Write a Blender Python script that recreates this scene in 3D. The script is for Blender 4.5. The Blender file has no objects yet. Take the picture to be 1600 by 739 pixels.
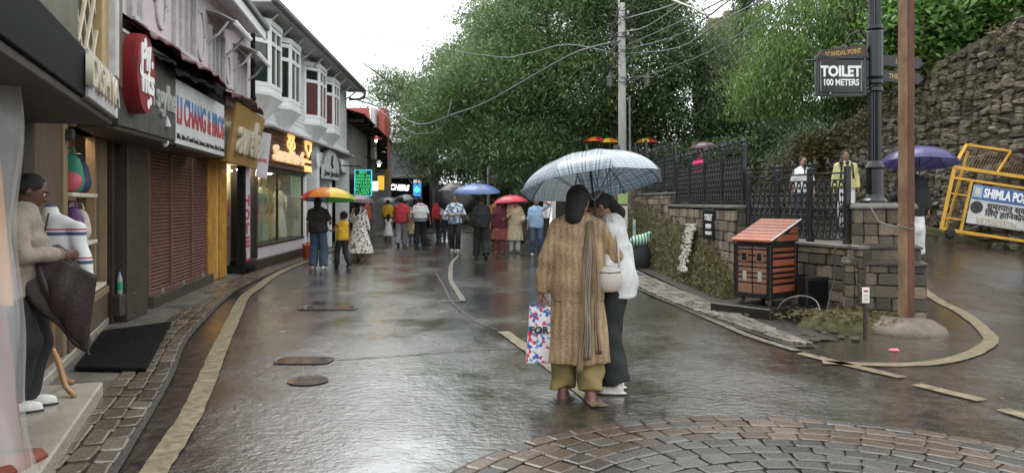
import bpy, math, random
import numpy as np
from mathutils import Vector, Matrix, noise

SC = bpy.context.scene
COL = SC.collection
random.seed(7)
NPR = np.random.default_rng(7)
R = math.radians

# ---------------------------------------------------------------- camera, sky, light, exposure
FPX, HZ, CAMH = 1200.0, 316.0, 1.5          # focal length in photo pixels, horizon row, eye height
cam_d = bpy.data.cameras.new('camera'); cam = bpy.data.objects.new('camera', cam_d); COL.objects.link(cam)
cam.location = (0, 0, CAMH); cam.rotation_euler = (R(90), 0, 0)
cam_d.sensor_width = 36; cam_d.lens = 36 * FPX / 1600
cam_d.shift_y = -(369.5 - HZ) / 1600
cam_d.clip_start = .05; cam_d.clip_end = 2000
SC.camera = cam

W = bpy.data.worlds.new('World'); SC.world = W; W.use_nodes = True
nt = W.node_tree; nt.nodes.clear()
sky = nt.nodes.new('ShaderNodeTexSky'); sky.sky_type = 'NISHITA'; sky.sun_disc = False
SUN_EL, SUN_AZ = 62, -20
sky.sun_elevation = R(SUN_EL); sky.sun_rotation = R(SUN_AZ); sky.air_density = 1.0; sky.dust_density = 4.0; sky.ozone_density = 1.0
hsv = nt.nodes.new('ShaderNodeHueSaturation'); hsv.inputs['Saturation'].default_value = .06
mixc = nt.nodes.new('ShaderNodeMix'); mixc.data_type = 'RGBA'; mixc.inputs['Factor'].default_value = .80
mixc.inputs[7].default_value = (8.4, 8.75, 8.95, 1)        # an even cloud layer over the clear sky
bg = nt.nodes.new('ShaderNodeBackground'); bg.inputs['Strength'].default_value = .15
wo = nt.nodes.new('ShaderNodeOutputWorld')
nt.links.new(sky.outputs[0], hsv.inputs['Color']); nt.links.new(hsv.outputs[0], mixc.inputs[6])
nt.links.new(mixc.outputs[2], bg.inputs['Color']); nt.links.new(bg.outputs[0], wo.inputs['Surface'])

sun_d = bpy.data.lights.new('sun', 'SUN'); sun_d.energy = .9; sun_d.angle = R(30); sun_d.color = (1, .97, .93)
sun = bpy.data.objects.new('sun', sun_d); COL.objects.link(sun)
sun.rotation_euler = (R(90 - SUN_EL), 0, R(180 - SUN_AZ)); sun.location = (0, 10, 40)

VS = SC.view_settings
SC.display_settings.display_device = 'sRGB'
VS.view_transform = 'Standard'; VS.look = 'None'; VS.exposure = 0.9; VS.gamma = 1; VS.use_curve_mapping = False
SC.cycles.use_denoising = True
SC.cycles.max_bounces = 7; SC.cycles.diffuse_bounces = 3; SC.cycles.glossy_bounces = 3
SC.cycles.transmission_bounces = 4; SC.cycles.transparent_max_bounces = 8
SC.cycles.caustics_reflective = False; SC.cycles.caustics_refractive = False
SC.cycles.sample_clamp_indirect = 6

# ---------------------------------------------------------------- materials
MATS = {}
def srgb(r, g, b):
    f = lambda c: (c / 255 / 12.92) if c / 255 <= .04045 else ((c / 255 + .055) / 1.055) ** 2.4
    return (f(r), f(g), f(b))
def _n(nt, t, **kw):
    n = nt.nodes.new('ShaderNode' + t)
    for k, v in kw.items(): setattr(n, k, v)
    return n
def mat(name, col, rough=.6, metal=0, var=.12, vscale=6, bump=.0, bscale=40, rnd=0, emit=None, estr=0, coat=0,
        alpha=1, trans=0, col2=None, rough2=None, stretch=(1, 1, 1), spec=.5, attr=None, sheen=0):
    """procedural principled material: noise colour variation, fine relief, per-piece variation"""
    if name in MATS: return MATS[name]
    m = bpy.data.materials.new(name); m.use_nodes = True; MATS[name] = m
    nt = m.node_tree; b = nt.nodes['Principled BSDF']; L = nt.links
    tc = _n(nt, 'TexCoord'); mp = _n(nt, 'Mapping'); mp.inputs['Scale'].default_value = stretch
    L.new(tc.outputs['Object'], mp.inputs[0])
    n1 = _n(nt, 'TexNoise'); n1.inputs['Scale'].default_value = vscale; n1.inputs['Detail'].default_value = 6
    n1.inputs['Roughness'].default_value = .65
    L.new(mp.outputs[0], n1.inputs['Vector'])
    ramp = _n(nt, 'ValToRGB')
    c2 = col2 if col2 else tuple(min(1, c * (1 + var)) for c in col); c1 = col if col2 else tuple(c * (1 - var) for c in col)
    ramp.color_ramp.elements[0].color = (*c1, 1); ramp.color_ramp.elements[0].position = .32
    ramp.color_ramp.elements[1].color = (*c2, 1); ramp.color_ramp.elements[1].position = .68
    L.new(n1.outputs['Fac'], ramp.inputs[0]); out = ramp.outputs[0]
    if rnd or attr:
        hs = _n(nt, 'HueSaturation')
        mr = _n(nt, 'MapRange'); mr.inputs['To Min'].default_value = 1 - rnd; mr.inputs['To Max'].default_value = 1 + rnd
        if attr:
            a = _n(nt, 'Attribute', attribute_name=attr); L.new(a.outputs['Fac'], mr.inputs[0])
        else:
            oi = _n(nt, 'ObjectInfo'); L.new(oi.outputs['Random'], mr.inputs[0])
        L.new(mr.outputs[0], hs.inputs['Value']); L.new(out, hs.inputs['Color']); out = hs.outputs[0]
    L.new(out, b.inputs['Base Color'])
    b.inputs['Roughness'].default_value = rough; b.inputs['Metallic'].default_value = metal
    b.inputs['Specular IOR Level'].default_value = spec
    if rough2 is not None:
        n2 = _n(nt, 'TexNoise'); n2.inputs['Scale'].default_value = vscale * 1.7; n2.inputs['Detail'].default_value = 4
        L.new(mp.outputs[0], n2.inputs['Vector'])
        mr2 = _n(nt, 'MapRange'); mr2.inputs['From Min'].default_value = .35; mr2.inputs['From Max'].default_value = .65
        mr2.inputs['To Min'].default_value = rough; mr2.inputs['To Max'].default_value = rough2
        L.new(n2.outputs['Fac'], mr2.inputs[0]); L.new(mr2.outputs[0], b.inputs['Roughness'])
    if bump:
        n3 = _n(nt, 'TexNoise'); n3.inputs['Scale'].default_value = bscale; n3.inputs['Detail'].default_value = 3
        L.new(mp.outputs[0], n3.inputs['Vector'])
        bp = _n(nt, 'Bump'); bp.inputs['Strength'].default_value = bump; bp.inputs['Distance'].default_value = .02
        L.new(n3.outputs['Fac'], bp.inputs['Height']); L.new(bp.outputs[0], b.inputs['Normal'])
    if emit: b.inputs['Emission Color'].default_value = (*emit, 1); b.inputs['Emission Strength'].default_value = estr
    if coat: b.inputs['Coat Weight'].default_value = coat; b.inputs['Coat Roughness'].default_value = .12
    if sheen: b.inputs['Sheen Weight'].default_value = sheen
    if alpha < 1: b.inputs['Alpha'].default_value = alpha
    if trans: b.inputs['Transmission Weight'].default_value = trans
    return m

def bands(name, cols, axis='Z', period=.2, rough=.8, soft=False, coord='Object', uvname=None, angle=0, bump=0):
    """cloth with repeating bands of colours along an axis: cols = [(pos, rgb)...]"""
    if name in MATS: return MATS[name]
    m = bpy.data.materials.new(name); m.use_nodes = True; MATS[name] = m
    nt = m.node_tree; b = nt.nodes['Principled BSDF']; L = nt.links
    tc = _n(nt, 'TexCoord'); sx = _n(nt, 'SeparateXYZ'); L.new(tc.outputs[coord], sx.inputs[0])
    md = _n(nt, 'Math', operation='DIVIDE'); L.new(sx.outputs[axis], md.inputs[0]); md.inputs[1].default_value = period
    fr = _n(nt, 'Math', operation='FRACT'); L.new(md.outputs[0], fr.inputs[0])
    rp = _n(nt, 'ValToRGB'); rp.color_ramp.interpolation = 'LINEAR' if soft else 'CONSTANT'
    e = rp.color_ramp.elements
    for i, (p, c) in enumerate(cols):
        el = e[i] if i < 2 else e.new(p)
        el.position = p; el.color = (*c, 1)
    L.new(fr.outputs[0], rp.inputs[0]); L.new(rp.outputs[0], b.inputs['Base Color']); b.inputs['Roughness'].default_value = rough
    if bump:
        n3 = _n(nt, 'TexNoise'); n3.inputs['Scale'].default_value = 20
        L.new(tc.outputs['Object'], n3.inputs['Vector'])
        bp = _n(nt, 'Bump'); bp.inputs['Strength'].default_value = bump; bp.inputs['Distance'].default_value = .02
        L.new(n3.outputs['Fac'], bp.inputs['Height']); L.new(bp.outputs[0], b.inputs['Normal'])
    return m

def spots(name, cols, scale=14, rough=.8, stretch=(1, 1, 1), bump=.2):
    """printed cloth: voronoi cells picked from a few colours"""
    if name in MATS: return MATS[name]
    m = bpy.data.materials.new(name); m.use_nodes = True; MATS[name] = m
    nt = m.node_tree; b = nt.nodes['Principled BSDF']; L = nt.links
    tc = _n(nt, 'TexCoord'); mp = _n(nt, 'Mapping'); mp.inputs['Scale'].default_value = stretch
    L.new(tc.outputs['Object'], mp.inputs[0])
    v = _n(nt, 'TexVoronoi'); v.inputs['Scale'].default_value = scale; L.new(mp.outputs[0], v.inputs['Vector'])
    sx = _n(nt, 'SeparateXYZ'); L.new(v.outputs['Color'], sx.inputs[0])
    rp = _n(nt, 'ValToRGB'); rp.color_ramp.interpolation = 'CONSTANT'; e = rp.color_ramp.elements
    for i, c in enumerate(cols):
        el = e[i] if i < 2 else e.new(i / len(cols))
        el.position = i / len(cols); el.color = (*c, 1)
    L.new(sx.outputs[0], rp.inputs[0]); L.new(rp.outputs[0], b.inputs['Base Color']); b.inputs['Roughness'].default_value = rough
    bp = _n(nt, 'Bump'); bp.inputs['Strength'].default_value = bump; bp.inputs['Distance'].default_value = .01
    L.new(v.outputs['Distance'], bp.inputs['Height']); L.new(bp.outputs[0], b.inputs['Normal'])
    return m

# ---------------------------------------------------------------- mesh helpers
class MB:
    """collects shapes; build() links them as ONE mesh object"""
    def __init__(s): s.v = []; s.f = []
    def add(s, vs, fs):
        o = len(s.v); s.v += [tuple(p) for p in vs]; s.f += [tuple(i + o for i in f) for f in fs]; return s
    def box(s, x0, x1, y0, y1, z0, z1, M=None):
        vs = [(x, y, z) for z in (z0, z1) for y in (y0, y1) for x in (x0, x1)]
        if M is not None: vs = [M @ Vector(p) for p in vs]
        return s.add(vs, [(0, 2, 3, 1), (4, 5, 7, 6), (0, 1, 5, 4), (2, 6, 7, 3), (0, 4, 6, 2), (1, 3, 7, 5)])
    def bbox(s, x0, x1, y0, y1, z0, z1, b=.01, M=None):
        """box with bevelled (chamfered) edges"""
        b = min(b, (x1 - x0) * .45, (y1 - y0) * .45, (z1 - z0) * .45)
        vs, ix = [], {}
        for cx, (xa, xb) in enumerate(((x0, x0 + b), (x1, x1 - b))):
            for cy, (ya, yb) in enumerate(((y0, y0 + b), (y1, y1 - b))):
                for cz, (za, zb) in enumerate(((z0, z0 + b), (z1, z1 - b))):
                    for k, p in enumerate(((xa, yb, zb), (xb, ya, zb), (xb, yb, za))):
                        ix[cx, cy, cz, k] = len(vs); vs.append(p)
        fs = []
        for c in (0, 1):
            fs.append([ix[c, a, d, 0] for a, d in ((0, 0), (0, 1), (1, 1), (1, 0))][::1 if c == 0 else -1])
            fs.append([ix[a, c, d, 1] for a, d in ((0, 0), (1, 0), (1, 1), (0, 1))][::1 if c == 0 else -1])
            fs.append([ix[a, d, c, 2] for a, d in ((0, 0), (0, 1), (1, 1), (1, 0))][::1 if c == 0 else -1])
        for a in (0, 1):
            for d in (0, 1):
                fs.append((ix[a, d, 0, 0], ix[a, d, 0, 1], ix[a, d, 1, 1], ix[a, d, 1, 0]))
                fs.append((ix[a, 0, d, 0], ix[a, 0, d, 2], ix[a, 1, d, 2], ix[a, 1, d, 0]))
                fs.append((ix[0, a, d, 1], ix[0, a, d, 2], ix[1, a, d, 2], ix[1, a, d, 1]))
                for e in (0, 1): fs.append((ix[a, d, e, 0], ix[a, d, e, 1], ix[a, d, e, 2]))
        if M is not None: vs = [M @ Vector(p) for p in vs]
        return s.add(vs, fs)
    def tube(s, pts, r, n=8, cap=True):
        pts = [Vector(p) for p in pts]; rs = r if hasattr(r, '__len__') else [r] * len(pts)
        vs, fs = [], []
        up = None
        for i, p in enumerate(pts):
            t = (pts[min(i + 1, len(pts) - 1)] - pts[max(i - 1, 0)])
            t = t.normalized() if t.length > 1e-9 else Vector((0, 0, 1))
            if up is None:
                up = t.orthogonal().normalized()
            up = (up - t * up.dot(t)); up = up.normalized() if up.length > 1e-6 else t.orthogonal().normalized()
            b = t.cross(up)
            for k in range(n):
                a = 2 * math.pi * k / n
                vs.append(p + (up * math.cos(a) + b * math.sin(a)) * rs[i])
        for i in range(len(pts) - 1):
            for k in range(n):
                fs.append((i * n + k, i * n + (k + 1) % n, (i + 1) * n + (k + 1) % n, (i + 1) * n + k))
        if cap: fs += [tuple(range(n))[::-1], tuple((len(pts) - 1) * n + k for k in range(n))]
        return s.add(vs, fs)
    def lathe(s, prof, n=16, c=(0, 0, 0), M=None):
        """prof: [(r, z)...] round the z axis"""
        vs, fs = [], []
        for r, z in prof:
            for k in range(n):
                a = 2 * math.pi * k / n; vs.append((c[0] + r * math.cos(a), c[1] + r * math.sin(a), c[2] + z))
        for i in range(len(prof) - 1):
            for k in range(n):
                fs.append((i * n + k, i * n + (k + 1) % n, (i + 1) * n + (k + 1) % n, (i + 1) * n + k))
        fs += [tuple(range(n))[::-1], tuple((len(prof) - 1) * n + k for k in range(n))]
        if M is not None: vs = [M @ Vector(p) for p in vs]
        return s.add(vs, fs)
    def prism(s, poly, z0, z1, M=None):
        n = len(poly); vs = [(x, y, z0) for x, y in poly] + [(x, y, z1) for x, y in poly]
        if M is not None: vs = [M @ Vector(p) for p in vs]
        return s.add(vs, [tuple(range(n))[::-1], tuple(range(n, 2 * n))] + [(i, (i + 1) % n, n + (i + 1) % n, n + i) for i in range(n)])
    def sphere(s, c, r, n=10, m=7):
        rr = r if hasattr(r, '__len__') else (r, r, r)
        vs, fs = [], []
        for j in range(m + 1):
            th = math.pi * j / m
            for k in range(n):
                a = 2 * math.pi * k / n
                vs.append((c[0] + rr[0] * math.sin(th) * math.cos(a), c[1] + rr[1] * math.sin(th) * math.sin(a), c[2] + rr[2] * math.cos(th)))
        for j in range(m):
            for k in range(n): fs.append((j * n + k, (j + 1) * n + k, (j + 1) * n + (k + 1) % n, j * n + (k + 1) % n))
        return s.add(vs, fs)
    def build(s, name, m, parent=None, smooth=False, org=None):
        """mesh in world coordinates, made local to its parent (parents carry location only)"""
        o = wloc(parent) if parent is not None else Vector((0, 0, 0))
        if org is not None: o = Vector(org)
        me = bpy.data.meshes.new(name)
        me.from_pydata([(p[0] - o.x, p[1] - o.y, p[2] - o.z) for p in s.v], [], s.f)
        return link(name, me, m, parent, smooth, loc=(o if parent is None else None))

def wloc(o):
    l = Vector((0, 0, 0))
    while o is not None: l += o.location; o = o.parent
    return l
def link(name, me, m, parent=None, smooth=False, loc=None):
    if m is not None and not len(me.materials): me.materials.append(m if not isinstance(m, str) else MATS[m])
    if smooth: me.polygons.foreach_set('use_smooth', [True] * len(me.polygons))
    ob = bpy.data.objects.new(name, me); COL.objects.link(ob)
    if parent is not None: ob.parent = parent
    if loc is not None: ob.location = loc
    return ob
def tag(o, label=None, cat=None, group=None, kind=None):
    if label: o['label'] = label
    if cat: o['category'] = cat
    if group: o['group'] = group
    if kind: o['kind'] = kind
    return o
def thing(name, label, cat, loc=(0, 0, 0), rz=0, group=None):
    o = bpy.data.objects.new(name, None); COL.objects.link(o); o.empty_display_size = .2
    o.location = loc; o.rotation_euler = (0, 0, rz)
    return tag(o, label, cat, group)
def copy_tree(o, parent=None):
    c = o.copy(); COL.objects.link(c); c.parent = parent
    for ch in list(o.children): copy_tree(ch, c)
    return c
def mesh_np(name, V, F, m, parent=None, smooth=True):
    """fast mesh from numpy arrays; F is (n,3) or (n,4)"""
    me = bpy.data.meshes.new(name); k = F.shape[1]
    me.vertices.add(len(V)); me.vertices.foreach_set('co', np.asarray(V, np.float32).ravel())
    me.loops.add(F.size); me.loops.foreach_set('vertex_index', np.asarray(F, np.int32).ravel())
    me.polygons.add(len(F)); me.polygons.foreach_set('loop_start', np.arange(0, F.size, k, dtype=np.int32))
    me.update(calc_edges=True)
    if smooth: me.polygons.foreach_set('use_smooth', np.ones(len(F), bool))
    return link(name, me, m, parent)
def text(name, s, size, M, m, parent=None, depth=.01, align='CENTER', bold=0, shear=0, space=1, xs=1, lead=1):
    """lettering as a mesh; M places the text plane (x along, y up, z out) in the world"""
    cu = bpy.data.curves.new(name, 'FONT'); cu.body = s; cu.size = size; cu.extrude = depth; cu.offset = bold
    cu.align_x = align; cu.align_y = 'CENTER'; cu.shear = shear; cu.space_character = space; cu.resolution_u = 3; cu.space_line = lead
    t = bpy.data.objects.new(name, cu); TMP.collection.objects.link(t)
    vl = TMP.view_layers[0]; vl.update()
    me = bpy.data.meshes.new_from_object(t.evaluated_get(vl.depsgraph))
    bpy.data.objects.remove(t); bpy.data.curves.remove(cu)
    me.name = name
    o = wloc(parent) if parent is not None else Vector((0, 0, 0))
    me.transform(Matrix.Translation(-o) @ M @ Matrix.Diagonal((xs, 1, 1, 1)))
    me.materials.clear()
    return link(name, me, m, parent)
TMP = bpy.data.scenes.new('text_shop')
def plane_M(o, xd, up=(0, 0, 1)):
    """matrix with x along xd, y along up, z out (x cross y)"""
    x = Vector(xd).normalized(); u = Vector(up); u = (u - x * u.dot(x)).normalized(); z = x.cross(u)
    return Matrix(((x.x, u.x, z.x, o[0]), (x.y, u.y, z.y, o[1]), (x.z, u.z, z.z, o[2]), (0, 0, 0, 1)))
def G(x, y, z=0):
    """photo pixel -> point at height z"""
    Y = (CAMH - z) * FPX / (y - HZ); return Vector(((x - 800) / FPX * Y, Y, z))
def AT(x, y, Y):
    """photo pixel at distance Y"""
    return Vector(((x - 800) / FPX * Y, Y, CAMH + (HZ - y) * Y / FPX))

class Frame:
    """a facade: u along, v up, w out to the street"""
    def __init__(s, a, b):
        s.a = Vector((a[0], a[1], 0)); d = Vector((b[0] - a[0], b[1] - a[1], 0)); s.len = d.length; s.d = d.normalized()
        s.n = Vector((s.d.y, -s.d.x, 0))
        s.M = Matrix(((s.d.x, s.n.x, 0, s.a.x), (s.d.y, s.n.y, 0, s.a.y), (0, 0, 1, 0), (0, 0, 0, 1)))
    def p(s, u, w, v): return s.a + s.d * u + s.n * w + Vector((0, 0, v))
    def uY(s, Y): return (Y - s.a.y) / s.d.y
    def ux(s, px, w=0):
        """u where the photo column px crosses the facade plane at offset w"""
        k = (px - 800) / FPX; o = s.a + s.n * w
        return (k * o.y - o.x) / (s.d.x - k * s.d.y)
    def box(s, mb, u0, u1, w0, w1, v0, v1, b=0):
        return mb.bbox(u0, u1, w0, w1, v0, v1, b, s.M) if b else mb.box(u0, u1, w0, w1, v0, v1, s.M)
    def tm(s, u, w, v): return plane_M(s.p(u, w, v), s.d)      # text plane: seen from the street reads along +u
def one(name, m, parent, fr, *a, b=.006):
    return fr.box(MB(), *a, b=b).build(name, m, parent)

# ---------------------------------------------------------------- signed-distance modelling for bodies and cloth
def surfnets(fn, lo, hi, h):
    lo = np.array(lo, np.float32); hi = np.array(hi, np.float32)
    n = np.ceil((hi - lo) / h).astype(int) + 1
    ax = [lo[i] + h * np.arange(n[i], dtype=np.float32) for i in range(3)]
    X, Y, Z = np.meshgrid(*ax, indexing='ij')
    D = fn(X, Y, Z).astype(np.float32)
    D[0] = D[-1] = 1; D[:, 0] = D[:, -1] = 1; D[:, :, 0] = D[:, :, -1] = 1
    S = D < 0
    c = np.zeros(n - 1, int)
    for i in (0, 1):
        for j in (0, 1):
            for k in (0, 1): c += S[i:n[0] - 1 + i, j:n[1] - 1 + j, k:n[2] - 1 + k]
    act = (c > 0) & (c < 8)
    I = np.argwhere(act); idx = -np.ones(n - 1, int); idx[act] = np.arange(len(I))
    acc = np.zeros((len(I), 3), np.float32); cnt = np.zeros(len(I), np.float32)
    cs = [(i, j, k) for i in (0, 1) for j in (0, 1) for k in (0, 1)]
    for a in cs:
        for d in range(3):
            if a[d]: continue
            b = list(a); b[d] = 1
            da = D[I[:, 0] + a[0], I[:, 1] + a[1], I[:, 2] + a[2]]; db = D[I[:, 0] + b[0], I[:, 1] + b[1], I[:, 2] + b[2]]
            x = (da < 0) != (db < 0)
            t = np.where(x, da / np.where(x, da - db, 1), 0)
            q = np.tile(np.array(a, np.float32), (len(I), 1)); q[:, d] += t
            acc[x] += q[x]; cnt[x] += 1
    V = lo + h * (I + acc / np.maximum(cnt, 1)[:, None])
    F = []
    for d in range(3):
        e1, e2 = [(1, 2), (2, 0), (0, 1)][d]
        A = np.take(S, range(n[d] - 1), axis=d); B = np.take(S, range(1, n[d]), axis=d)
        E = np.argwhere(A != B)
        fl = A[E[:, 0], E[:, 1], E[:, 2]]
        ok = (E[:, e1] > 0) & (E[:, e2] > 0) & (E[:, e1] < n[e1] - 1) & (E[:, e2] < n[e2] - 1)
        E = E[ok]; fl = fl[ok]
        q = []
        for o1, o2 in ((0, 0), (-1, 0), (-1, -1), (0, -1)):
            P = E.copy(); P[:, e1] += o1; P[:, e2] += o2
            q.append(idx[P[:, 0], P[:, 1], P[:, 2]])
        q = np.stack(q, 1); q[~fl] = q[~fl][:, ::-1]
        F.append(q)
    F = np.concatenate(F)
    return V, F
def smin(a, b, k):
    h = np.clip(.5 + .5 * (b - a) / k, 0, 1); return b * (1 - h) + a * h - k * h * (1 - h)
def rc(P, a, b, ra, rb):
    """tapered rod"""
    X, Y, Z = P; ba = [b[i] - a[i] for i in range(3)]; L = sum(q * q for q in ba) + 1e-9
    px, py, pz = X - a[0], Y - a[1], Z - a[2]
    t = np.clip((px * ba[0] + py * ba[1] + pz * ba[2]) / L, 0, 1)
    return np.sqrt((px - t * ba[0]) ** 2 + (py - t * ba[1]) ** 2 + (pz - t * ba[2]) ** 2) - (ra + (rb - ra) * t)
def el(P, c, r, ax=None):
    """ellipsoid; ax: 3x3 rows of local axes"""
    x, y, z = P[0] - c[0], P[1] - c[1], P[2] - c[2]
    if ax is not None:
        x, y, z = [x * a[0] + y * a[1] + z * a[2] for a in ax]
    k0 = np.sqrt((x / r[0]) ** 2 + (y / r[1]) ** 2 + (z / r[2]) ** 2); k1 = np.sqrt((x / r[0] ** 2) ** 2 + (y / r[1] ** 2) ** 2 + (z / r[2] ** 2) ** 2)
    return k0 * (k0 - 1) / np.maximum(k1, 1e-6)
def union(ds, k=.03):
    d = ds[0]
    for e in ds[1:]: d = smin(d, e, k)
    return d
# ================================================================ the setting
def asphalt():
    m = bpy.data.materials.new('wet_asphalt'); m.use_nodes = True; MATS['wet_asphalt'] = m
    nt = m.node_tree; b = nt.nodes['Principled BSDF']; L = nt.links
    tc = _n(nt, 'TexCoord')
    def nz(scale, detail=2, rough=.6, sc=(1, 1, 1)):
        mp = _n(nt, 'Mapping'); mp.inputs['Scale'].default_value = sc; L.new(tc.outputs['Object'], mp.inputs[0])
        n = _n(nt, 'TexNoise'); n.inputs['Scale'].default_value = scale; n.inputs['Detail'].default_value = detail; n.inputs['Roughness'].default_value = rough
        L.new(mp.outputs[0], n.inputs['Vector']); return n.outputs['Fac']
    def rng(src, a, b_, c, d):
        r = _n(nt, 'MapRange'); r.inputs['From Min'].default_value = a; r.inputs['From Max'].default_value = b_; r.inputs['To Min'].default_value = c; r.inputs['To Max'].default_value = d
        L.new(src, r.inputs[0]); return r.outputs[0]
    big = nz(.8, 6, .6, (1, .6, 1)); mid = nz(9, 3, .6); grit = nz(75, 3, .7); wob = nz(3.2, 2, .5); agg = nz(24, 3, .68); lump = nz(13, 2, .55)
    ad = _n(nt, 'Math', operation='ADD'); L.new(mid, ad.inputs[0]); L.new(grit, ad.inputs[1])
    hf = _n(nt, 'Math', operation='MULTIPLY'); L.new(ad.outputs[0], hf.inputs[0]); hf.inputs[1].default_value = .5
    rp = _n(nt, 'ValToRGB'); e = rp.color_ramp.elements
    e[0].position = .40; e[0].color = (.012, .0105, .009, 1); e[1].position = .62; e[1].color = (.088, .076, .064, 1)
    L.new(hf.outputs[0], rp.inputs[0]); L.new(rp.outputs[0], b.inputs['Base Color'])
    L.new(rng(big, .38, .62, RD['r0'], RD['r1']), b.inputs['Roughness'])
    nrm = None
    for src, dist, st in ((wob, RD['wob'], None), (lump, RD['mid'], rng(big, .40, .60, .45, 1.1)), (agg, RD['agg'], rng(big, .40, .60, .30, 1.15)), (grit, RD['grit'], rng(big, .4, .6, .3, 1.0))):
        bp = _n(nt, 'Bump'); bp.inputs['Distance'].default_value = dist; bp.inputs['Strength'].default_value = 1
        if st is not None: L.new(st, bp.inputs['Strength'])
        L.new(src, bp.inputs['Height'])
        if nrm is not None: L.new(nrm, bp.inputs['Normal'])
        nrm = bp.outputs[0]
    L.new(nrm, b.inputs['Normal']); b.inputs['Specular IOR Level'].default_value = .85
    b.inputs['Coat Weight'].default_value = 1; b.inputs['Coat IOR'].default_value = 1.6; b.inputs['Coat Roughness'].default_value = .10; L.new(nrm, b.inputs['Coat Normal'])
    return m
RD = dict(r0=.13, r1=.30, wob=.005, mid=.0062, agg=.0062, grit=.0022)
asphalt()
mat('earth', (.035, .028, .02), .9, var=.4, vscale=3, bump=.6, bscale=9)
mat('wet_concrete', (.10, .092, .08), .32, var=.35, vscale=3, bump=.3, bscale=60, rough2=.6)
mat('mound_cement', (.13, .108, .08), .6, var=.3, vscale=7, bump=.5, bscale=30, rough2=.85)
mat('cobble', (.095, .078, .058), .16, var=.35, vscale=9, bump=.14, bscale=38, rnd=.4, rough2=.34)
mat('cobble_grey', (.060, .056, .050), .13, var=.35, vscale=9, bump=.14, bscale=38, rnd=.4, rough2=.3)
mat('cobble_brown', (.085, .062, .044), .13, var=.35, vscale=9, bump=.14, bscale=38, rnd=.35, rough2=.3)
mat('gutter', (.022, .019, .016), .35, var=.3, vscale=12, bump=.5, bscale=50, rough2=.7)
mat('road_paint', (.09, .072, .045), .3, vscale=11, col2=(.25, .205, .125), bump=.12, bscale=50, rough2=.5)
mat('road_paint_pale', (.06, .052, .042), .3, vscale=11, col2=(.20, .175, .125), bump=.12, bscale=50, rough2=.5)

def Xw(Y):
    """plan line of the retaining wall on the right"""
    return float(np.interp(Y, [9.6, 12, 17, 22, 28, 36, 50], [4.32, 3.5, 3.45, 3.35, 2.6, 1.0, -1.5]))
def ramp(X, Y):
    z = float(np.interp(Y, [8.8, 10.5, 13.5, 17, 22, 28, 40, 60], [0, .10, .52, 1.0, 1.36, 1.75, 2.1, 2.3]))
    return max(0, z - max(0, X - 8.6) * .13)
def Gz(X, Y): return ramp(X, Y) if (X > Xw(Y) and Y > 8.8) else 0.0

# ground to the horizon, then the wet street
V = [(-400, -60, -.08), (400, -60, -.08), (400, 700, -.08), (-400, 700, -.08)]
tag(MB().add(V, [(0, 1, 2, 3)]).build('ground', MATS['earth']), kind='structure')
mb = MB(); xs = np.arange(-9, 20.01, .3); ys = np.concatenate([np.arange(-2, 30, .3), np.arange(30, 72, 1.2)])
vs = [(x, y, Gz(x - .2, y) + (.006 * noise.noise((x * .8, y * .8, 0)) if x < Xw(y) else 0)) for y in ys for x in xs]
n = len(xs); fs = [(j * n + i, j * n + i + 1, (j + 1) * n + i + 1, (j + 1) * n + i) for j in range(len(ys) - 1) for i in range(n - 1)]
road = tag(mb.add(vs, fs).build('road', MATS['wet_asphalt'], smooth=True), kind='structure')

def catmull(pts, step=.15):
    pts = [Vector(p) for p in pts]; out = []
    P = [pts[0] * 2 - pts[1]] + pts + [pts[-1] * 2 - pts[-2]]
    for i in range(1, len(P) - 2):
        k = max(2, int((P[i + 1] - P[i]).length / step))
        for j in range(k):
            t = j / k
            out.append(.5 * ((2 * P[i]) + (P[i + 1] - P[i - 1]) * t + (2 * P[i - 1] - 5 * P[i] + 4 * P[i + 1] - P[i + 2]) * t * t + (3 * P[i] - P[i - 1] - 3 * P[i + 1] + P[i + 2]) * t ** 3))
    return out + [pts[-1]]
def side(path, i):
    t = (path[min(i + 1, len(path) - 1)] - path[max(i - 1, 0)]); t.z = 0; t.normalize(); return Vector((t.y, -t.x, 0))
def ribbon(pts, w, z, step=.12, rag=.006):
    path = catmull(pts, step); mb = MB(); vs, fs = [], []
    for i, p in enumerate(path):
        s = side(path, i); ww = (w(i / (len(path) - 1)) if callable(w) else w) / 2
        for q in (-1, 1):
            a = ww * (1 + 0) + random.uniform(-rag, rag)
            c = p + s * q * a; vs.append((c.x, c.y, Gz(c.x, c.y) + z + .004))
    fs = [(2 * i, 2 * i + 1, 2 * i + 3, 2 * i + 2) for i in range(len(path) - 1)]
    return mb.add(vs, fs)
def line(pix, w, m, label, z=.008, pts=None):
    o = ribbon(pts or [G(x, y) for x, y in pix], w, z).build('road_marking', MATS[m])
    return tag(o, label, 'road marking', 'painted lines on the wet street')
line([(205, 800), (240, 739), (295, 655), (325, 590), (342, 548), (367, 495), (382, 465), (402, 450), (432, 429), (475, 410), (520, 393)], .16, 'road_paint', 'long cream edge line curving along the left cobbled gutter')
line([(787, 519), (860, 573), (938, 637)], .13, 'road_paint', 'straight cream centre line running under the feet of the woman')
line([(724, 471), (712, 452), (704, 436), (706, 412), (716, 400)], .09, 'road_paint_pale', 'thin curved line in the road behind the dashed centre line')
line([(688, 471), (728, 471)], .07, 'road_paint_pale', 'short cross bar at the foot of the thin curved line')
line([(985, 446), (1040, 470), (1100, 495), (1170, 525), (1246, 549)], .10, 'road_paint_pale', 'worn cream line beside the right cobbled gutter')
line([(1250, 553), (1320, 570), (1410, 591)], .12, 'road_paint', 'cream dash that touches the loop round the rusty pole')
line([(1432, 602), (1534, 627)], .13, 'road_paint', 'single cream dash on open asphalt right of the cobbled circle')
line([(1568, 641), (1640, 664)], .13, 'road_paint', 'cream dash cut off by the right picture edge')
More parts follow.
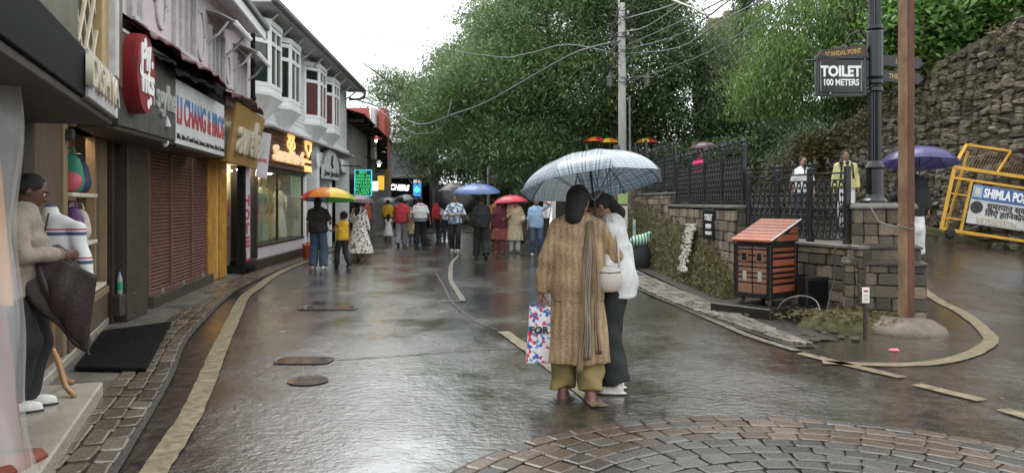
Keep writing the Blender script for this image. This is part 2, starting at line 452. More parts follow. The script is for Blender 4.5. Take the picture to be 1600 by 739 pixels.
line(None, .15, 'road_paint', 'cream line looping round the concrete mound of the rusty pole',
     pts=[G(*p) for p in ((1285, 567), (1340, 570), (1400, 571), (1450, 569), (1500, 560), (1535, 545), (1548, 530), (1530, 512), (1495, 494), (1450, 479), (1425, 468))])
line(None, .10, 'road_paint_pale', 'white line on the side road below the yellow barricade',
     pts=[Vector((7.6, 17.6, 0)), Vector((8.45, 16.2, 0)), Vector((9.3, 14.6, 0)), Vector((11, 13.4, 0))])

# stones: a few shared irregular blocks of unit size
def block(seed, rough=.035, bevel=.10):
    rr = random.Random(seed); mb = MB(); mb.bbox(-.5, .5, -.5, .5, -.5, .5, bevel)
    mb.v = [(x + rr.uniform(-rough, rough), y + rr.uniform(-rough, rough), z + rr.uniform(-rough, rough) * .6) for x, y, z in mb.v]
    return mb
def block_mesh(name, m, seed, **k):
    b = block(seed, **k); me = bpy.data.meshes.new(name); me.from_pydata(b.v, [], b.f); me.materials.append(MATS[m]); return me
def piece(name, me, parent, loc, rot, sc):
    o = bpy.data.objects.new(name, me); COL.objects.link(o); o.parent = parent
    o.location = Vector(loc) - wloc(parent); o.rotation_euler = rot; o.scale = sc; return o
COB = [block_mesh('cobble', 'cobble', 50 + i) for i in range(6)]
COBG = [block_mesh('cobble', 'cobble_grey', 70 + i) for i in range(6)]
mat('cobble_pale', (.13, .115, .095), .28, var=.4, vscale=9, bump=.2, bscale=38, rnd=.4, rough2=.5); COBR = [block_mesh('cobble', 'cobble_pale', 80 + i) for i in range(6)]
COBB = [block_mesh('cobble', 'cobble_brown', 90 + i) for i in range(6)]

def gutter_strip(name, pts, w, cols, slen, meshes, z=.012):
    base = tag(ribbon(pts, lambda t: w(t) + .06, z, .3, 0).build(name, MATS['gutter']), kind='structure')
    path = catmull(pts, .02); cum = [0]
    for i in range(1, len(path)): cum.append(cum[-1] + (path[i] - path[i - 1]).length)
    tot = cum[-1]; cnt = 0
    for c in range(cols):
        s = random.uniform(0, .1)
        while s < tot:
            l = slen * random.uniform(.7, 1.35)
            i = min(len(path) - 2, int(np.searchsorted(cum, s + l / 2))); p = path[i]; sd = side(path, i); t = s / tot
            cw = w(t) / cols; q = p + sd * (-w(t) / 2 + cw * (c + .5))
            a = math.atan2(-sd.x, sd.y)
            piece('cobble', random.choice(meshes), base, (q.x, q.y, z + .002 + random.uniform(0, .010)), (random.gauss(0, .03), random.gauss(0, .03), math.atan2(sd.y, sd.x) + random.gauss(0, .03)),
                  (cw * random.uniform(.86, .97), l * random.uniform(.88, .95), .06))
            s += l; cnt += 1
    return base
gutter_strip('cobbled_gutter_left', [(-2.1, 3.2, 0), (-2.42, 4.26, 0), (-3.1, 6.45, 0), (-3.77, 8.41, 0), (-4.6, 11.7, 0), (-4.93, 13.4, 0), (-5.3, 16.7, 0), (-5.5, 20, 0), (-5.65, 24, 0)],
             lambda t: .40, 3, .27, COB)
gutter_strip('cobbled_gutter_right', [(3.02, 7.9, 0), (2.74, 10.3, 0), (2.48, 13.5, 0), (2.36, 18, 0), (2.2, 23, 0)], lambda t: .22 + min(1, t * 4) * .38, 4, .24, COBR)
# pavement between gutter and shops, and the black gutter channel on the right
pv = MB(); L_ = catmull([(-2.28, 3.2, 0), (-2.62, 4.26, 0), (-3.3, 6.45, 0), (-3.97, 8.41, 0), (-4.8, 11.7, 0), (-5.13, 13.4, 0), (-5.5, 16.7, 0), (-5.7, 20, 0), (-5.85, 24, 0), (-6, 40, 0)], .5)
vs = []
for i, p in enumerate(L_):
    for dx, z in ((-.0, .0), (0, .035), (-3.6, .05)): vs.append((p.x + dx, p.y, z))
tag(pv.add(vs, [(3 * i + k, 3 * i + 3 + k, 3 * i + 4 + k, 3 * i + 1 + k) for i in range(len(L_) - 1) for k in (0, 1)]).build('pavement', MATS['wet_concrete']), kind='structure')
tag(ribbon([(3.32, 8.3, 0), (3.2, 10, 0), (3.12, 12, 0), (3.05, 16, 0), (2.9, 20, 0), (2.7, 23, 0)], .42, .011, .3, 0).build('gutter_channel', MATS['gutter']), kind='structure')

# cobbled circle in the foreground
cc, cr = Vector((1.5, 3.24, 0)), 2.05
disc = MB(); N_ = 64
disc.add([(cc.x, cc.y, .009)] + [(cc.x + (cr + .05) * math.cos(2 * math.pi * k / N_), cc.y + (cr + .05) * math.sin(2 * math.pi * k / N_), .009) for k in range(N_)], [(0, k + 1, (k + 1) % N_ + 1) for k in range(N_)])
circle = tag(disc.build('cobbled_circle', MATS['gutter']), kind='structure')
r = cr
for ring in range(11):
    hgt = .135 if ring else .11
    rm = r - hgt / 2; nst = int(2 * math.pi * rm / .178); off = random.random()
    for k in range(nst):
        a = 2 * math.pi * (k + off) / nst; x, y = cc.x + rm * math.cos(a), cc.y + rm * math.sin(a)
        if y < 3.75: continue
        me = random.choice(COBB if ring < 4 and random.random() < .8 else COBG)
        piece('cobble', me, circle, (x, y, .008 + random.uniform(0, .007)), (random.gauss(0, .016), random.gauss(0, .016), a + math.pi / 2), (2 * math.pi * rm / nst * .97, hgt * .955, .05))
    r -= hgt

# sunken covers, crack and litter on the road
mat('cover_iron', (.03, .024, .02), .35, metal=.0, var=.3, vscale=20, bump=.5, bscale=40)
mat('puddle', (.035, .028, .022), .10, var=.3, vscale=9, bump=.06, bscale=16)
for (px, py, rx, ry, lab) in ((475, 564, .27, .17, 'larger rectangular iron drain cover sunk in the asphalt'), (481, 596, .17, .17, 'small round iron cover with water nearest the camera'), (512, 482, .42, .2, 'farthest sunken cover with puddle on the left lane')):
    c = G(px, py); t = thing('drain_cover', lab, 'drain cover', (c.x, c.y, .006), group='covers in the asphalt')
    k = 24; sq = 4 if rx != ry else 2
    def sup(a, s): return (c.x + s * rx * math.copysign(abs(math.cos(a)) ** (2 / sq), math.cos(a)), c.y + s * ry * math.copysign(abs(math.sin(a)) ** (2 / sq), math.sin(a)))
    A = [2 * math.pi * i / k for i in range(k)]
    mb = MB(); mb.add([(*sup(a, 1.0), .011) for a in A] + [(*sup(a, .99), .0145) for a in A] + [(*sup(a, .92), .0145) for a in A] + [(*sup(a, .90), .011) for a in A],
                      [(q * k + i, q * k + (i + 1) % k, (q + 1) * k + (i + 1) % k, (q + 1) * k + i) for q in range(3) for i in range(k)])
    mb.build('rim', MATS['cover_iron'], t)
    MB().add([(*sup(a, .91), .0125) for a in A], [tuple(range(k))]).build('lid', MATS['puddle'], t)
    g = MB()
    for q in range(-2, 3):
        g.bbox(c.x - rx * .55, c.x + rx * .55, c.y + q * ry * .26 - .008, c.y + q * ry * .26 + .008, .012, .0145, .001)
    g.build('grate', MATS['cover_iron'], t)
tag(ribbon([G(x, y) for x, y in ((518, 563), (580, 559), (650, 554), (720, 549), (800, 545), (880, 543))], .022, .004, .05, .008).build('road_joint', MATS['gutter']), kind='structure')
tag(ribbon([G(x, y) for x, y in ((680, 425), (692, 445), (706, 472), (740, 500), (775, 516))], .03, .004, .08, .012).build('road_joint', MATS['gutter']), kind='structure')
mat('litter_pink', (.75, .12, .2), .5)
p = G(1398, 550); mb = MB(); mb.bbox(p.x - .05, p.x + .04, p.y - .03, p.y + .03, .008, .035, .012); mb.v = [(x + random.uniform(-.01, .01), y + random.uniform(-.01, .01), z) for x, y, z in mb.v]
tag(mb.build('litter', MATS['litter_pink']), 'crumpled pink scrap lying inside the painted loop', 'litter')
mat('litter_white', (.7, .68, .62), .6)
for px, py, lab in ((1545, 504, 'tiny white scrap on the side road near the loop'),):
    p = G(px, py); tag(MB().bbox(p.x - .03, p.x + .03, p.y - .02, p.y + .02, .008, .022, .006).build('litter', MATS['litter_white']), lab, 'litter')

# ---------------------------------------------------------------- retaining wall, pillar, rubble wall
mat('stone', (.125, .098, .066), .55, var=.35, vscale=5, bump=.7, bscale=22, rnd=.55, rough2=.85, col2=(.23, .19, .135))
mat('stone_wet', (.085, .072, .054), .35, var=.4, vscale=8, bump=.6, bscale=25, rnd=.45, rough2=.7)
mat('rubble', (.165, .14, .105), .65, vscale=3, col2=(.058, .052, .032), bump=.7, bscale=18, rnd=.65, rough2=.85)
mat('rubble_many', (.165, .14, .105), .65, vscale=3, col2=(.058, .052, .032), bump=.7, bscale=18, rnd=.5, rough2=.85, attr='rnd')
mat('mortar', (.055, .046, .034), .8, var=.4, vscale=6, bump=.6, bscale=20, col2=(.035, .04, .018))
mat('coping', (.14, .13, .115), .28, var=.3, vscale=5, bump=.3, bscale=30, rough2=.55)
STN = [block_mesh('stone', 'stone', 110 + i, rough=.05, bevel=.09) for i in range(8)]
STW = [block_mesh('stone', 'stone_wet', 130 + i, rough=.05, bevel=.09) for i in range(6)]
RUB = [block_mesh('stone', 'rubble', 150 + i, rough=.17, bevel=.22) for i in range(10)]

segs = [((4.36, 9.55), (3.5, 12.0), .96), ((3.5, 12.0), (3.45, 16.8), 1.45), ((3.45, 16.8), (3.38, 20.2), 1.72), ((3.38, 20.2), (3.2, 24), 2.05), ((3.2, 24), (1.8, 32), 2.2)]
wall = thing('retaining_wall', 'stepped stone retaining wall with moss below the iron railings', 'wall', (3.6, 14, 0))
for si, (a, b, h) in enumerate(segs):
    fr = Frame(b, a)          # seen from the street: u runs toward the camera, w out to the street needs flipping
    fr.n = -fr.n; fr.M = Matrix(((fr.d.x, fr.n.x, 0, fr.a.x), (fr.d.y, fr.n.y, 0, fr.a.y), (0, 0, 1, 0), (0, 0, 0, 1)))
    if fr.n.x > 0: fr.n = -fr.n; fr.M = Matrix(((fr.d.x, fr.n.x, 0, fr.a.x), (fr.d.y, fr.n.y, 0, fr.a.y), (0, 0, 1, 0), (0, 0, 0, 1)))
    one('wall_core', MATS['mortar'], wall, fr, 0, fr.len, -.42, -.015, -.1, h - .06)
    one('coping', MATS['coping'], wall, fr, -.04, fr.len - .005, -.46, .05, h - .055, h, b=.012)
    if si > 3: continue
    z = .03 if si == 0 else (.25 if si == 1 else .75)
    rotz = math.atan2(fr.d.y, fr.d.x)
    while z < h - .12:
        ch = min(random.uniform(.13, .2), h - .06 - z); u = random.uniform(-.1, 0)
        while u < fr.len:
            l = random.uniform(.17, .40) if si < 2 else random.uniform(.25, .5)
            u1 = min(u + l, fr.len); u0 = max(u, 0)
            if u1 - u0 > .06:
                c = fr.p((u0 + u1) / 2, -.02 + random.uniform(-.012, .018), z + ch / 2)
                piece('stone', random.choice(STN if random.random() < .8 and si else STW if random.random() < .6 else STN), wall, c, (random.gauss(0, .02), random.gauss(0, .02), rotz), (u1 - u0 - .014, .09, ch - .012))
            u += l
        z += ch
    # the stepped end face toward the camera
    if si in (1, 2):
        z = segs[si - 1][2]
        while z < h - .12:
            ch = min(random.uniform(.14, .2), h - .06 - z)
            piece('stone', random.choice(STW), wall, fr.p(fr.len - .01, -.22, z + ch / 2), (0, 0, rotz + math.pi / 2), (.38, .06, ch - .01))
            z += ch

# stone pillar that carries the lamp post: three stepped tiers of blocks
pil = thing('stone_pillar', 'stepped pillar of dressed stone blocks carrying the black lamp post', 'pillar', (4.75, 10.0, 0))
PR = R(-18)
def PM(z): return Matrix.Translation((4.76, 9.95, z)) @ Matrix.Rotation(PR, 4, 'Z')
tiers = [(.46, 0, .72), (.405, .72, .92), (.345, .92, 1.42)]
for half, z0, z1 in tiers:
    MB().box(-half + .03, half - .03, -half + .03, half - .03, z0, z1 - .005, PM(0)).build('core', MATS['mortar'], pil)
    z = z0; k = 0
    while z < z1 - .02:
        ch = min(.155, z1 - z);
        if z1 - z - ch < .08: ch = z1 - z
        for face in range(4):
            u = -half; k += 1; first = True
            while u < half - .02:
                l = random.uniform(.16, .28) if not (first and k % 2) else .12
                first = False
                u1 = min(u + l, half)
                if half - u1 < .08: u1 = half
                M = PM(0) @ Matrix.Rotation(face * math.pi / 2, 4, 'Z')
                c = M @ Vector(((u + u1) / 2, -half + .03, z + ch / 2))
                piece('stone', random.choice(STN if random.random() < .6 else STW), pil, c, (0, 0, PR + face * math.pi / 2), (u1 - u - .01, .08, ch - .01))
                u = u1
        z += ch
for half, z, zz, m in ((.49, .72, .77, 'stone_wet'), (.43, .92, .96, 'stone_wet'), (.385, 1.42, 1.46, 'coping')):
    h2 = half - (.10 if z < 1.4 else .03)
    mb = MB(); mb.add([PM(0) @ Vector(p) for p in [(-half, -half, z), (half, -half, z), (half, half, z), (-half, half, z), (-half, -half, z + .025), (half, -half, z + .025), (half, half, z + .025), (-half, half, z + .025), (-h2, -h2, zz + .03), (h2, -h2, zz + .03), (h2, h2, zz + .03), (-h2, h2, zz + .03)]],
                      [(3, 2, 1, 0)] + [(q * 4 + i, q * 4 + (i + 1) % 4, q * 4 + 4 + (i + 1) % 4, q * 4 + 4 + i) for q in (0, 1) for i in range(4)] + [(8, 9, 10, 11)])
    mb.build('coping', MATS[m], pil)

# cement mound at the foot of the rusty pole
V, F = surfnets(lambda X, Y, Z: el((X, Y, Z), (0, 0, 0), (.46, .40, .17)) + .022 * np.sin(X * 9 + 1) * np.sin(Y * 11) + .01 * np.sin(X * 23) * np.sin(Y * 19 + 2), (-.6, -.5, -.1), (.6, .5, .25), .03)
md = mesh_np('cement_mound', V, F, MATS['mound_cement']); md.location = (4.56, 8.88, 0)
tag(md, 'pale cement mound poured round the foot of the rusty pole', 'mound')

# leaves -----------------------------------------------------------------
def leaf_mat(name, c1, c2, gloss=.45):
    m = bpy.data.materials.new(name); m.use_nodes = True; MATS[name] = m
    nt = m.node_tree; L = nt.links; b = nt.nodes['Principled BSDF']
    a = _n(nt, 'Attribute', attribute_name='rnd'); rp = _n(nt, 'ValToRGB'); e = rp.color_ramp.elements
    e[0].color = (*c1, 1); e[1].color = (*c2, 1); L.new(a.outputs['Fac'], rp.inputs[0])
    L.new(rp.outputs[0], b.inputs['Base Color']); b.inputs['Roughness'].default_value = gloss
    tr = _n(nt, 'BsdfTranslucent'); L.new(rp.outputs[0], tr.inputs['Color'])
    mx = _n(nt, 'MixShader'); mx.inputs[0].default_value = .42
    L.new(b.outputs[0], mx.inputs[1]); L.new(tr.outputs[0], mx.inputs[2]); L.new(mx.outputs[0], nt.nodes['Material Output'].inputs['Surface'])
    return m
leaf_mat('leaf_mid', (.07, .12, .042), (.20, .29, .11)); leaf_mat('leaf_dark', (.055, .092, .042), (.14, .205, .085)); leaf_mat('leaf_light', (.07, .12, .03), (.20, .30, .08))
leaf_mat('leaf_moss', (.05, .045, .014), (.17, .145, .05)); leaf_mat('leaf_bright', (.06, .13, .03), (.17, .32, .07)); leaf_mat('leaf_grey', (.05, .07, .04), (.14, .17, .10))
leaf_mat('leaf_far', (.10, .145, .07), (.23, .30, .15))
mat('bark', (.055, .042, .032), .8, var=.4, vscale=10, bump=.8, bscale=16, stretch=(1, 1, .25))
def leaves(name, C, size, m, parent=None, droop=.5, aspect=3.2, rnd=None, up=None):
    """one mesh of many narrow folded leaves at centres C (n,3)"""
    n = len(C); C = np.asarray(C, np.float32)
    a = NPR.uniform(0, 2 * np.pi, n); d = np.stack([np.cos(a), np.sin(a), NPR.normal(-droop, .45, n)], 1); d /= np.linalg.norm(d, axis=1)[:, None]
    if up is not None: d = d * .5 + np.asarray(up) * .8; d /= np.linalg.norm(d, axis=1)[:, None]
    o = NPR.normal(0, 1, (n, 3)); o[:, 2] *= .45; o -= d * (o * d).sum(1)[:, None]; o /= np.linalg.norm(o, axis=1)[:, None]
    L = size * NPR.uniform(.6, 1.35, n)[:, None]; w = L / aspect
    sag = np.array([0, 0, -1], np.float32) * L * .12
    V = np.stack([C - d * L * .5, C + o * w * .5 + d * L * .02, C + d * L * .5 + sag, C - o * w * .5 + d * L * .02], 1).reshape(-1, 3)
    F = np.arange(4 * n, dtype=np.int32).reshape(-1, 4)
    ob = mesh_np(name, V, F, MATS[m], parent, smooth=False)
    at = ob.data.attributes.new('rnd', 'FLOAT', 'POINT')
    rv = NPR.uniform(0, 1, n) if rnd is None else np.clip(rnd + NPR.normal(0, .16, n), 0, 1)
    at.data.foreach_set('value', np.repeat(rv, 4).astype(np.float32))
    return ob
def crown_points(blobs, per, spray=.5, shell=.55, flat=.6):
    """leaf centres: drooping sprays spread through ellipsoid blobs; blobs = [(centre, radii, n sprays)]"""
    C, rv = [], []
    for c, r, ns in blobs:
        u = NPR.normal(0, 1, (ns, 3)); u /= np.linalg.norm(u, axis=1)[:, None]
        k = NPR.uniform(shell ** 3, 1, ns) ** (1 / 3) * NPR.uniform(.82, 1.14, ns)
        s = np.array(c) + u * np.array(r) * k[:, None]
        g = NPR.normal(0, 1, (ns, per, 3)) * np.array([spray, spray, spray * flat]); g[..., 2] -= .5 * np.abs(g[..., :2]).sum(-1) * .5
        C.append((s[:, None] + g).reshape(-1, 3)); rv.append(np.repeat(np.clip(NPR.normal(.45, .30, ns), 0, 1), per))
    return np.concatenate(C), np.concatenate(rv)
def tree(name, label, base, trunk_top, blobs, per, size, m, r0=.3, spray=.5, group='trees beyond the street', bark='bark', limbs=True, droop=.6, aspect=3.2):
    t = thing(name, label, 'tree', base, group=group)
    b, tp = Vector(base), Vector(trunk_top)
    mid = b.lerp(tp, .5) + Vector((random.uniform(-.3, .3), random.uniform(-.2, .2), 0))
    mb = MB().tube(catmull([b, b.lerp(mid, .5), mid, tp], .6), list(np.linspace(r0, r0 * .55, len(catmull([b, b.lerp(mid, .5), mid, tp], .6)))), 9)
    mb.build('trunk', MATS[bark], t, smooth=True)
    if limbs:
        for c, r, ns in blobs:
            c = Vector(c); s = b.lerp(tp, random.uniform(.65, 1)); q = s.lerp(c, .5) + Vector((0, 0, .4))
            pa = catmull([s, q, c, c + (c - s) * .35], .8)
            lm = MB().tube(pa, list(np.linspace(r0 * .4, .03, len(pa))), 6)
            for _ in range(4):
                e = c + Vector((random.uniform(-1, 1) * r[0], random.uniform(-1, 1) * r[1], random.uniform(-.7, .9) * r[2])) * .85
                lm.tube([q.lerp(c, random.random()), q.lerp(e, .6) + Vector((0, 0, .2)), e], [r0 * .16, r0 * .1, .015], 5)
            lm.build('limb', MATS[bark], t, smooth=True)
    C, rv = crown_points(blobs, per, spray)
    C -= np.array(base); leaves('crown', C, size, m, t, droop, aspect, rv)
    return t
# ================================================================ right side: rubble wall, bank, hill, trees, railings, posts
base_pts = [(15.5, 11.6), (12.4, 12.7), (9.75, 14.4), (8.95, 16), (8.5, 18.5), (8.0, 22), (7.4, 27), (6.0, 34)]
top_z = [6.9, 6.2, 5.25, 4.75, 4.05, 2.95, 2.35, 2.5]
rw = thing('rubble_wall', 'tall leaning wall of rough rubble stones behind the side road', 'wall', (9, 16, .5))
wp = catmull([(x, y, z) for (x, y), z in zip(base_pts, top_z)], .25)
LEAN = .14
def rwp(i, z, out=0):
    """point on the rubble wall face above path index i"""
    p = wp[i]; s = side(wp, i)
    if s.x > 0: s = -s
    zb = ramp(p.x, p.y) - .1
    return Vector((p.x, p.y, z)) - s * ((z - zb) * LEAN - out), s, zb
vs = []; nz = 10
for i in range(len(wp)):
    _, s, zb = rwp(i, 0)
    for k in range(nz + 1):
        z = zb + (wp[i].z - zb) * k / nz; q, _, _ = rwp(i, z, random.uniform(-.03, .0)); vs.append(q)
    q = vs[-1] - s * .9; vs.append(Vector((q.x, q.y, wp[i].z + .02)))
m_ = nz + 2
MB().add(vs, [(i * m_ + k, (i + 1) * m_ + k, (i + 1) * m_ + k + 1, i * m_ + k + 1) for i in range(len(wp) - 1) for k in range(m_ - 1)]).build('wall_core', MATS['mortar'], rw)
cand = []
cum = [0]
for i in range(1, len(wp)): cum.append(cum[-1] + (Vector((wp[i].x, wp[i].y)) - Vector((wp[i - 1].x, wp[i - 1].y))).length)
zrow = .1; row = 0
while zrow < 7:
    rh = random.uniform(.10, .16); s_ = random.uniform(0, .2)
    while s_ < cum[-1] - .3:
        l = random.uniform(.12, .32); i = min(len(wp) - 2, int(np.searchsorted(cum, s_)))
        z = zrow + random.uniform(-.06, .06); q, sd, zb = rwp(i, z, random.uniform(-.06, .03))
        if zb - .02 < z < wp[i].z - .06:
            d = q.y; px = 800 + FPX * q.x / q.y
            vis = 1 if (px < 1640 and px > 1130) else 0
            cand.append((-(l * rh / d ** 2) if vis else 0, q, math.atan2(sd.y, sd.x) + math.pi / 2, l, rh))
        s_ += l * .94
    zrow += rh * .92; row += 1
cand.sort(key=lambda c: c[0])
rest = []
for k, (_, q, a, l, rh) in enumerate(cand):
    rot = (random.gauss(0, .18), random.gauss(0, .2), a + random.gauss(0, .14)); sc = (l * random.uniform(.86, .98), random.uniform(.12, .2), rh * random.uniform(.82, 1.0))
    if k < 290: piece('stone', random.choice(RUB), rw, q, rot, sc)
    else: rest.append((q, rot, sc))
Vv, Ff, rv = [], [], []
tmpl = [(np.array(block(150 + i, rough=.17, bevel=.22).v), block(150 + i, rough=.17, bevel=.22).f) for i in range(6)]
off = 0
for q, rot, sc in rest:
    tv, tf = random.choice(tmpl)
    from_e = np.array(Matrix.LocRotScale(None, __import__('mathutils').Euler(rot), Vector(sc)).to_3x3())
    Vv.append(tv @ from_e.T + np.array(q - rw.location)); Ff += [tuple(i + off for i in f) for f in tf]; off += len(tv); rv += [random.random()] * len(tv)
me = bpy.data.meshes.new('small_stones'); me.from_pydata(np.concatenate(Vv).tolist(), [], Ff)
me.attributes.new('rnd', 'FLOAT', 'POINT').data.foreach_set('value', np.array(rv, np.float32))
tag(link('small_stones', me, MATS['rubble_many'], rw), kind='stuff')
# weeds that grow out of the joints
C = []
for _ in range(1500):
    i = random.randrange(0, len(wp) - 1); _, s, zb = rwp(i, 0)
    dens = noise.noise((i * .09, 0, 3.1))
    z = zb + (wp[i].z - zb) * random.random() ** .8
    if noise.noise((i * .16, z * .9, 1.7)) < .02: continue
    q, s, _ = rwp(i, z, .05); C.append(np.array(q) + NPR.normal(0, .11, (26, 3)))
C = np.concatenate(C); tag(leaves('weeds', C - np.array(rw.location), .085, 'leaf_moss', rw, .3, 2.4), kind='stuff')

# mossy bank at the foot of the retaining wall
bank = []
pts = [(11.0, .05), (12, .45), (13.5, .80), (15.5, 1.0), (18, 1.3), (21, 1.5), (24, 1.6)]
ys = np.arange(11.0, 26, .12); vs, nk = [], 9
for y in ys:
    h = float(np.interp(y, [p[0] for p in pts], [p[1] for p in pts])); x1 = Xw(y) + .02
    for k in range(nk):
        t = k / (nk - 1); z = h * t; x = x1 - .30 * (1 - t) ** .8 + .05 * noise.noise((y * 2.1, t * 4, 0)) - .02
        vs.append((x, y + .04 * noise.noise((y * 3, t * 5, 4)), max(0, z + .05 * noise.noise((y * 2.5, t * 3, 8)) * t)))
mb = MB().add(vs, [(j * nk + k, (j + 1) * nk + k, (j + 1) * nk + k + 1, j * nk + k + 1) for j in range(len(ys) - 1) for k in range(nk - 1)])
bk = mb.build('bank', mat('moss_soil', (.05, .045, .018), .85, var=.4, vscale=6, bump=.8, bscale=25, col2=(.085, .085, .025)), smooth=True)
tag(bk, kind='structure')
P_ = np.array(vs); ii = NPR.integers(0, len(P_), 5200)
C = P_[ii] + NPR.normal(0, .035, (5200, 3)) + np.array([-.02, 0, .02])
tag(leaves('moss_tufts', np.repeat(C, 3, 0) + NPR.normal(0, .02, (15600, 3)), .06, 'leaf_moss', None, .0, 2.6), 'mat of low moss and weeds covering the bank below the railings', 'moss', kind='stuff')
# the white-painted strip that runs down the bank
mat('old_white', (.42, .40, .34), .7, var=.3, vscale=9, bump=.4, bscale=30)
mb = MB()
for k in range(110):
    t = random.random(); p = AT(1080 - 34 * t * (.6 + .4 * t), 350 + 75 * t, 14.6 - 0.4 * t); p.y += random.uniform(-.34, .34)
    
    x = Xw(p.y) - .06 - .28 * t ** .8
    w_ = random.uniform(.02, .07); x = Xw(p.y) - .055 - .28 * t ** .8; mb.bbox(x - .022 + random.uniform(-.012, .008), x + .03, p.y - w_ + random.uniform(-.05, .05), p.y + w_ + random.uniform(-.05, .05), p.z - random.uniform(.015, .05), p.z + random.uniform(.015, .04), .015)
tag(mb.build('painted_stones', MATS['old_white']), 'white painted strip of stones running down the mossy bank', 'stones', kind='stuff')

# wooded hillside behind the side road and beyond the bend
mat('undergrowth_soil', (.018, .022, .012), .95, var=.5, vscale=2, bump=.8, bscale=6)
hp = catmull([(19, 14, 7.5), (14.5, 15.4, 6.6), (11.2, 17.2, 5.2), (10.1, 20, 3.8), (9.4, 23.5, 2.9), (8.6, 28, 2.5), (7.2, 35, 2.3), (4.2, 42, 1.6), (1.5, 50, .8), (-1, 62, .3)], .8)
vs, nk = [], 14
for i, p in enumerate(hp):
    s = side(hp, i); s = s if s.x > 0 else -s
    for k in range(nk):
        d = k * 2.2; z = p.z + d * (.42 if p.y < 30 else .34) + .5 * noise.noise((p.x * .2 + k, p.y * .2, 3)); q = p + s * d
        vs.append((q.x, q.y, z - (.15 if k == 0 else 0)))
tag(MB().add(vs, [(j * nk + k, (j + 1) * nk + k, (j + 1) * nk + k + 1, j * nk + k + 1) for j in range(len(hp) - 1) for k in range(nk - 1)]).build('hill', MATS['undergrowth_soil'], smooth=True), kind='structure')
hv = np.array(vs); sel = hv[(hv[:, 1] < 60)]
ii = NPR.integers(0, len(sel), 1500)
C = (sel[ii] + NPR.normal(0, 1, (1500, 3)) * np.array([.9, .9, .15]) + np.array([0, 0, .25]))
C = (C[:, None] + NPR.normal(0, .28, (1500, 22, 3))).reshape(-1, 3)
tag(leaves('undergrowth', C, .2, 'leaf_dark', None, .2, 2.6), 'dark undergrowth covering the slope under the trees', 'undergrowth', kind='stuff')

# trees
tree('broadleaf_tree', 'pale green tree rising furthest left against the white sky', (-.3, 41, 0), (-2.0, 41, 6.5),
     [((-4.6, 41, 6.4), (2.2, 2.6, 1.7), 170), ((-2.4, 42, 8.8), (2.7, 2.6, 1.9), 230), ((-6.1, 40, 7.6), (1.5, 1.5, .8), 60), ((-3.4, 40, 4.4), (2.4, 2.2, 1.7), 210), ((.2, 41, 7.2), (3, 2.5, 2.6), 260), ((-.4, 42, 11.4), (2.8, 2.4, 1.5), 180), ((1.2, 40, 4.0), (2.4, 2.2, 1.5), 140)], 60, .21, 'leaf_far', .32, .5, aspect=3.6)
tree('broadleaf_tree', 'large tree with drooping leaves spreading over the middle of the street', (2.6, 31, 1.2), (1.6, 31, 6.0),
     [((-.4, 30, 6.4), (2.4, 2.4, 1.7), 260), ((-2.4, 31, 5.2), (2.0, 1.9, 1.5), 170), ((2.0, 29.9, 6.2), (2.6, 2.0, 1.8), 300), ((1.4, 31, 8.8), (3.0, 2.6, 1.9), 300), ((4.8, 30, 7.4), (2.8, 2.4, 2.4), 300), ((3.4, 31, 10.6), (3.6, 2.6, 1.6), 260), ((.2, 29, 3.8), (1.9, 1.6, 1.0), 150), ((3.8, 31.0, 4.4), (2.2, 1.2, 1.3), 170)], 64, .19, 'leaf_mid', .42, .46, aspect=3.8)
tree('broadleaf_tree', 'dark tree behind the concrete pole filling the gap above the railings', (7.6, 30, 2.6), (7.2, 30, 7.5),
     [((7.4, 29, 6.0), (2.6, 2.2, 2.4), 250), ((5.2, 29.5, 9.4), (1.9, 2.2, 2.0), 190), ((9.4, 30, 5.4), (2.2, 2, 2.2), 170), ((5.4, 30.6, 5.0), (1.6, 1.2, 1.2), 110), ((8.0, 31, 4.0), (2.6, 1.6, 1.4), 130)], 60, .19, 'leaf_dark', .4, .45, aspect=3.8)
tree('weeping_tree', 'light green weeping tree hanging over the lower end of the rubble wall', (9.9, 22, 3.4), (9.0, 22, 6.4),
     [((7.5, 21.4, 5.0), (1.3, 1.3, 1.2), 170), ((8.6, 22, 6.4), (1.8, 1.6, 1.3), 230), ((9.6, 21, 5.0), (1.5, 1.4, 1.4), 190), ((10.6, 21.4, 6.9), (1.9, 1.6, 1.3), 210)], 64, .14, 'leaf_light', .24, .32, droop=1.2, aspect=4)
tree('broadleaf_tree', 'dark green tree behind the lamp post above the rubble wall', (12.6, 22, 6.0), (12.6, 22, 8.8),
     [((11.8, 20, 6.2), (1.7, 1.6, 1.4), 190), ((13.8, 21, 7.6), (2.3, 2, 1.6), 230), ((11.0, 22, 8.6), (2.2, 2, 1.5), 200), ((10.0, 19.6, 5.0), (.9, .9, .8), 70)], 60, .15, 'leaf_mid', .3, .36, droop=.9)
tree('ivy_tree', 'narrow dark ivy-covered trunk standing beside the stone tower wall', (12.3, 40, 8.0), (12.3, 40, 16),
     [((12.3, 40, 11.5), (.75, .75, 2.2), 90), ((12.3, 40, 14.5), (.75, .75, 2.2), 90)], 44, .24, 'leaf_dark', .3, .34, limbs=False)
tree('conifer', 'dark tree in deep shade at the far bend behind the walkers', (3.6, 46, .9), (3.4, 46, 6),
     [((2.6, 45, 3.2), (2.6, 1.8, 2.0), 170), ((5.0, 46, 4.6), (3.0, 2.0, 3.0), 220), ((.2, 47, 2.6), (2.2, 1.6, 1.6), 110), ((-1.6, 50, 3.4), (1.8, 1.6, 1.6), 90)], 50, .24, 'leaf_dark', .35, .5)
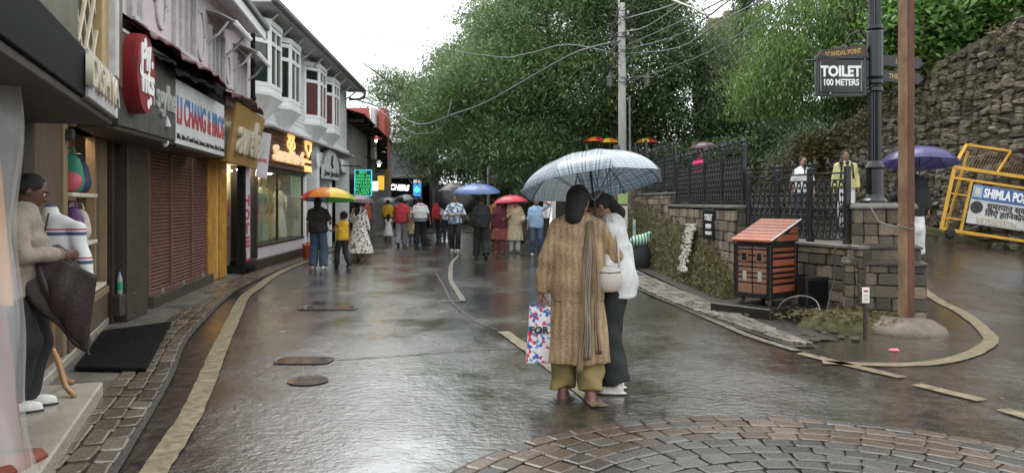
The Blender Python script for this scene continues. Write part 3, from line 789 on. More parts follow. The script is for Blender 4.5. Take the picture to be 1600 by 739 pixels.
# bushes on top of the rubble wall
def bush(label, c, r, ns, m, size=.12, per=40, cat='bush', name='bush', grp='bushes on the slope'):
    t = thing(name, label, cat, (c[0], c[1], c[2] - r[2] * .8), group=grp)
    st = MB()
    for _ in range(9):
        e = Vector(c) + Vector((random.uniform(-1, 1) * r[0], random.uniform(-1, 1) * r[1], random.uniform(0, .8) * r[2])) * .8
        st.tube([Vector((c[0], c[1], c[2] - r[2])), Vector(c).lerp(e, .5), e], [.03, .02, .008], 5)
    st.build('stems', MATS['bark'], t)
    C, rv = crown_points([(c, r, ns)], per, .22, .35); leaves('foliage', C - np.array(t.location), size, m, t, .3, 1.9, rv)
    return t
bush('bright broad-leaved bush on the rubble wall right of the rusty pole', (9.35, 17.6, 5.6), (1.0, .8, .95), 210, 'leaf_bright', .17)
bush('second bright bush higher on the wall beside the brown trunk', (11.2, 17.6, 6.1), (1.1, .9, .9), 190, 'leaf_bright', .17)
bush('low green bush hugging the wall top behind the rusty pole', (9.1, 17.5, 4.75), (.75, .6, .45), 90, 'leaf_light', .12)
bush('dark bush crowning the wall beside the toilet sign', (9.9, 19.0, 5.3), (1.2, 1.0, .9), 170, 'leaf_dark', .15)
bush('small weedy shrub at the wall foot above the walking couple', (8.1, 20.4, 3.0), (.5, .5, .5), 60, 'leaf_moss', .1)
bush('dark hedge clump behind the far railings', (6.2, 27.5, 2.6), (1.8, .9, 1.0), 160, 'leaf_dark', .16)
bush('dark hedge clump behind the person in red', (7.2, 25.5, 2.8), (1.2, .9, 1.0), 130, 'leaf_dark', .16)
bush('dark hedge clump at the bend behind the pink umbrella', (1.6, 36.5, 1.2), (1.6, 1.0, 1.2), 150, 'leaf_dark', .2)
bush('dark hedge clump at the bend behind the blue umbrella', (-.6, 41, 1.2), (1.8, 1.0, 1.3), 150, 'leaf_dark', .2)
# big brown trunk at the top right corner
mb = MB().tube([(12.3, 19, 5.0), (12.0, 19, 6.2), (12.1, 19, 8.5)], [.55, .46, .44], 12)
tr = thing('tree_trunk', 'thick brown bare trunk on the wall top in the corner', 'tree', (12.3, 19, 5.0)); mb.build('trunk', mat('bark_brown', (.15, .10, .06), .85, var=.4, vscale=10, bump=.9, bscale=18, stretch=(1, 1, .3)), tr, smooth=True)
# yellow stone tower wall behind the trees
tw = thing('stone_tower', 'yellowish stone tower wall glimpsed above the trees', 'building', (12, 44, 8))
mat('yellow_stone', (.30, .25, .16), .8, var=.3, vscale=4, bump=.5, bscale=12)
fr = Frame((11.3, 44.3), (13.7, 44)); fr.n = -fr.n if fr.n.y > 0 else fr.n
fr.M = Matrix(((fr.d.x, fr.n.x, 0, fr.a.x), (fr.d.y, fr.n.y, 0, fr.a.y), (0, 0, 1, 0), (0, 0, 0, 1)))
one('wall', MATS['yellow_stone'], tw, fr, 0, 2.2, -3, 0, 6, 12.0)
YB = [block_mesh('stone', 'yellow_stone', 170 + i, rough=.04, bevel=.06) for i in range(4)]
z = 8.4; kk = 0
while z < 11.95:
    u = 0 if kk % 2 else -.25
    while u < 2.2:
        u1 = min(u + .55, 2.2); u0 = max(0, u)
        piece('stone', random.choice(YB), tw, fr.p((u0 + u1) / 2, 0.01, z + .17), (0, 0, math.atan2(fr.d.y, fr.d.x)), (u1 - u0 - .03, .08, .31)); u = u1 if u1 < 2.2 else 9
    z += .34; kk += 1
one('parapet', MATS['yellow_stone'], tw, fr, .9, 1.5, -.6, .05, 12.0, 12.5)

# ---------------------------------------------------------------- ornate iron railings
mat('black_iron', (.035, .036, .038), .24, metal=.5, var=.2, bump=.2, bscale=60)
def arc(c, r, a0, a1, n=10): return [(c[0] + r * math.cos(a0 + (a1 - a0) * i / n), 0, c[1] + r * math.sin(a0 + (a1 - a0) * i / n)) for i in range(n + 1)]
def baluster_mesh(h, w):
    """a cast pattern: two mirrored S-curves with scrolls, knobs and a spear"""
    mb = MB()
    for s in (-1, 1):
        pts = []
        for i in range(19):
            t = i / 18; x = s * w * (.12 + .30 * abs(math.sin(t * math.pi * 2.0)) ** 1.1); pts.append((x, 0, h * t))
        mb.tube(pts, .0105, 5)
        for zc in (.27, .74): mb.tube(arc((s * w * .40, h * zc), w * .14, -2.2 if s > 0 else -.9, 2.2 if s > 0 else 4.1, 7), .0095, 4)
        mb.tube(arc((s * w * .2, h * .5), w * .14, 0, 2 * math.pi, 8), .0095, 4)
    for zc, rr in ((.02, .024), (.13, .02), (.25, .026), (.38, .02), (.5, .036), (.62, .02), (.75, .026), (.87, .02), (.97, .022)): mb.sphere((0, 0, h * zc), (rr, .014, rr * 1.2), 6, 4)
    mb.tube([(0, 0, h * .25), (0, 0, h * .75)], .006, 4)
    me = bpy.data.meshes.new('baluster'); me.from_pydata(mb.v, [], mb.f); me.materials.append(MATS['black_iron']); me.polygons.foreach_set('use_smooth', [True] * len(me.polygons)); return me
def finial_mesh():
    mb = MB().lathe([(.004, 0), (.009, .0), (.009, .05), (.022, .06), (.009, .075), (.02, .10), (.028, .13), (.016, .165), (.002, .21)], 6)
    for s in (-1, 1): mb.tube([(s * .012, 0, .075), (s * .045, 0, .085), (s * .05, 0, .12), (s * .032, 0, .125)], .006, 4)
    me = bpy.data.meshes.new('finial'); me.from_pydata(mb.v, [], mb.f); me.materials.append(MATS['black_iron']); return me
FIN = finial_mesh()
def railing(label, a, b, z0a, z0b, h, npanel, pw, first=None):
    d = Vector((b[0] - a[0], b[1] - a[1], 0)); Ln = d.length; d.normalize(); rz = math.atan2(d.y, d.x)
    t = thing('iron_railing', label, 'railing', (a[0], a[1], z0a), group='black iron railings on the retaining wall')
    P = lambda u, z: Vector((a[0], a[1], z0a + (z0b - z0a) * u / Ln + z)) + d * u
    for zz, th in ((.05, .022), (h - .03, .022), (h - .12, .014)):
        M = plane_M(P(0, zz), P(Ln, zz) - P(0, zz)); MB().bbox(0, Ln, -th / 2, th / 2, -.018, .018, .004, M).build('rail', MATS['black_iron'], t)
    BM = baluster_mesh(h - .17, pw)
    for k in range(npanel + 1):
        u = Ln * k / npanel; p = P(u, 0)
        if k == 0 and first is False: continue
        mb = MB().bbox(p.x - .035, p.x + .035, p.y - .035, p.y + .035, p.z, p.z + h + .05, .006); mb.bbox(p.x - .045, p.x + .045, p.y - .045, p.y + .045, p.z - .01, p.z + .05, .006)
        mb.lathe([(.03, h + .05), (.015, h + .07), (.03, h + .1), (.002, h + .15)], 8, (p.x, p.y, p.z)); mb.build('post', MATS['black_iron'], t)
    for k in range(npanel):
        L1 = Ln / npanel; nb = max(2, int(round((L1 - .09) / pw)))
        for j in range(nb):
            u = k * L1 + .045 + (L1 - .09) * (j + .5) / nb
            piece('baluster', BM, t, P(u, .055), (0, 0, rz), (1, 1, 1))
            if j % 2 == 0 or nb < 3: piece('finial', FIN, t, P(u, h - .02), (0, 0, rz), (1, 1, 1))
    return t
railing('lowest iron railing run right of the slatted bin, ending at the stone pillar', (4.30, 9.85), (3.68, 11.95), .97, .97, .94, 3, .135)
railing('second iron railing run with tall spear finials above the small black sign', (3.66, 12.1), (3.6, 16.7), 1.46, 1.46, .90, 4, .15)
railing('third iron railing run just right of the concrete pole', (3.6, 16.9), (3.55, 20.1), 1.73, 1.73, .95, 3, .17)
railing('farthest iron railing run behind the plaid umbrella', (3.55, 20.3), (3.3, 24), 2.06, 2.06, .95, 3, .19)

# ---------------------------------------------------------------- posts
mat('post_black', (.010, .012, .015), .3, metal=.3, var=.3, bump=.15, bscale=30, coat=.3)
mat('sign_black', (.006, .007, .009), .3, var=.2); mat('letter_white', (.8, .8, .78), .5, var=.04); mat('letter_gold', (.45, .28, .08), .4, var=.1)
LPX, LPY = 4.70, 9.95
lp = thing('lamp_post', 'black fluted lamp post with finger signs on the stone pillar', 'lamp post', (LPX, LPY, 1.5))
fl = []
for k in range(48):
    a = 2 * math.pi * k / 48; rr = .070 + .008 * math.cos(a * 12); fl.append((LPX + rr * math.cos(a), LPY + rr * math.sin(a)))
MB().prism(fl, 1.62, 4.9).build('shaft', MATS['post_black'], lp)
MB().lathe([(.16, 1.46), (.16, 1.52), (.13, 1.55), (.105, 1.60), (.105, 1.92), (.125, 1.95), (.10, 2.0), (.08, 2.03)], 16, (LPX, LPY, 0)).build('base', MATS['post_black'], lp)
for z in (2.92, 3.02, 3.72): MB().lathe([(.075, z), (.105, z + .015), (.105, z + .06), (.075, z + .075)], 16, (LPX, LPY, 0)).build('collar', MATS['post_black'], lp)
MB().lathe([(.09, 3.1), (.105, 3.12), (.105, 3.70), (.09, 3.72)], 16, (LPX, LPY, 0)).build('sleeve', MATS['post_black'], lp)
# bracket arm with hanging TOILET sign
arm = MB().tube([(LPX, LPY, 3.36), (LPX - .92, LPY - .05, 3.32)], .016, 6); arm.build('bracket_arm', MATS['post_black'], lp)
sc_ = MB()
sc_.tube([(LPX - .1 - .012 * k, LPY - .02, 3.42 + .10 * math.sin(k * .45) * math.exp(-k * .03)) for k in range(22)], .012, 5)
sc_.tube([(LPX - .22 + .085 * math.cos(a), LPY - .02, 3.50 + .085 * math.sin(a)) for a in np.linspace(0, 6.2, 14)], .011, 5)
sc_.tube([(LPX - .12, LPY - .02, 3.6), (LPX - .2, LPY - .02, 3.72), (LPX - .33, LPY - .02, 3.66), (LPX - .40, LPY - .02, 3.52), (LPX - .52, LPY - .02, 3.47)], .011, 5)
sc_.build('scrollwork', MATS['post_black'], lp)
# arrow finger sign
M = plane_M((LPX - .42, LPY - .06, 3.42), (1, .05, .12))
ar = MB().prism([(-.38, -.02), (-.30, .07), (.30, .07), (.30, -.075), (-.30, -.075)], -.012, .012, M).build('finger_sign', mat('sign_brown', (.05, .022, .012), .45), lp)
text('lettering', 'SCANDAL POINT', .085, M @ Matrix.Translation((-.02, 0, .013)), MATS['letter_gold'], ar, .002, xs=.72, bold=.002)
for zz, s in ((3.36, 'LIFT'), (3.16, 'THE MALL')):
    M = plane_M((LPX + .33, LPY + .02, zz - .04), (1, .1, -.07)); f = MB().prism([(-.26, -.07), (.26, -.07), (.33, 0), (.26, .07), (-.26, .07)], -.012, .012, M).build('finger_sign', MATS['sign_black'], lp)
    text('lettering', s, .085, M @ Matrix.Translation((0, 0, .013)), MATS['letter_gold'], f, .002, xs=.8, bold=.002)
ts = thing('hanging_sign', 'black hanging sign reading TOILET 100 METERS under the bracket', 'sign', (LPX - .5, LPY - .05, 2.88))
M = plane_M((LPX - .47, LPY - .06, 3.12), (1, .06, .008)); w_, h_ = .318, .242
MB().bbox(-w_ + .03, w_ - .03, -h_ + .03, h_ - .03, -.015, .012, .004, M).build('board', MATS['sign_black'], ts)
fb = MB()
for s in (-1, 1): fb.bbox(s * w_ - .018, s * w_ + .018, -h_ - .01, h_ + .01, -.02, .02, .004, M)
for s in (-1, 1): fb.bbox(-w_ + .019, w_ - .019, s * h_ - .018, s * h_ + .018, -.02, .02, .004, M)
fb.build('frame', MATS['post_black'], ts)
fb = MB()
for s in (-1, 1): fb.box(s * (w_ - .05) - .004, s * (w_ - .05) + .004, -h_ + .05, h_ - .05, .012, .016, M)
fb.build('trim', mat('trim_grey', (.3, .3, .3), .5), ts)
for s in (-1, 1): MB().tube([M @ Vector((s * .24, h_, 0)), M @ Vector((s * .24, h_ + .06, 0))], .007, 5).build('hanger', MATS['post_black'], ts)
text('lettering', 'TOILET', .185, M @ Matrix.Translation((0, .055, .013)), MATS['letter_white'], ts, .003, bold=.008, xs=.88)
text('lettering', '100 METERS', .115, M @ Matrix.Translation((0, -.085, .013)), MATS['letter_white'], ts, .003, bold=.003, xs=.80)

# rusty pole
mat('rust', (.14, .048, .020), .7, var=.4, vscale=5, col2=(.055, .022, .012), bump=.4, bscale=30, stretch=(1, 1, .3), rough2=.85)
mat('old_cream', (.30, .20, .12), .7, vscale=4, col2=(.11, .045, .02), bump=.4, bscale=30, stretch=(1, 1, .4))
rp_ = thing('rusty_pole', 'tall square pole streaked with orange rust standing in the cement mound', 'pole', (4.56, 8.88, .13))
Mr = Matrix.Translation((4.56, 8.88, 0)) @ Matrix.Rotation(R(30), 4, 'Z')
MB().bbox(-.066, .066, -.066, .066, .10, 4.6, .012, Mr).build('shaft', MATS['rust'], rp_)
MB().box(-.0685, -.0665, -.058, .058, .18, 4.55, Mr).build('paint_face', MATS['old_cream'], rp_)
MB().tube([Mr @ Vector((.09 * math.cos(a), .09 * math.sin(a), 1.22 + .03 * math.sin(a * 1))) for a in np.linspace(0, 6.28, 20)], .006, 5).build('wire_tie', mat('cable_grey', (.16, .16, .15), .6), rp_)
mb = MB().tube([(4.36, 9.35, 1.45), (4.40, 9.2, 1.26), (4.5, 8.97, 1.20), (4.6, 8.79, 1.26)], .009, 6)
tag(mb.build('loose_cable', MATS['cable_grey']), 'grey cable slung from the stone pillar to the rusty pole', 'cable')

# concrete utility pole with lamps and wires
mat('pole_concrete', (.30, .295, .285), .7, var=.22, vscale=6, bump=.3, bscale=40, stretch=(1, 1, .4))
CPX, CPY = 2.93, 20.3
up = thing('utility_pole', 'grey concrete utility pole tangled with cables above the plaid umbrella', 'utility pole', (CPX, CPY, 0))
MB().tube([(CPX, CPY, 0), (CPX - .03, CPY, 6.75)], [.125, .085], 14).build('shaft', MATS['pole_concrete'], up, smooth=True)
for z in (2.3, 2.72, 4.6, 4.75, 5.9, 6.35): MB().lathe([(.08, z), (.13 - z * .005, z), (.13 - z * .005, z + .05), (.08, z + .05)], 14, (CPX, CPY, 0)).build('band', MATS['cable_grey'], up)
MB().tube([(CPX + .19, CPY - .05, 1.4), (CPX + .17, CPY - .05, 4.3)], .025, 6).build('conduit', MATS['cable_grey'], up)
mat('bracket_grey', (.05, .055, .05), .5)
for s in (-1, 1):
    MB().tube([(CPX, CPY, 4.72), (CPX + s * .35, CPY - .05, 4.80), (CPX + s * .62, CPY - .1, 4.82)] if s > 0 else [(CPX, CPY, 4.75), (CPX - .22, CPY - .05, 4.95), (CPX - .34, CPY - .1, 4.86)], .014, 6).build('lamp_arm', MATS['bracket_grey'], up)
    lx = CPX + (.62 if s > 0 else -.36)
    la = MB().lathe([(.015, 4.82), (.10, 4.78), (.10, 4.75), (.085, 4.74), (.055, 4.54), (.02, 4.52)], 6, (lx, CPY - .1, 0)).build('street_lantern', mat('lantern', (.10, .10, .09), .3), up)
    MB().lathe([(.005, 4.90), (.03, 4.86), (.03, 4.82), (.11, 4.775), (.11, 4.765)], 6, (lx, CPY - .1, 0)).build('cap', MATS['bracket_grey'], la)
for k in range(5):
    z = 5.6 + k * .28; MB().lathe([(.02, z), (.035, z + .01), (.02, z + .04), (.035, z + .05), (.02, z + .09)], 8, (CPX - .12 + .24 * (k % 2), CPY - .1, 0)).build('insulator', mat('porcelain', (.45, .42, .38), .3), up)
box_ = MB().bbox(CPX - .25, CPX - .12, CPY - .12, CPY + .05, 2.5, 3.0, .01).build('junction_box', MATS['bracket_grey'], up)
coil = MB()
for q in range(14):
    r_ = random.uniform(.12, .35); z0 = random.uniform(4.9, 6.8); ph = random.uniform(0, 6)
    coil.tube([(CPX + r_ * math.cos(ph + a) * random.uniform(.9, 1.1), CPY - .15 + .1 * math.sin(a), z0 + r_ * 1.1 * math.sin(ph + a)) for a in np.linspace(0, random.uniform(3, 6), 12)], .010, 4)
coil.build('cable_tangle', mat('cable_black', (.02, .02, .02), .6), up)
MB().box(CPX - .153, CPX + .10, CPY - .16, CPY - .157, 1.45, 1.75).build('notice', mat('notice_green', (.35, .50, .18), .6), up)
MB().box(CPX - .13, CPX + .10, CPY - .165, CPY - .161, .8, 1.4).build('notice', MATS['litter_white'], up)
def wire(pts, r, label, m='cable_grey', step=.5):
    return tag(MB().tube(catmull(pts, step), r, 5).build('overhead_wire', MATS[m], smooth=True), label, 'wire', 'overhead wires')
tp = Vector((CPX - .05, CPY - .1, 6.4))
wire([AT(968, 65, 20.3), AT(905, 80, 21), AT(830, 120, 22.5), AT(760, 160, 24), AT(705, 180, 25.5), AT(655, 195, 27), AT(600, 170, 28), AT(545, 153, 28)], .028, 'thick grey cable sagging from the concrete pole to the white building')
wire([AT(968, 85, 20.3), AT(885, 70, 22), AT(820, 85, 24), AT(750, 86, 26), AT(480, 40, 30)], .016, 'thin wire running left across the tree from the pole top')
wire([AT(705, 160, 25.5), AT(690, 200, 26), AT(650, 210, 27), AT(615, 190, 28), AT(590, 170, 29)], .02, 'lower looping cable before the far shops')
wire([AT(972, 60, 20.3), AT(930, 110, 20), AT(880, 170, 24), AT(830, 220, 28), AT(780, 250, 32)], .018, 'dark wire slanting down left into the tree', 'cable_black')
wire([AT(970, 80, 20.3), AT(945, 115, 20.5), AT(900, 175, 25), AT(840, 235, 30)], .018, 'second slanting wire beside the first one', 'cable_black')
wire([AT(975, 30, 20.3), AT(1040, 12, 17), AT(1065, 0, 15), AT(1120, -30, 12)], .018, 'pale wire rising right from the pole top')
wire([AT(975, 50, 20.3), AT(1010, 42, 18), AT(1090, -10, 14)], .018, 'second pale wire rising right from the pole')
wire([AT(978, 72, 20.3), AT(1050, 40, 17), AT(1130, 0, 13), AT(1160, -20, 12)], .016, 'third pale wire rising right')
wire([AT(978, 78, 20.3), AT(1060, 55, 17), AT(1150, -6, 12)], .014, 'fourth pale wire rising right')
wire([AT(975, 85, 20.3), AT(1060, 75, 19), AT(1125, 35, 17), AT(1200, -5, 15)], .014, 'wire passing before the stone tower')
wire([AT(980, 128, 20.3), AT(1050, 105, 19), AT(1130, 70, 17), AT(1250, -10, 14)], .014, 'lowest wire on the right of the pole')
wire([AT(1050, 0, 14), AT(1085, 14, 14), AT(1110, 24, 14), AT(1132, 0, 14), AT(1140, -20, 14)], .02, 'white looping wire against the sky patch', 'litter_white')
wire([AT(395, 50, 16.3), AT(430, 62, 18), AT(470, 72, 21), AT(498, 74, 24)], .012, 'thin wire strung under the eaves of the white building')
# thin distant posts
for px, Y, z1, lab in ((763, 34, 3.2, 'thin pale post standing behind the blue umbrella'), (678, 40, 3.6, 'thin pale pole at the far bend by the lit shop')):
    p = AT(px, 316, Y); t = thing('post', lab, 'post', (p.x, p.y, 0)); MB().tube([(p.x, p.y, 0), (p.x, p.y, z1)], [.07, .06], 8).build('shaft', MATS['pole_concrete'], t, smooth=True)
    MB().bbox(p.x + .05, p.x + .35, p.y - .1, p.y + .1, z1 - .9, z1 - .55, .02).build('box', MATS['pole_concrete'], t)
# ================================================================ left side: the row of shops
mat('dark_wood', (.030, .020, .014), .5, var=.35, vscale=8, bump=.3, bscale=30, stretch=(1, 1, .3))
mat('brown_panel', (.095, .066, .044), .45, var=.2, vscale=6, bump=.2, bscale=25, stretch=(1, 1, .3))
mat('frame_beige', (.22, .155, .09), .5, var=.15, bump=.15)
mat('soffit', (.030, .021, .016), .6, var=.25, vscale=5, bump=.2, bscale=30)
mat('grey_plaster', (.16, .155, .15), .75, var=.3, vscale=3, bump=.4, bscale=25)
mat('dark_pier', (.042, .033, .026), .55, var=.3, vscale=5, bump=.4, bscale=35)
mat('marble', (.30, .27, .225), .22, var=.2, vscale=3, rough2=.4)
mat('pink_wall', (.58, .50, .52), .75, var=.08, vscale=2.5, bump=.25, bscale=18)
mat('white_wall', (.66, .68, .68), .75, var=.10, vscale=2, bump=.35, bscale=14)
mat('white_paint', (.74, .75, .74), .5, var=.06, vscale=5, bump=.15)
mat('old_trim', (.45, .44, .44), .6, var=.2, vscale=8)
mat('glass_dark', (.012, .016, .018), .06, var=.2, vscale=2, spec=.8)
mat('glass_grey', (.10, .12, .13), .08, var=.3, vscale=1.5, spec=.8)
def clear_glass():
    m = bpy.data.materials.new('clear_glass'); m.use_nodes = True; MATS['clear_glass'] = m; nt = m.node_tree
    t = _n(nt, 'BsdfTransparent'); t.inputs[0].default_value = (.9, .93, .92, 1); g = _n(nt, 'BsdfGlossy'); g.inputs['Roughness'].default_value = .03
    lw = _n(nt, 'LayerWeight'); lw.inputs[0].default_value = .5; pw = _n(nt, 'Math', operation='POWER'); pw.inputs[1].default_value = 5; nt.links.new(lw.outputs['Facing'], pw.inputs[0]); fz = _n(nt, 'Math', operation='MULTIPLY_ADD'); fz.inputs[1].default_value = .45; fz.inputs[2].default_value = .03; nt.links.new(pw.outputs[0], fz.inputs[0]); mx = _n(nt, 'MixShader')
    nt.links.new(fz.outputs[0], mx.inputs[0]); nt.links.new(t.outputs[0], mx.inputs[1]); nt.links.new(g.outputs[0], mx.inputs[2])
    nt.links.new(mx.outputs[0], nt.nodes['Material Output'].inputs['Surface'])
clear_glass()
mat('maroon_sheet', (.10, .018, .024), .3, var=.3, vscale=4, bump=.3, rough2=.5)
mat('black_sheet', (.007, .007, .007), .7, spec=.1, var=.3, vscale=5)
mat('shutter', (.12, .052, .038), .45, var=.25, vscale=4, bump=.2, bscale=40, rough2=.65)
mat('yellow_column', (.40, .20, .03), .5, var=.3, vscale=4)
mat('board_grey', (.05, .048, .046), .4, var=.35, vscale=4, col2=(.10, .098, .095), rough2=.55)
mat('board_white', (.44, .44, .42), .5, vscale=2.5, col2=(.60, .60, .58), bump=.1)
mat('sign_yellow', (.30, .18, .05), .45, var=.12, vscale=3)
mat('sign_red', (.20, .012, .016), .45, var=.15)
mat('letter_black', (.012, .012, .012), .4); mat('letter_red', (.42, .04, .06), .5); mat('letter_blue', (.05, .16, .42), .5)
mat('letter_grey', (.42, .42, .40), .4)
mat('letter_steel', (.62, .56, .44), .35, metal=.2)
mat('lit_warm', (.9, .55, .25), .4, emit=(1, .50, .16), estr=.6)
mat('lit_cream', (.75, .58, .42), .35, emit=(1, .62, .3), estr=.30)
mat('lit_white', (.9, .9, .9), .4, emit=(1, 1, 1), estr=1.0)
mat('lit_green', (.1, .8, .3), .4, emit=(.06, .8, .24), estr=.45)
mat('lit_cyan', (.1, .6, .8), .4, emit=(.04, .5, .6), estr=.5)
mat('led_panel', (.004, .02, .012), .4, emit=(.0, .06, .03), estr=.3)
mat('plank_brown', (.10, .045, .025), .5, var=.3, vscale=10, bump=.3, bscale=30, stretch=(.2, 1, 1))
mat('corrugated', (.23, .23, .225), .5, var=.35, vscale=2.5, bump=.2, rough2=.7, col2=(.12, .12, .118))
mat('red_roof', (.52, .10, .085), .5, var=.15, vscale=3)
mat('slate', (.12, .125, .13), .5, var=.25, vscale=3)
mat('interior', (.30, .22, .15), .8, var=.2, vscale=3); mat('interior_pale', (.55, .50, .40), .8, var=.1)
mat('lamp_glow', (1, .9, .75), .5, emit=(1, .82, .55), estr=30)

def letters(fr, s, u0, u1, v, w, size, m, parent, depth=.02, bold=.0, shear=0, name='lettering', xs=None):
    """lettering centred between u0 and u1 on a facade, squeezed to fit"""
    o = text(name, s, size, Matrix.Identity(4), m, None, depth, bold=bold, shear=shear)
    xs_ = [v_.co.x for v_ in o.data.vertices]; wd = max(xs_) - min(xs_); c = (max(xs_) + min(xs_)) / 2
    k = (u1 - u0) / wd if xs is None else xs
    par = wloc(parent)
    o.data.transform(Matrix.Translation(-par) @ fr.tm((u0 + u1) / 2, w, v) @ Matrix.Diagonal((k, 1, 1, 1)) @ Matrix.Translation((-c, 0, 0)))
    o.parent = parent; return o
# text planes: seen from the street the far end is on the right, so +u reads left to right
# ---- shop with the lattice sign, nearest on the left
F1 = Frame((-1.474 - .37 * 2.4, 2.4), (-1.474 - .37 * 9.75, 9.75))
U1 = lambda Y: F1.uY(Y)
sh = thing('corner_shop', 'dark brown shop with lattice fascia nearest on the left edge', 'shop', (-3.6, 5.8, 0))
one('step', MATS['marble'], sh, F1, U1(3.0), U1(5.62), -1.2, .50, .0, .15, b=.012)
one('threshold', MATS['marble'], sh, F1, U1(5.7), U1(9.6), -.5, .04, .03, .12, b=.01)
one('floor', MATS['interior'], sh, F1, 0, U1(9.7), -3, -1.25, .02, .1)
one('back_wall', MATS['interior_pale'], sh, F1, 0, U1(9.7), -2.3, -2.2, .1, 2.6)
one('end_wall', MATS['interior'], sh, F1, U1(9.6), U1(9.7), -2.2, -.05, .1, 2.6)
one('ceiling', MATS['interior'], sh, F1, 0, U1(9.7), -2.2, .0, 2.45, 2.55)
one('pillar', MATS['brown_panel'], sh, F1, U1(5.75), U1(6.85), -.25, -.02, .13, 2.42)
one('pillar_trim', MATS['frame_beige'], sh, F1, U1(6.86), U1(6.98), -.25, .01, .13, 2.42)
one('pillar_trim', MATS['dark_wood'], sh, F1, U1(5.45), U1(5.74), -.25, .03, .13, 2.42)
# glazed display: sill, frame, glass
one('sill', MATS['brown_panel'], sh, F1, U1(7.0), U1(9.55), -.35, .03, .12, .42)
one('sill_trim', MATS['frame_beige'], sh, F1, U1(7.0), U1(9.5), -.3, .045, .42, .50)
one('frame', MATS['frame_beige'], sh, F1, U1(9.2), U1(9.5), -.12, .02, .5, 2.3)
one('frame', MATS['frame_beige'], sh, F1, U1(7.02), U1(7.08), -.12, .0, .5, 2.3)
one('frame', MATS['frame_beige'], sh, F1, U1(8.55), U1(8.62), -.1, .0, .5, 2.3)
one('frame', MATS['frame_beige'], sh, F1, U1(7.0), U1(9.5), -.12, .022, 2.22, 2.34)
one('glass', MATS['clear_glass'], sh, F1, U1(8.64), U1(9.19), -.06, -.052, .51, 2.21, b=0)
one('lintel', MATS['dark_wood'], sh, F1, U1(5.4), U1(9.7), -.3, .06, 2.3, 2.62)
one('shelf', MATS['interior_pale'], sh, F1, U1(7.15), U1(8.5), -.28, .03, 1.55, 1.59)
one('shelf', MATS['interior_pale'], sh, F1, U1(7.15), U1(8.5), -.28, .03, 1.05, 1.09)
one('shelf', MATS['interior_pale'], sh, F1, U1(7.15), U1(9.1), -.28, .03, .52, .56)
one('back_panel', mat('panel_warm', (.40, .26, .17), .6), sh, F1, U1(7.1), U1(9.2), -.36, -.30, .52, 2.3)
lp_ = one('ceiling_lamp', MATS['lamp_glow'], sh, F1, U1(7.4), U1(8.4), -.2, -.14, 2.25, 2.28)
one('bracket', MATS['dark_wood'], sh, F1, U1(6.9), U1(7.02), .0, .07, 2.06, 2.16)
# fascia that juts out over the pavement
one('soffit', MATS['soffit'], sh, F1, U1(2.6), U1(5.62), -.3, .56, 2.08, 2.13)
one('fascia', MATS['black_sheet'], sh, F1, U1(2.6), U1(4.42), .50, .58, 2.13, 2.42)
mat('fascia_gold', (.10, .085, .03), .5, vscale=5, col2=(.02, .024, .014), bump=.3, bscale=12, stretch=(1, 1, .3))
one('fascia_panel', MATS['fascia_gold'], sh, F1, U1(2.6), U1(4.42), .46, .54, 2.42, 4.6)
one('sign_panel', MATS['old_trim'], sh, F1, U1(4.42), U1(5.62), .50, .60, 2.13, 2.43)
one('backing', MATS['fascia_gold'], sh, F1, U1(4.42), U1(5.55), .42, .47, 2.43, 4.6)
one('gold_strip', mat('gold_board', (.36, .25, .11), .5, var=.15), sh, F1, U1(5.18), U1(5.45), .47, .56, 2.43, 4.6)
one('edge_strip', MATS['old_trim'], sh, F1, U1(5.452), U1(5.62), .40, .61, 2.43, 4.6)
one('side_wall', MATS['grey_plaster'], sh, F1, U1(5.625), U1(5.8), -.5, .42, 2.1, 4.6)
one('upper_wall', MATS['brown_panel'], sh, F1, U1(2.6), U1(7.5), -.6, .40, 2.62, 4.6)
lat = MB()
for k in range(-6, 10):
    for s in (-1, 1):
        u0 = U1(4.44) + k * .27; pts = []
        for t in np.linspace(0, 1, 40):
            z = 2.44 + 1.6 * t; u = u0 + s * 1.6 * t * .85 + (0 if s > 0 else 1.36)
            if U1(4.44) < u < U1(5.17): pts.append(F1.p(u, .52 + .008 * s, z))
        if len(pts) > 1: lat.tube(pts, .013, 4)
lat.build('lattice', mat('lattice_cream', (.50, .44, .33), .6), sh)
letters(F1, 'DISHYA', U1(4.36), U1(5.50), 2.28, .61, .26, MATS['letter_steel'], sh, .02, .004)
# goods in the display
def backpack(label, c, m1, m2, s=1.0):
    t = thing('backpack', label, 'backpack', c, group='backpacks in the shop window'); c = Vector(c)
    V, F = surfnets(lambda X, Y, Z: np.maximum(smin(el((X, Y, Z), (0, 0, .22 * s), (.15 * s, .09 * s, .24 * s)), el((X, Y, Z), (0, 0, .12 * s), (.16 * s, .1 * s, .14 * s)), .05), -Z), (-.25, -.2, -.05), (.25, .2, .55), .02)
    mesh_np('body', V, F, MATS[m1], t)
    V, F = surfnets(lambda X, Y, Z: np.maximum(el((X, Y, Z), (.04, -.06 * s, .13 * s), (.12 * s, .09 * s, .12 * s)), -Z), (-.25, -.25, -.03), (.25, .2, .4), .02)
    mesh_np('front_pocket', V, F, MATS[m2], t)
    mb = MB().tube([(-.05, 0, .44 * s), (-.03, 0, .52 * s), (.03, 0, .52 * s), (.05, 0, .44 * s)], .012, 6); me = bpy.data.meshes.new('handle'); me.from_pydata(mb.v, [], mb.f); link('handle', me, MATS[m1], t)
    return t
mat('bag_green', (.03, .22, .14), .6); mat('bag_pink', (.50, .10, .13), .6); mat('bag_navy', (.03, .04, .10), .6); mat('bag_purple', (.12, .05, .16), .6); mat('bag_cream', (.5, .45, .35), .6)
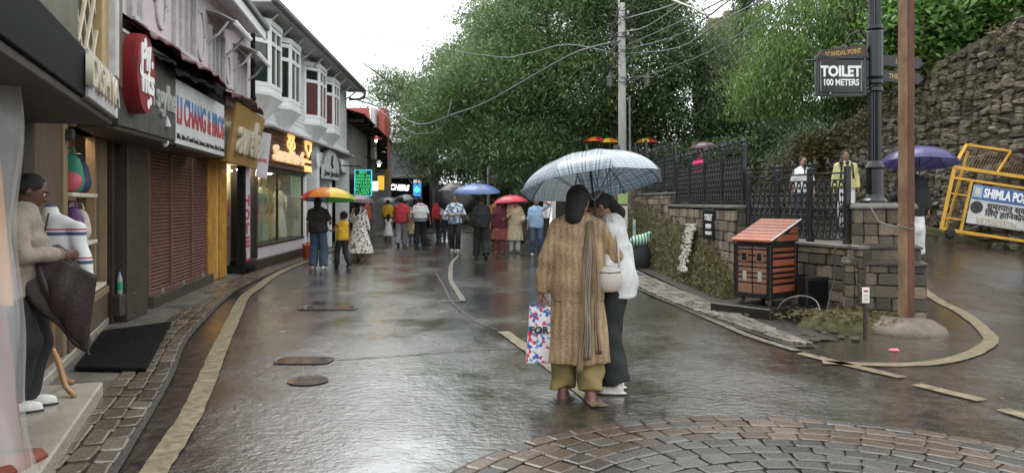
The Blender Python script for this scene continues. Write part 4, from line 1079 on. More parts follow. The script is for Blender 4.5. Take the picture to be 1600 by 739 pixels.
q = F1.p(U1(7.62), -.08, 1.58); backpack('green and pink school backpack on the upper shelf of the window', (q.x, q.y, 1.592), 'bag_green', 'bag_pink', .85)
q = F1.p(U1(8.15), -.10, 1.58); backpack('navy backpack beside the green one in the window', (q.x, q.y, 1.592), 'bag_navy', 'bag_navy', .8)
q = F1.p(U1(7.72), -.08, 1.08); backpack('purple backpack on the middle shelf of the window', (q.x, q.y, 1.092), 'bag_purple', 'bag_purple', .8)
q = F1.p(U1(8.2), -.10, 1.08); backpack('cream bag at the end of the middle shelf', (q.x, q.y, 1.092), 'bag_cream', 'bag_cream', .75)
# water bottle on the sill
q = F1.p(U1(9.62), .12, .0); q = AT(187, 470, 9.35)
bt = thing('water_bottle', 'small clear bottle with green label on the ledge by the pier', 'bottle', (q.x, q.y, .38))
MB().lathe([(.03, .38), (.034, .39), (.034, .55), (.028, .59), (.013, .62), (.013, .635)], 12, (q.x, q.y, 0)).build('body', mat('bottle_pet', (.35, .42, .40), .1, alpha=.75), bt, smooth=True)
MB().lathe([(.0355, .44), (.0355, .53)], 12, (q.x, q.y, 0)).build('label_band', mat('bottle_green', (.02, .25, .12), .4), bt)
MB().lathe([(.015, .635), (.015, .655)], 10, (q.x, q.y, 0)).build('cap', mat('cap_blue', (.05, .2, .5), .4), bt)
tag(MB().bbox(q.x - .22, q.x + .06, q.y - .10, q.y + .3, .12, .38, .01).build('plinth_block', MATS['dark_pier']), 'low dark plinth block under the water bottle', 'block')
# rubber drain mat
a, b, c_, d_ = G(116, 578, .05), G(228, 580, .05), G(268, 505, .05), G(160, 520, .05)
mt = thing('rubber_mat', 'black ribbed rubber mat on the pavement before the brown pier', 'mat', ((a + c_) / 2))
MB().add([a, b, c_, d_] + [p + Vector((0, 0, .018)) for p in (a, b, c_, d_)], [(0, 1, 2, 3), (4, 5, 6, 7), (0, 1, 5, 4), (1, 2, 6, 5), (2, 3, 7, 6), (3, 0, 4, 7)]).build('pad', MATS['black_sheet'], mt)
rb = MB()
for k in range(26):
    t = (k + .5) / 26; p0 = a.lerp(b, t) + Vector((0, 0, .024)); p1 = d_.lerp(c_, t) + Vector((0, 0, .024)); rb.tube([p0, p1], .008, 4)
for k in range(30):
    t = (k + .5) / 30; p0 = a.lerp(d_, t) + Vector((0, 0, .024)); p1 = b.lerp(c_, t) + Vector((0, 0, .024)); rb.tube([p0, p1], .007, 4)
rb.build('ribs', MATS['black_sheet'], mt)
# hanging clear plastic sheet at the picture edge, with garments behind
mp_ = mat('plastic_sheet', (.72, .72, .72), .16, var=.08, vscale=3, alpha=.42, bump=.5, bscale=6, stretch=(1, 1, .25), spec=.8)
nu, nv = 16, 40; vs = []
for j in range(nv + 1):
    t = j / nv; z = 2.08 - 2.02 * t
    for i in range(nu + 1):
        s = i / nu; x0, x1 = -3.1, -2.38 + .10 * t ** 1.5 - .08 * math.sin(t * 5) * t + .03 * math.sin(t * 14)
        x = x0 + (x1 - x0) * s; y = 3.75 + (x + 2.4) * -.5 + .05 * math.sin(s * 16 + t * 2.0) + .03 * math.sin(s * 37 + t * 7)
        vs.append((x, y, z))
ps = MB().add(vs, [(j * (nu + 1) + i, j * (nu + 1) + i + 1, (j + 1) * (nu + 1) + i + 1, (j + 1) * (nu + 1) + i) for j in range(nv) for i in range(nu)]).build('plastic_sheet', mp_, smooth=True)
tag(ps, 'hanging sheet of clear crumpled plastic at the left picture edge', 'plastic sheet')
def hung_cloth(label, x, y, z0, z1, w, m, cat='garment'):
    t = thing('hanging_garment', label, cat, (x, y, z1), group='garments hung behind the plastic')
    vs = []; nu, nv = 20, 12
    for j in range(nv + 1):
        for i in range(nu):
            a = 2 * math.pi * i / nu; tt = j / nv; ww = w * (.55 + .45 * tt)
            vs.append((ww * math.cos(a), .07 * math.sin(a) * (1 + .3 * math.sin(5 * a + tt * 3)), (z0 - z1) * tt))
    me = bpy.data.meshes.new('cloth'); me.from_pydata(vs, [], [(j * nu + i, j * nu + (i + 1) % nu, (j + 1) * nu + (i + 1) % nu, (j + 1) * nu + i) for j in range(nv) for i in range(nu)] + [tuple(range(nu))])
    link('cloth', me, m, t, True)
    mb = MB().tube([(-w * .5, 0, .0), (0, 0, .05), (w * .5, 0, 0)], .008, 5); mb.tube([(0, 0, .05), (0, 0, .12), (.03, 0, .15), (.04, 0, .12)], .004, 4)
    me = bpy.data.meshes.new('hanger'); me.from_pydata(mb.v, [], mb.f); link('hanger', me, MATS['dark_wood'], t)
hung_cloth('orange garment hung behind the plastic at the left edge', -2.86, 4.1, .95, 1.78, .2, mat('cloth_orange', (.50, .20, .02), .8, bump=.3, bscale=15))
hung_cloth('red-brown garment hanging low behind the plastic', -2.80, 4.02, .22, .95, .25, mat('cloth_rust', (.16, .035, .02), .8, bump=.3, bscale=15))
mb = MB().bbox(-3.0, -2.46, 3.7, 4.1, .0, .2, .03); tag(mb.build('wet_sack', MATS['cloth_rust']), 'low red-brown bundle on the ground behind the plastic', 'sack')

# ---- pier and shuttered shop
F2 = Frame((-3.41 - .153 * 7.0, 7.0), (-3.41 - .153 * 16.4, 16.4)); U2 = lambda Y: F2.uY(Y); X2 = F2.ux
s2 = thing('shuttered_shop', 'closed shop with brown roller shutters under the LI CHANG sign', 'shop', (-5.1, 11.5, 0))
one('pier', MATS['dark_pier'], s2, F2, X2(199, .14), X2(230, .14), -.05, .15, .04, 2.35, b=.012)
one('wall_strip', MATS['dark_wood'], s2, F2, X2(174), X2(198, .05), -.3, .02, .04, 2.3)
ua, ub = X2(229), X2(325)
one('plinth', MATS['dark_pier'], s2, F2, ua, ub, -.1, .10, .03, .20)
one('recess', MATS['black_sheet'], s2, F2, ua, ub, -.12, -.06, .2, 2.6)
marks = [ua, ua + (ub - ua) * .30, ua + (ub - ua) * .64, ub]
for k in range(3):
    mb = MB(); u0, u1 = marks[k] + .035, marks[k + 1] - .035; nsl = 44
    prof = []
    for i in range(nsl):
        z = .20 + 2.3 * i / nsl; dz = 2.3 / nsl
        prof += [(z, .0), (z + dz * .25, .022), (z + dz * .6, .026), (z + dz * .85, .004)]
    vs = [F2.p(u, w, z) for z, w in prof for u in (u0, u1)]
    mb.add(vs, [(2 * i, 2 * i + 1, 2 * i + 3, 2 * i + 2) for i in range(len(prof) - 1)])
    st = mb.build('shutter', MATS['shutter'], s2)
    one('bottom_bar', MATS['shutter'], st, F2, u0, u1, -.01, .04, .17, .25)
    q = F2.p((u0 + u1) / 2, .05, .2); MB().lathe([(.03, .16), (.035, .2), (.03, .24), (.012, .27)], 8, (q.x, q.y, 0)).build('padlock', MATS['cable_grey'], st)
for u in marks: one('guide_rail', MATS['shutter'], s2, F2, u - .034, u + .034, -.03, .045, .2, 2.5)
one('awning_beam', MATS['black_sheet'], s2, F2, X2(170, .5), X2(357, .5), -.1, .05, 2.45, 3.2)
# big grey board with the red oval, then the white board
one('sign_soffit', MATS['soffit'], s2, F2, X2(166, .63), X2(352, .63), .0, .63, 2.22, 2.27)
g1, g2, g3 = X2(183, .65), X2(275, .65), X2(351, .65)
gb = one('sign_board', MATS['board_grey'], s2, F2, g1, g2 - .01, .58, .65, 2.27, 3.22)
one('sign_cheek', MATS['black_sheet'], s2, F2, X2(164, .62), g1 - .003, .10, .66, 2.25, 3.28)
one('board_edge', MATS['old_trim'], gb, F2, g1, g2 - .01, .55, .66, 3.22, 3.26)
uc = g1 + .40; zc = 2.84
ov = [(F2.p(uc + .44 * math.cos(a) * .82, 0, 0), zc + .45 * math.sin(a)) for a in np.linspace(0, 2 * math.pi, 40, endpoint=False)]
def oval(name, k, w0, w1, m, par):
    vs = [F2.p(uc + .30 * k * math.cos(a), w, zc + .42 * k * math.sin(a)) for w in (w0, w1) for a in np.linspace(0, 2 * math.pi, 40, endpoint=False)]
    return MB().add(vs, [tuple(range(40)), tuple(range(40, 80))] + [(i, (i + 1) % 40, 40 + (i + 1) % 40, 40 + i) for i in range(40)]).build(name, m, par)
ol = oval('oval_sign', 1, .651, .77, MATS['sign_red'], s2); oval('oval_rim', .97, .77, .806, mat('oval_face', (.21, .02, .022), .45, var=.4, vscale=5), ol)
letters(F2, 'Pil', uc - .20, uc + .12, zc + .15, .807, .36, MATS['letter_white'], ol, .012, .012, .15)
letters(F2, 'nts', uc - .17, uc + .23, zc - .08, .807, .38, MATS['letter_white'], ol, .012, .012, .1)
for (du, dv, r_) in ((-.17, .02, .06), (.05, -.31, .045), (.12, -.27, .04), (-.05, .31, .05), (.18, .12, .035)):
    q = F2.p(uc + du, .808, zc + dv); MB().add([F2.p(uc + du + r_ * math.cos(a), .812, zc + dv + r_ * 1.2 * math.sin(a)) for a in np.linspace(0, 6.28, 12, endpoint=False)], [tuple(range(12))]).build('motif', MATS['letter_white'], ol)
letters(F2, 'om sgylhe', uc + .36, g2 - .06, 2.74, .655, .42, MATS['letter_grey'], gb, .012, .008)
q = F2.p(g2 - .42, .66, 2.45); MB().lathe([(.002, 2.38), (.05, 2.41), (.035, 2.46), (.002, 2.54)], 10, (q.x, q.y, 0)).build('drop_mark', MATS['letter_grey'], gb)
wb = one('sign_board', MATS['board_white'], s2, F2, g2, g3, .57, .645, 2.24, 3.06)
def two_tone():
    m = bpy.data.materials.new('red_blue_letter'); m.use_nodes = True; MATS['red_blue_letter'] = m; nt = m.node_tree; b = nt.nodes['Principled BSDF']
    tc = _n(nt, 'TexCoord'); sx = _n(nt, 'SeparateXYZ'); rp = _n(nt, 'ValToRGB'); e = rp.color_ramp.elements
    e[0].position = .50; e[0].color = (.36, .05, .06, 1); e[1].position = .60; e[1].color = (.07, .17, .36, 1)
    ad = _n(nt, 'Math', operation='SUBTRACT'); ad.inputs[1].default_value = 2.16; nt.links.new(tc.outputs['Object'], sx.inputs[0]); nt.links.new(sx.outputs['Z'], ad.inputs[0]); nt.links.new(ad.outputs[0], rp.inputs[0]); nt.links.new(rp.outputs[0], b.inputs['Base Color']); b.inputs['Roughness'].default_value = .5
    return m
letters(F2, 'LI CHANG & BROS', g2 + .06, g3 - .05, 2.66, .648, .48, two_tone(), wb, .006, .012)
letters(F2, 'Mfrs. Sales of Travel Goods, Suitcase, Ladies Purses, Belts & Chamba', g2 + .05, g3 - .04, 2.34, .648, .10, MATS['letter_black'], wb, .003, .001)
one('trim', MATS['letter_black'], wb, F2, g2, g3, .60, .66, 2.20, 2.24)
# ragged sheet awning over the signs
def awning(name, u0, u1, w0, w1, v0, v1, m, par, wave=.03, n=40):
    vs = []
    for i in range(n + 1):
        u = u0 + (u1 - u0) * i / n; jig = wave * noise.noise((u * 2.3, 1.7, 0)); rip = .012 * math.sin(u * 42)
        vs += [F2.p(u, w0, v0 + rip), F2.p(u, w1 + jig, v1 + rip + jig), F2.p(u, w1 + jig, v1 + rip + jig - .025), F2.p(u, w0, v0 + rip - .03)]
    return MB().add(vs, [(4 * i + k, 4 * i + 4 + k, 4 * i + 4 + (k + 1) % 4, 4 * i + (k + 1) % 4) for i in range(n) for k in range(4)]).build(name, m, par)
awning('awning_sheet', X2(228, .8), X2(362, .8), .42, .86, 3.56, 3.30, MATS['maroon_sheet'], s2, .07)
awning('awning_fringe', X2(236, .8), X2(352, .8), .60, .80, 3.24, 3.13, MATS['black_sheet'], s2, .09)
one('awning_back', MATS['black_sheet'], s2, F2, X2(225, .6), X2(356, .6), .50, .57, 3.06, 3.42)
# security lamp under the sign
q = AT(258, 224, 9.4); cl = thing('wall_lamp', 'small white dome lamp under the grey board', 'lamp', (q.x, q.y, q.z)); MB().lathe([(.01, .08), (.02, .05), (.04, .03), (.045, 0), (.03, -.035), (.002, -.05)], 12, q).build('dome', MATS['board_white'], cl, smooth=True); MB().tube([q, q + Vector((0, 0, .10))], .006, 5).build('stem', MATS['black_sheet'], cl)
# loose slab in front of the shutter
p0, p1, p2, p3 = G(262, 477, .08), G(312, 474, .08), G(332, 459, .08), G(292, 460, .08)
sl = MB().add([p0, p1, p2, p3] + [p - Vector((0, 0, .05)) for p in (p0, p1, p2, p3)], [(0, 1, 2, 3), (4, 5, 6, 7), (0, 1, 5, 4), (1, 2, 6, 5), (2, 3, 7, 6), (3, 0, 4, 7)]); tag(sl.build('stone_slab', MATS['wet_concrete']), 'wet grey slab lying before the middle shutter', 'slab')

# ---- the pink upper storey
pk = thing('pink_building', 'pale pink upper storey with oval panels above the closed shop', 'building', (-4.8, 12, 3.3))
PW = .45
one('wall', MATS['pink_wall'], pk, F2, U2(8.2), U2(15.9), -.3, PW, 3.2, 5.0)
one('corner_wall', MATS['grey_plaster'], pk, F2, U2(7.2), U2(8.2) - .01, -.3, .38, 2.6, 5.2)
one('cream_strip', mat('cream_strip', (.42, .36, .26), .6), pk, F2, U2(6.5), U2(6.95), -.2, .30, 3.2, 5.2)
for Yc, zc_, hh, ww in ((9.6, 3.98, .30, .20), (11.6, 4.02, .37, .24), (13.5, 3.84, .235, .17)):
    uc_ = U2(Yc); ring = MB().tube([F2.p(uc_ + ww * math.cos(a), PW + .012, zc_ + hh * math.sin(a)) for a in np.linspace(0, 2 * math.pi, 33)], .022, 6)
    for s in (-1, 1):
        ring.tube([F2.p(uc_ + s * (ww - .01), PW + .012, zc_ + .0), F2.p(uc_ + s * (ww + .09), PW + .012, zc_)], .018, 5)
        ring.tube([F2.p(uc_ + s * (ww - .01), PW + .012, zc_ + .06), F2.p(uc_ + s * (ww + .07), PW + .012, zc_ + .06)], .014, 5)
    ring.build('oval_moulding', MATS['old_trim'], pk, smooth=True)
def window(par, fr, u0, u1, v0, v1, w, n=2, m='old_trim', g='glass_grey', rail=None, fw=.05, curtain=None):
    win = fr.box(MB(), u0, u1, w - .06, w - .03, v0, v1).build('window', MATS[g], par)
    f = MB()
    fr.box(f, u0 - fw, u0, w - .05, w + .03, v0 - fw, v1 + fw, .004); fr.box(f, u1, u1 + fw, w - .05, w + .03, v0 - fw, v1 + fw, .004)
    fr.box(f, u0, u1, w - .05, w + .03, v1, v1 + fw, .004); fr.box(f, u0, u1, w - .05, w + .03, v0 - fw, v0, .004)
    f.build('frame', MATS[m], win)
    for k in range(1, n):
        u = u0 + (u1 - u0) * k / n; fr.box(MB(), u - .022, u + .022, w - .045, w + .015, v0, v1, .003).build('mullion', MATS[m], win)
    if rail: fr.box(MB(), u0, u1, w - .042, w + .012, rail - .02, rail + .02, .003).build('glazing_bar', MATS[m], win)
    fr.box(MB(), u0 - fw - .03, u1 + fw + .03, w - .03, w + .07, v0 - fw - .04, v0 - fw, .004).build('sill', MATS[m], win)
    return win
window(pk, F2, U2(8.45), U2(8.75), 3.6, 4.7, PW + .03, 1)
window(pk, F2, U2(10.15), U2(11.15), 3.60, 4.72, PW + .03, 3)
window(pk, F2, U2(12.15), U2(13.05), 3.52, 4.26, PW + .03, 3)
window(pk, F2, U2(14.1), U2(15.0), 3.50, 4.2, PW + .03, 3, g='pink_wall')
for Y0, Y1, z0 in ((11.95, 13.25, 4.36), (13.95, 15.3, 4.26), (9.9, 11.3, 4.85)):
    mb = MB(); u0, u1 = U2(Y0), U2(Y1); n = 9; vs = []
    for i in range(n + 1):
        a = i / n; wv = PW + .02 + .42 * a; vv = z0 + .16 * (1 - a ** 1.6)
        vs += [F2.p(u0, wv, vv), F2.p(u1, wv, vv), F2.p(u1, wv, vv - .025), F2.p(u0, wv, vv - .025)]
    mb.add(vs, [(4 * i + k, 4 * i + (k + 1) % 4, 4 * i + 4 + (k + 1) % 4, 4 * i + 4 + k) for i in range(n) for k in range(4)])
    cp = mb.build('canopy', MATS['old_trim'], pk)
    for u in (u0 + .05, u1 - .05): MB().tube([F2.p(u, PW, z0 - .35), F2.p(u, PW + .18, z0 - .22), F2.p(u, PW + .33, z0 - .02)], .02, 6).build('bracket', MATS['old_trim'], cp)
    fr_ = MB()
    for k in range(14):
        u = u0 + (u1 - u0) * (k + .5) / 14; c0 = F2.p(u, PW + .44, z0 - .03); MB().sphere(c0, (.045, .012, .045), 8, 4).build('scallop', MATS['white_paint'], cp)
one('soffit', MATS['pink_wall'], pk, F2, U2(8.2), U2(15.2), PW, .84, 4.86, 4.9)
one('eaves_board', MATS['white_paint'], pk, F2, U2(8.2), U2(15.2), .80, .84, 4.72, 4.88)
one('roof', MATS['slate'], pk, F2, U2(7.2), U2(15.25), -2, .90, 4.92, 5.02)
q0, q1 = F2.p(U2(15.75), PW + .03, 2.4), F2.p(U2(15.75), PW + .03, 5.0); MB().tube([q0, q1], .055, 10).build('drain_pipe', MATS['black_sheet'], pk, smooth=True)
for z in (2.9, 3.6, 4.3): q = F2.p(U2(15.75), PW + .03, z); MB().lathe([(.07, z), (.075, z), (.075, z + .06), (.06, z + .06)], 10, (q.x, q.y, 0)).build('pipe_collar', MATS['black_sheet'], pk)

# ---- yellow fronted boutique
s3 = thing('yellow_boutique', 'narrow boutique with yellow columns and yellow sign board', 'shop', (-5.4, 14.6, 0))
one('column', MATS['yellow_column'], s3, F2, X2(326, .05), X2(339, .05), -.04, .05, .05, 2.5)
one('column', MATS['yellow_column'], s3, F2, X2(345, .10), X2(354.5, .10), .0, .10, .05, 2.5)
one('column_edge', mat('cream_edge', (.6, .5, .3), .6), s3, F2, X2(339.5, .04), X2(342, .04), -.04, .04, .05, 2.5)
one('dark_gap', MATS['black_sheet'], s3, F2, X2(342.2, .03), X2(345, .03), -.06, .02, .05, 2.5)
one('door_step', MATS['black_sheet'], s3, F2, X2(356), X2(384, .1), -.4, .42, .03, .16)
one('glass_door', MATS['clear_glass'], s3, F2, X2(357), X2(371), .02, .03, .16, 2.3, b=0)
one('door_panel', mat('panel_cream', (.62, .55, .42), .6, var=.1), s3, F2, X2(356), X2(376), -.16, -.1, .16, 2.4)
one('poster', mat('poster_pink', (.55, .22, .22), .6, var=.2, vscale=5), s3, F2, X2(357.5), X2(366), -.095, -.09, .7, 1.55, b=0)
one('poster_patch', MATS['board_white'], s3, F2, X2(359), X2(364), -.088, -.085, 1.0, 1.2, b=0)
one('door_jamb', MATS['white_paint'], s3, F2, X2(371), X2(375), -.05, .06, .16, 2.35)
one('ceiling_lamp', MATS['lamp_glow'], s3, F2, X2(360), X2(370), .12, .17, 2.16, 2.19)
sb_u0, sb_u1 = X2(357, .5), X2(402, .5)
M0 = F2.M @ Matrix.Translation((0, .5, 2.25)) @ Matrix.Rotation(R(-9), 4, 'X')
sb = MB().bbox(sb_u0, sb_u1, -.06, .0, 0, 1.02, .008, M0).build('sign_board', MATS['sign_yellow'], s3)
MB().bbox(sb_u0, sb_u1, -.5, .0, -.05, 0, .008, M0).build('sign_soffit', MATS['sign_yellow'], s3)
one('sign_side', MATS['black_sheet'], s3, F2, sb_u0 - .26, sb_u0 - .006, .05, .42, 2.25, 3.2)
# letters on the tilted board
o = text('lettering', 'aurelia', .62, Matrix.Identity(4), MATS['letter_steel'], None, .035, bold=.012)
xsv = [v.co.x for v in o.data.vertices]; wd = max(xsv) - min(xsv)
Mt = M0 @ Matrix.Translation(((sb_u0 + sb_u1) / 2 - .02, .04, .46)) @ Matrix(((1, 0, 0, 0), (0, 0, 1, 0), (0, 1, 0, 0), (0, 0, 0, 1)))
o.data.transform(Matrix.Translation(-wloc(s3)) @ Mt @ Matrix.Diagonal((2.1 / wd, 1.55, 1, 1)) @ Matrix.Translation((-(max(xsv) + min(xsv)) / 2, 0, 0))); o.parent = s3
awning('awning_sheet', X2(352, .6), X2(420, .8), .30, .74, 3.46, 3.34, MATS['maroon_sheet'], s3, .08, 30)
# HOTEL signs
ht = thing('hotel_sign', 'tall grey panel with HOTEL in red letters down the wall', 'sign', F2.p(X2(383, .3), .3, .3))
one('panel', mat('panel_lilac', (.50, .46, .49), .6, var=.1), ht, F2, X2(380, .34), X2(391, .34), .28, .34, .3, 2.3)
one('post', MATS['black_sheet'], ht, F2, X2(376.5, .3), X2(379.5, .3), .22, .36, .05, 2.4)
for k, ch in enumerate('HOTEL'): letters(F2, ch, X2(381.5, .34), X2(389.5, .34), 1.52 - k * .285, .345, .30, MATS['letter_red'], ht, .004, .012)
hb = thing('hanging_banner', 'narrow white HOTEL banner slanting between yellow sign and wood fascia', 'sign', AT(412, 282, 16.2))
a0, a1, a2, a3 = AT(408, 206, 16.4), AT(424, 210, 16.6), AT(417, 280, 16.6), AT(400, 276, 16.4)
def quadslab(name, p, m, par, th=.04):
    nrm = (p[1] - p[0]).cross(p[3] - p[0]).normalized() * th
    return MB().add(list(p) + [q + nrm for q in p], [(0, 1, 2, 3), (7, 6, 5, 4), (0, 1, 5, 4), (1, 2, 6, 5), (2, 3, 7, 6), (3, 0, 4, 7)]).build(name, m, par)
quadslab('frame', (a0, a1, a2, a3), MATS['panel_lilac'], hb)
ins = lambda a, b: a0.lerp(a1, a).lerp(a3.lerp(a2, a), b) + Vector((0, -.012, 0))
quadslab('panel', (ins(.15, .05), ins(.8, .05), ins(.8, .76), ins(.15, .76)), MATS['board_white'], hb, .006)
quadslab('panel', (ins(.15, .82), ins(.8, .82), ins(.8, .95), ins(.15, .95)), MATS['panel_lilac'], hb, .006)
pc = ins(.48, .62); text('lettering', 'HOTEL', .10, plane_M(pc + Vector((0, -.012, 0)), (a1 - a0), (a0 - a3)), MATS['letter_red'], hb, .002, bold=.004, xs=.7)
pc = ins(.48, .30); text('lettering', 'GOPAL', .16, plane_M(pc + Vector((0, -.012, 0)), (a3 - a0), (a1 - a0)), MATS['letter_grey'], hb, .002, bold=.003, xs=1)

# ---- white building with oriel windows
FW = Frame((-5.52, 16.0), (-6.12, 28.4)); XW = FW.ux
wh = thing('white_building', 'white painted building with four oriel bay windows', 'building', (-5.8, 22, 0))
one('upper_wall', MATS['white_wall'], wh, FW, .0, FW.len, -4, 0, 3.16, 5.62)
bd = MB()
for k in range(22): bd.add(*[]) if False else FW.box(bd, .0, FW.len, .0, .012, 3.2 + k * .11, 3.2 + k * .11 + .085, .003)
bd.build('clapboards', MATS['white_wall'], wh)
one('string_course', MATS['white_paint'], wh, FW, XW(462, .1), FW.len, 0, .10, 3.30, 3.40)
one('roof', MATS['slate'], wh, FW, -.3, FW.len + .3, -4, .62, 5.66, 5.72)
one('soffit', MATS['old_trim'], wh, FW, -.3, FW.len + .3, .0, .58, 5.60, 5.655)
one('gutter', MATS['slate'], wh, FW, -.3, FW.len + .35, .58, .68, 5.60, 5.74, b=.03)
MB().tube(catmull([FW.p(FW.len + .2, .62, 5.6), FW.p(FW.len + .25, .62, 5.45), FW.p(FW.len + .3, .40, 5.35), FW.p(FW.len + .1, .08, 5.3)], .1), .05, 8).build('down_pipe', MATS['slate'], wh, smooth=True)
for u in np.arange(.6, FW.len, 1.25): MB().tube([FW.p(u, .02, 5.2), FW.p(u, .28, 5.36), FW.p(u, .5, 5.58)], .03, 6).build('eave_bracket', MATS['old_trim'], wh)
def oriel(px0, px1, vb, vt, red=None):
    """three-sided bay on a tapered corbel"""
    d = .34; u0 = XW(px0, d * .5); u1 = XW(px1, d * .5); c = (u0 + u1) / 2; hw = min(.95, (u1 - u0) * .5)
    ring = [(c - hw, 0), (c - hw * .52, d), (c + hw * .52, d), (c + hw, 0)]
    o = thing_part(wh, 'oriel_window', MATS['white_paint'], [[FW.p(u, w, z) for u, w in ring] for z in (vb, vb + .12)])
    # tapered corbel below
    tip = FW.p(c, .02, vb - .62); base = [FW.p(u, w, vb) for u, w in ring]
    base2 = [FW.p(c + (u - c) * 1.06, w * 1.08, vb + .0) for u, w in ring]; base3 = [FW.p(c + (u - c) * 1.06, w * 1.08, vb - .07) for u, w in ring]; low = [FW.p(c + (u - c) * .30, w * .32, vb - .52) for u, w in ring]
    MB().add(base2 + base3 + low + [tip], [(0, 1, 2, 3)] + [(q * 4 + i, q * 4 + i + 1, q * 4 + 5 + i, q * 4 + 4 + i) for q in (0, 1) for i in range(3)] + [(8 + i, 9 + i, 12) for i in range(3)]).build('corbel', MATS['white_wall'], o)
    # faces: posts, rails, panes
    segs_ = [(ring[i], ring[i + 1]) for i in range(3)]
    zm = vb + .12 + (vt - vb) * .66
    for (a, b) in segs_:
        A, B = FW.p(a[0], a[1], 0), FW.p(b[0], b[1], 0); dd = (B - A); Ln = dd.length; M = Matrix.Translation(A) @ Matrix(((dd.x / Ln, dd.y / Ln, 0, 0), (dd.y / Ln, -dd.x / Ln, 0, 0), (0, 0, 1, 0), (0, 0, 0, 1)))
        for z0, z1 in ((vb + .2, zm - .04), (zm + .04, vt - .1)):
            MB().box(.07, Ln - .07, -.05, -.02, z0, z1, M).build('pane', MATS[red if red and z1 < zm else 'glass_dark'], o)
        fm = MB()
        fm.bbox(0, .075, -.07, .012, vb + .12, vt, .004, M); fm.bbox(Ln - .075, Ln, -.07, .012, vb + .12, vt, .004, M)
        for z in (vb + .12, zm - .045, vt - .11): fm.bbox(.074, Ln - .074, -.065, .008, z, z + .09, .004, M)
        if Ln > .7: fm.bbox(Ln / 2 - .03, Ln / 2 + .03, -.06, .006, vb + .2, vt - .1, .003, M)
        fm.build('frame', MATS['white_paint'], o)
    MB().add([FW.p(c + (u - c) * 1.05, w * 1.06, z) for z in (vt, vt + .12) for u, w in ring] + [FW.p(c, 0, vt + .3)], [(0, 1, 2, 3), (0, 1, 5, 4), (1, 2, 6, 5), (2, 3, 7, 6), (4, 5, 8), (5, 6, 8), (6, 7, 8)]).build('cap', MATS['white_wall'], o)
    return o
def thing_part(par, name, m, rings):
    n = len(rings[0]); vs = [p for r in rings for p in r]
    return MB().add(vs, [tuple(range(n)), tuple(range(n, 2 * n))] + [(i, (i + 1) % n, n + (i + 1) % n, n + i) for i in range(n)]).build(name, m, par)
mat('curtain_red', (.10, .03, .03), .3)
oriel(401, 436, 3.86, 5.32); oriel(436, 465, 3.78, 5.28); oriel(482, 508, 3.74, 5.30, 'curtain_red'); oriel(507, 528, 3.72, 5.26, 'curtain_red')
# ground floor: wood fascia with lit emblem and letters
wf = thing('dress_shop', 'dress shop with lit letters on brown wood fascia and bright display window', 'shop', (-5.7, 19.5, 0))
fa, fb_ = XW(424, .14), XW(487, .14)
for k in range(8):
    one('plank', MATS['plank_brown'], wf, FW, fa, fb_, .02, .13 + .004 * (k % 2), 2.30 + k * .108, 2.30 + k * .108 + .098, b=.008)
one('plank_backing', MATS['dark_wood'], wf, FW, fa - .02, fb_ + .02, -.05, .02, 2.26, 3.18)
one('ledge', MATS['old_trim'], wf, FW, fa - .6, FW.len, -.2, .3, 3.17, 3.22)
ls = letters(FW, 'Sarante 6', fa + .12, fb_ - 1.1, 2.62, .16, .50, MATS['lit_cream'], wf, .035, .014, .1)
em = MB(); uq = fa + 1.75
for (du, dv, r_) in ((0, .06, .10), (-.13, -.06, .1), (.13, -.06, .1), (-.1, .16, .08), (.1, .16, .08), (0, -.16, .09)):
    em.tube([FW.p(uq + du * 1.6 + r_ * 1.5 * math.cos(a), .17, 2.98 + dv + r_ * math.sin(a)) for a in np.linspace(0, 6.3, 14)], .026, 6)
em.build('emblem', MATS['lit_warm'], wf)
us = fb_ - .58; em = MB()
for k_ in (1, .72): em.tube([FW.p(us + x * k_ * 1.25, .17, 2.97 + z * k_) for x, z in ((-.3, .17), (.3, .17), (.28, -.02), (0, -.24), (-.28, -.02), (-.3, .17))], .024, 6)
em.build('shield_emblem', MATS['lit_warm'], wf)
letters(FW, '5 Emm', us - .36, us + .34, 2.62, .16, .13, MATS['lit_warm'], wf, .02, .004)
letters(FW, 'INDIA', us - .36, us + .44, 2.40, .16, .2, MATS['lit_warm'], wf, .02, .012)
# display window
dw0, dw1 = XW(399), XW(472)
one('plinth', MATS['dark_wood'], wf, FW, dw0 - .2, dw1 + .1, -.6, .10, .03, .26)
one('stall_riser', MATS['panel_lilac'], wf, FW, dw0, dw1 - .1, -.5, .05, .26, .52)
one('window_sill', MATS['dark_wood'], wf, FW, dw0, dw1, -.5, .07, .52, .58)
one('display_back', MATS['interior_pale'], wf, FW, dw0, dw1, -1.2, -1.12, .5, 2.3)
one('display_side', MATS['interior_pale'], wf, FW, dw1 - .12, dw1 - .04, -1.12, -.02, .5, 2.3)
one('display_side', MATS['dark_wood'], wf, FW, dw0 - .1, dw0 - .02, -1.12, .06, .3, 2.3)
one('display_floor', MATS['marble'], wf, FW, dw0, dw1, -1.12, -.06, .5, .56)
one('display_ceiling', MATS['interior_pale'], wf, FW, dw0, dw1, -1.12, -.02, 2.24, 2.3)
one('glass', MATS['clear_glass'], wf, FW, dw0, dw1, 0, .008, .58, 2.2, b=0)
for u in (dw0 + .02, dw0 + (dw1 - dw0) * .40, dw1 - .04): one('mullion', MATS['dark_wood'], wf, FW, u - .025, u + .025, -.02, .035, .58, 2.24)
one('head_frame', MATS['dark_wood'], wf, FW, dw0 - .1, dw1 + .1, -.1, .08, 2.2, 2.32)
for k in range(3): one('ceiling_lamp', MATS['lamp_glow'], wf, FW, dw0 + .5 + k * 1.2, dw0 + .9 + k * 1.2, -.6, -.5, 2.22, 2.237)
one('door', MATS['glass_dark'], wf, FW, dw1 + .2, XW(488), -.25, -.2, .1, 2.2)
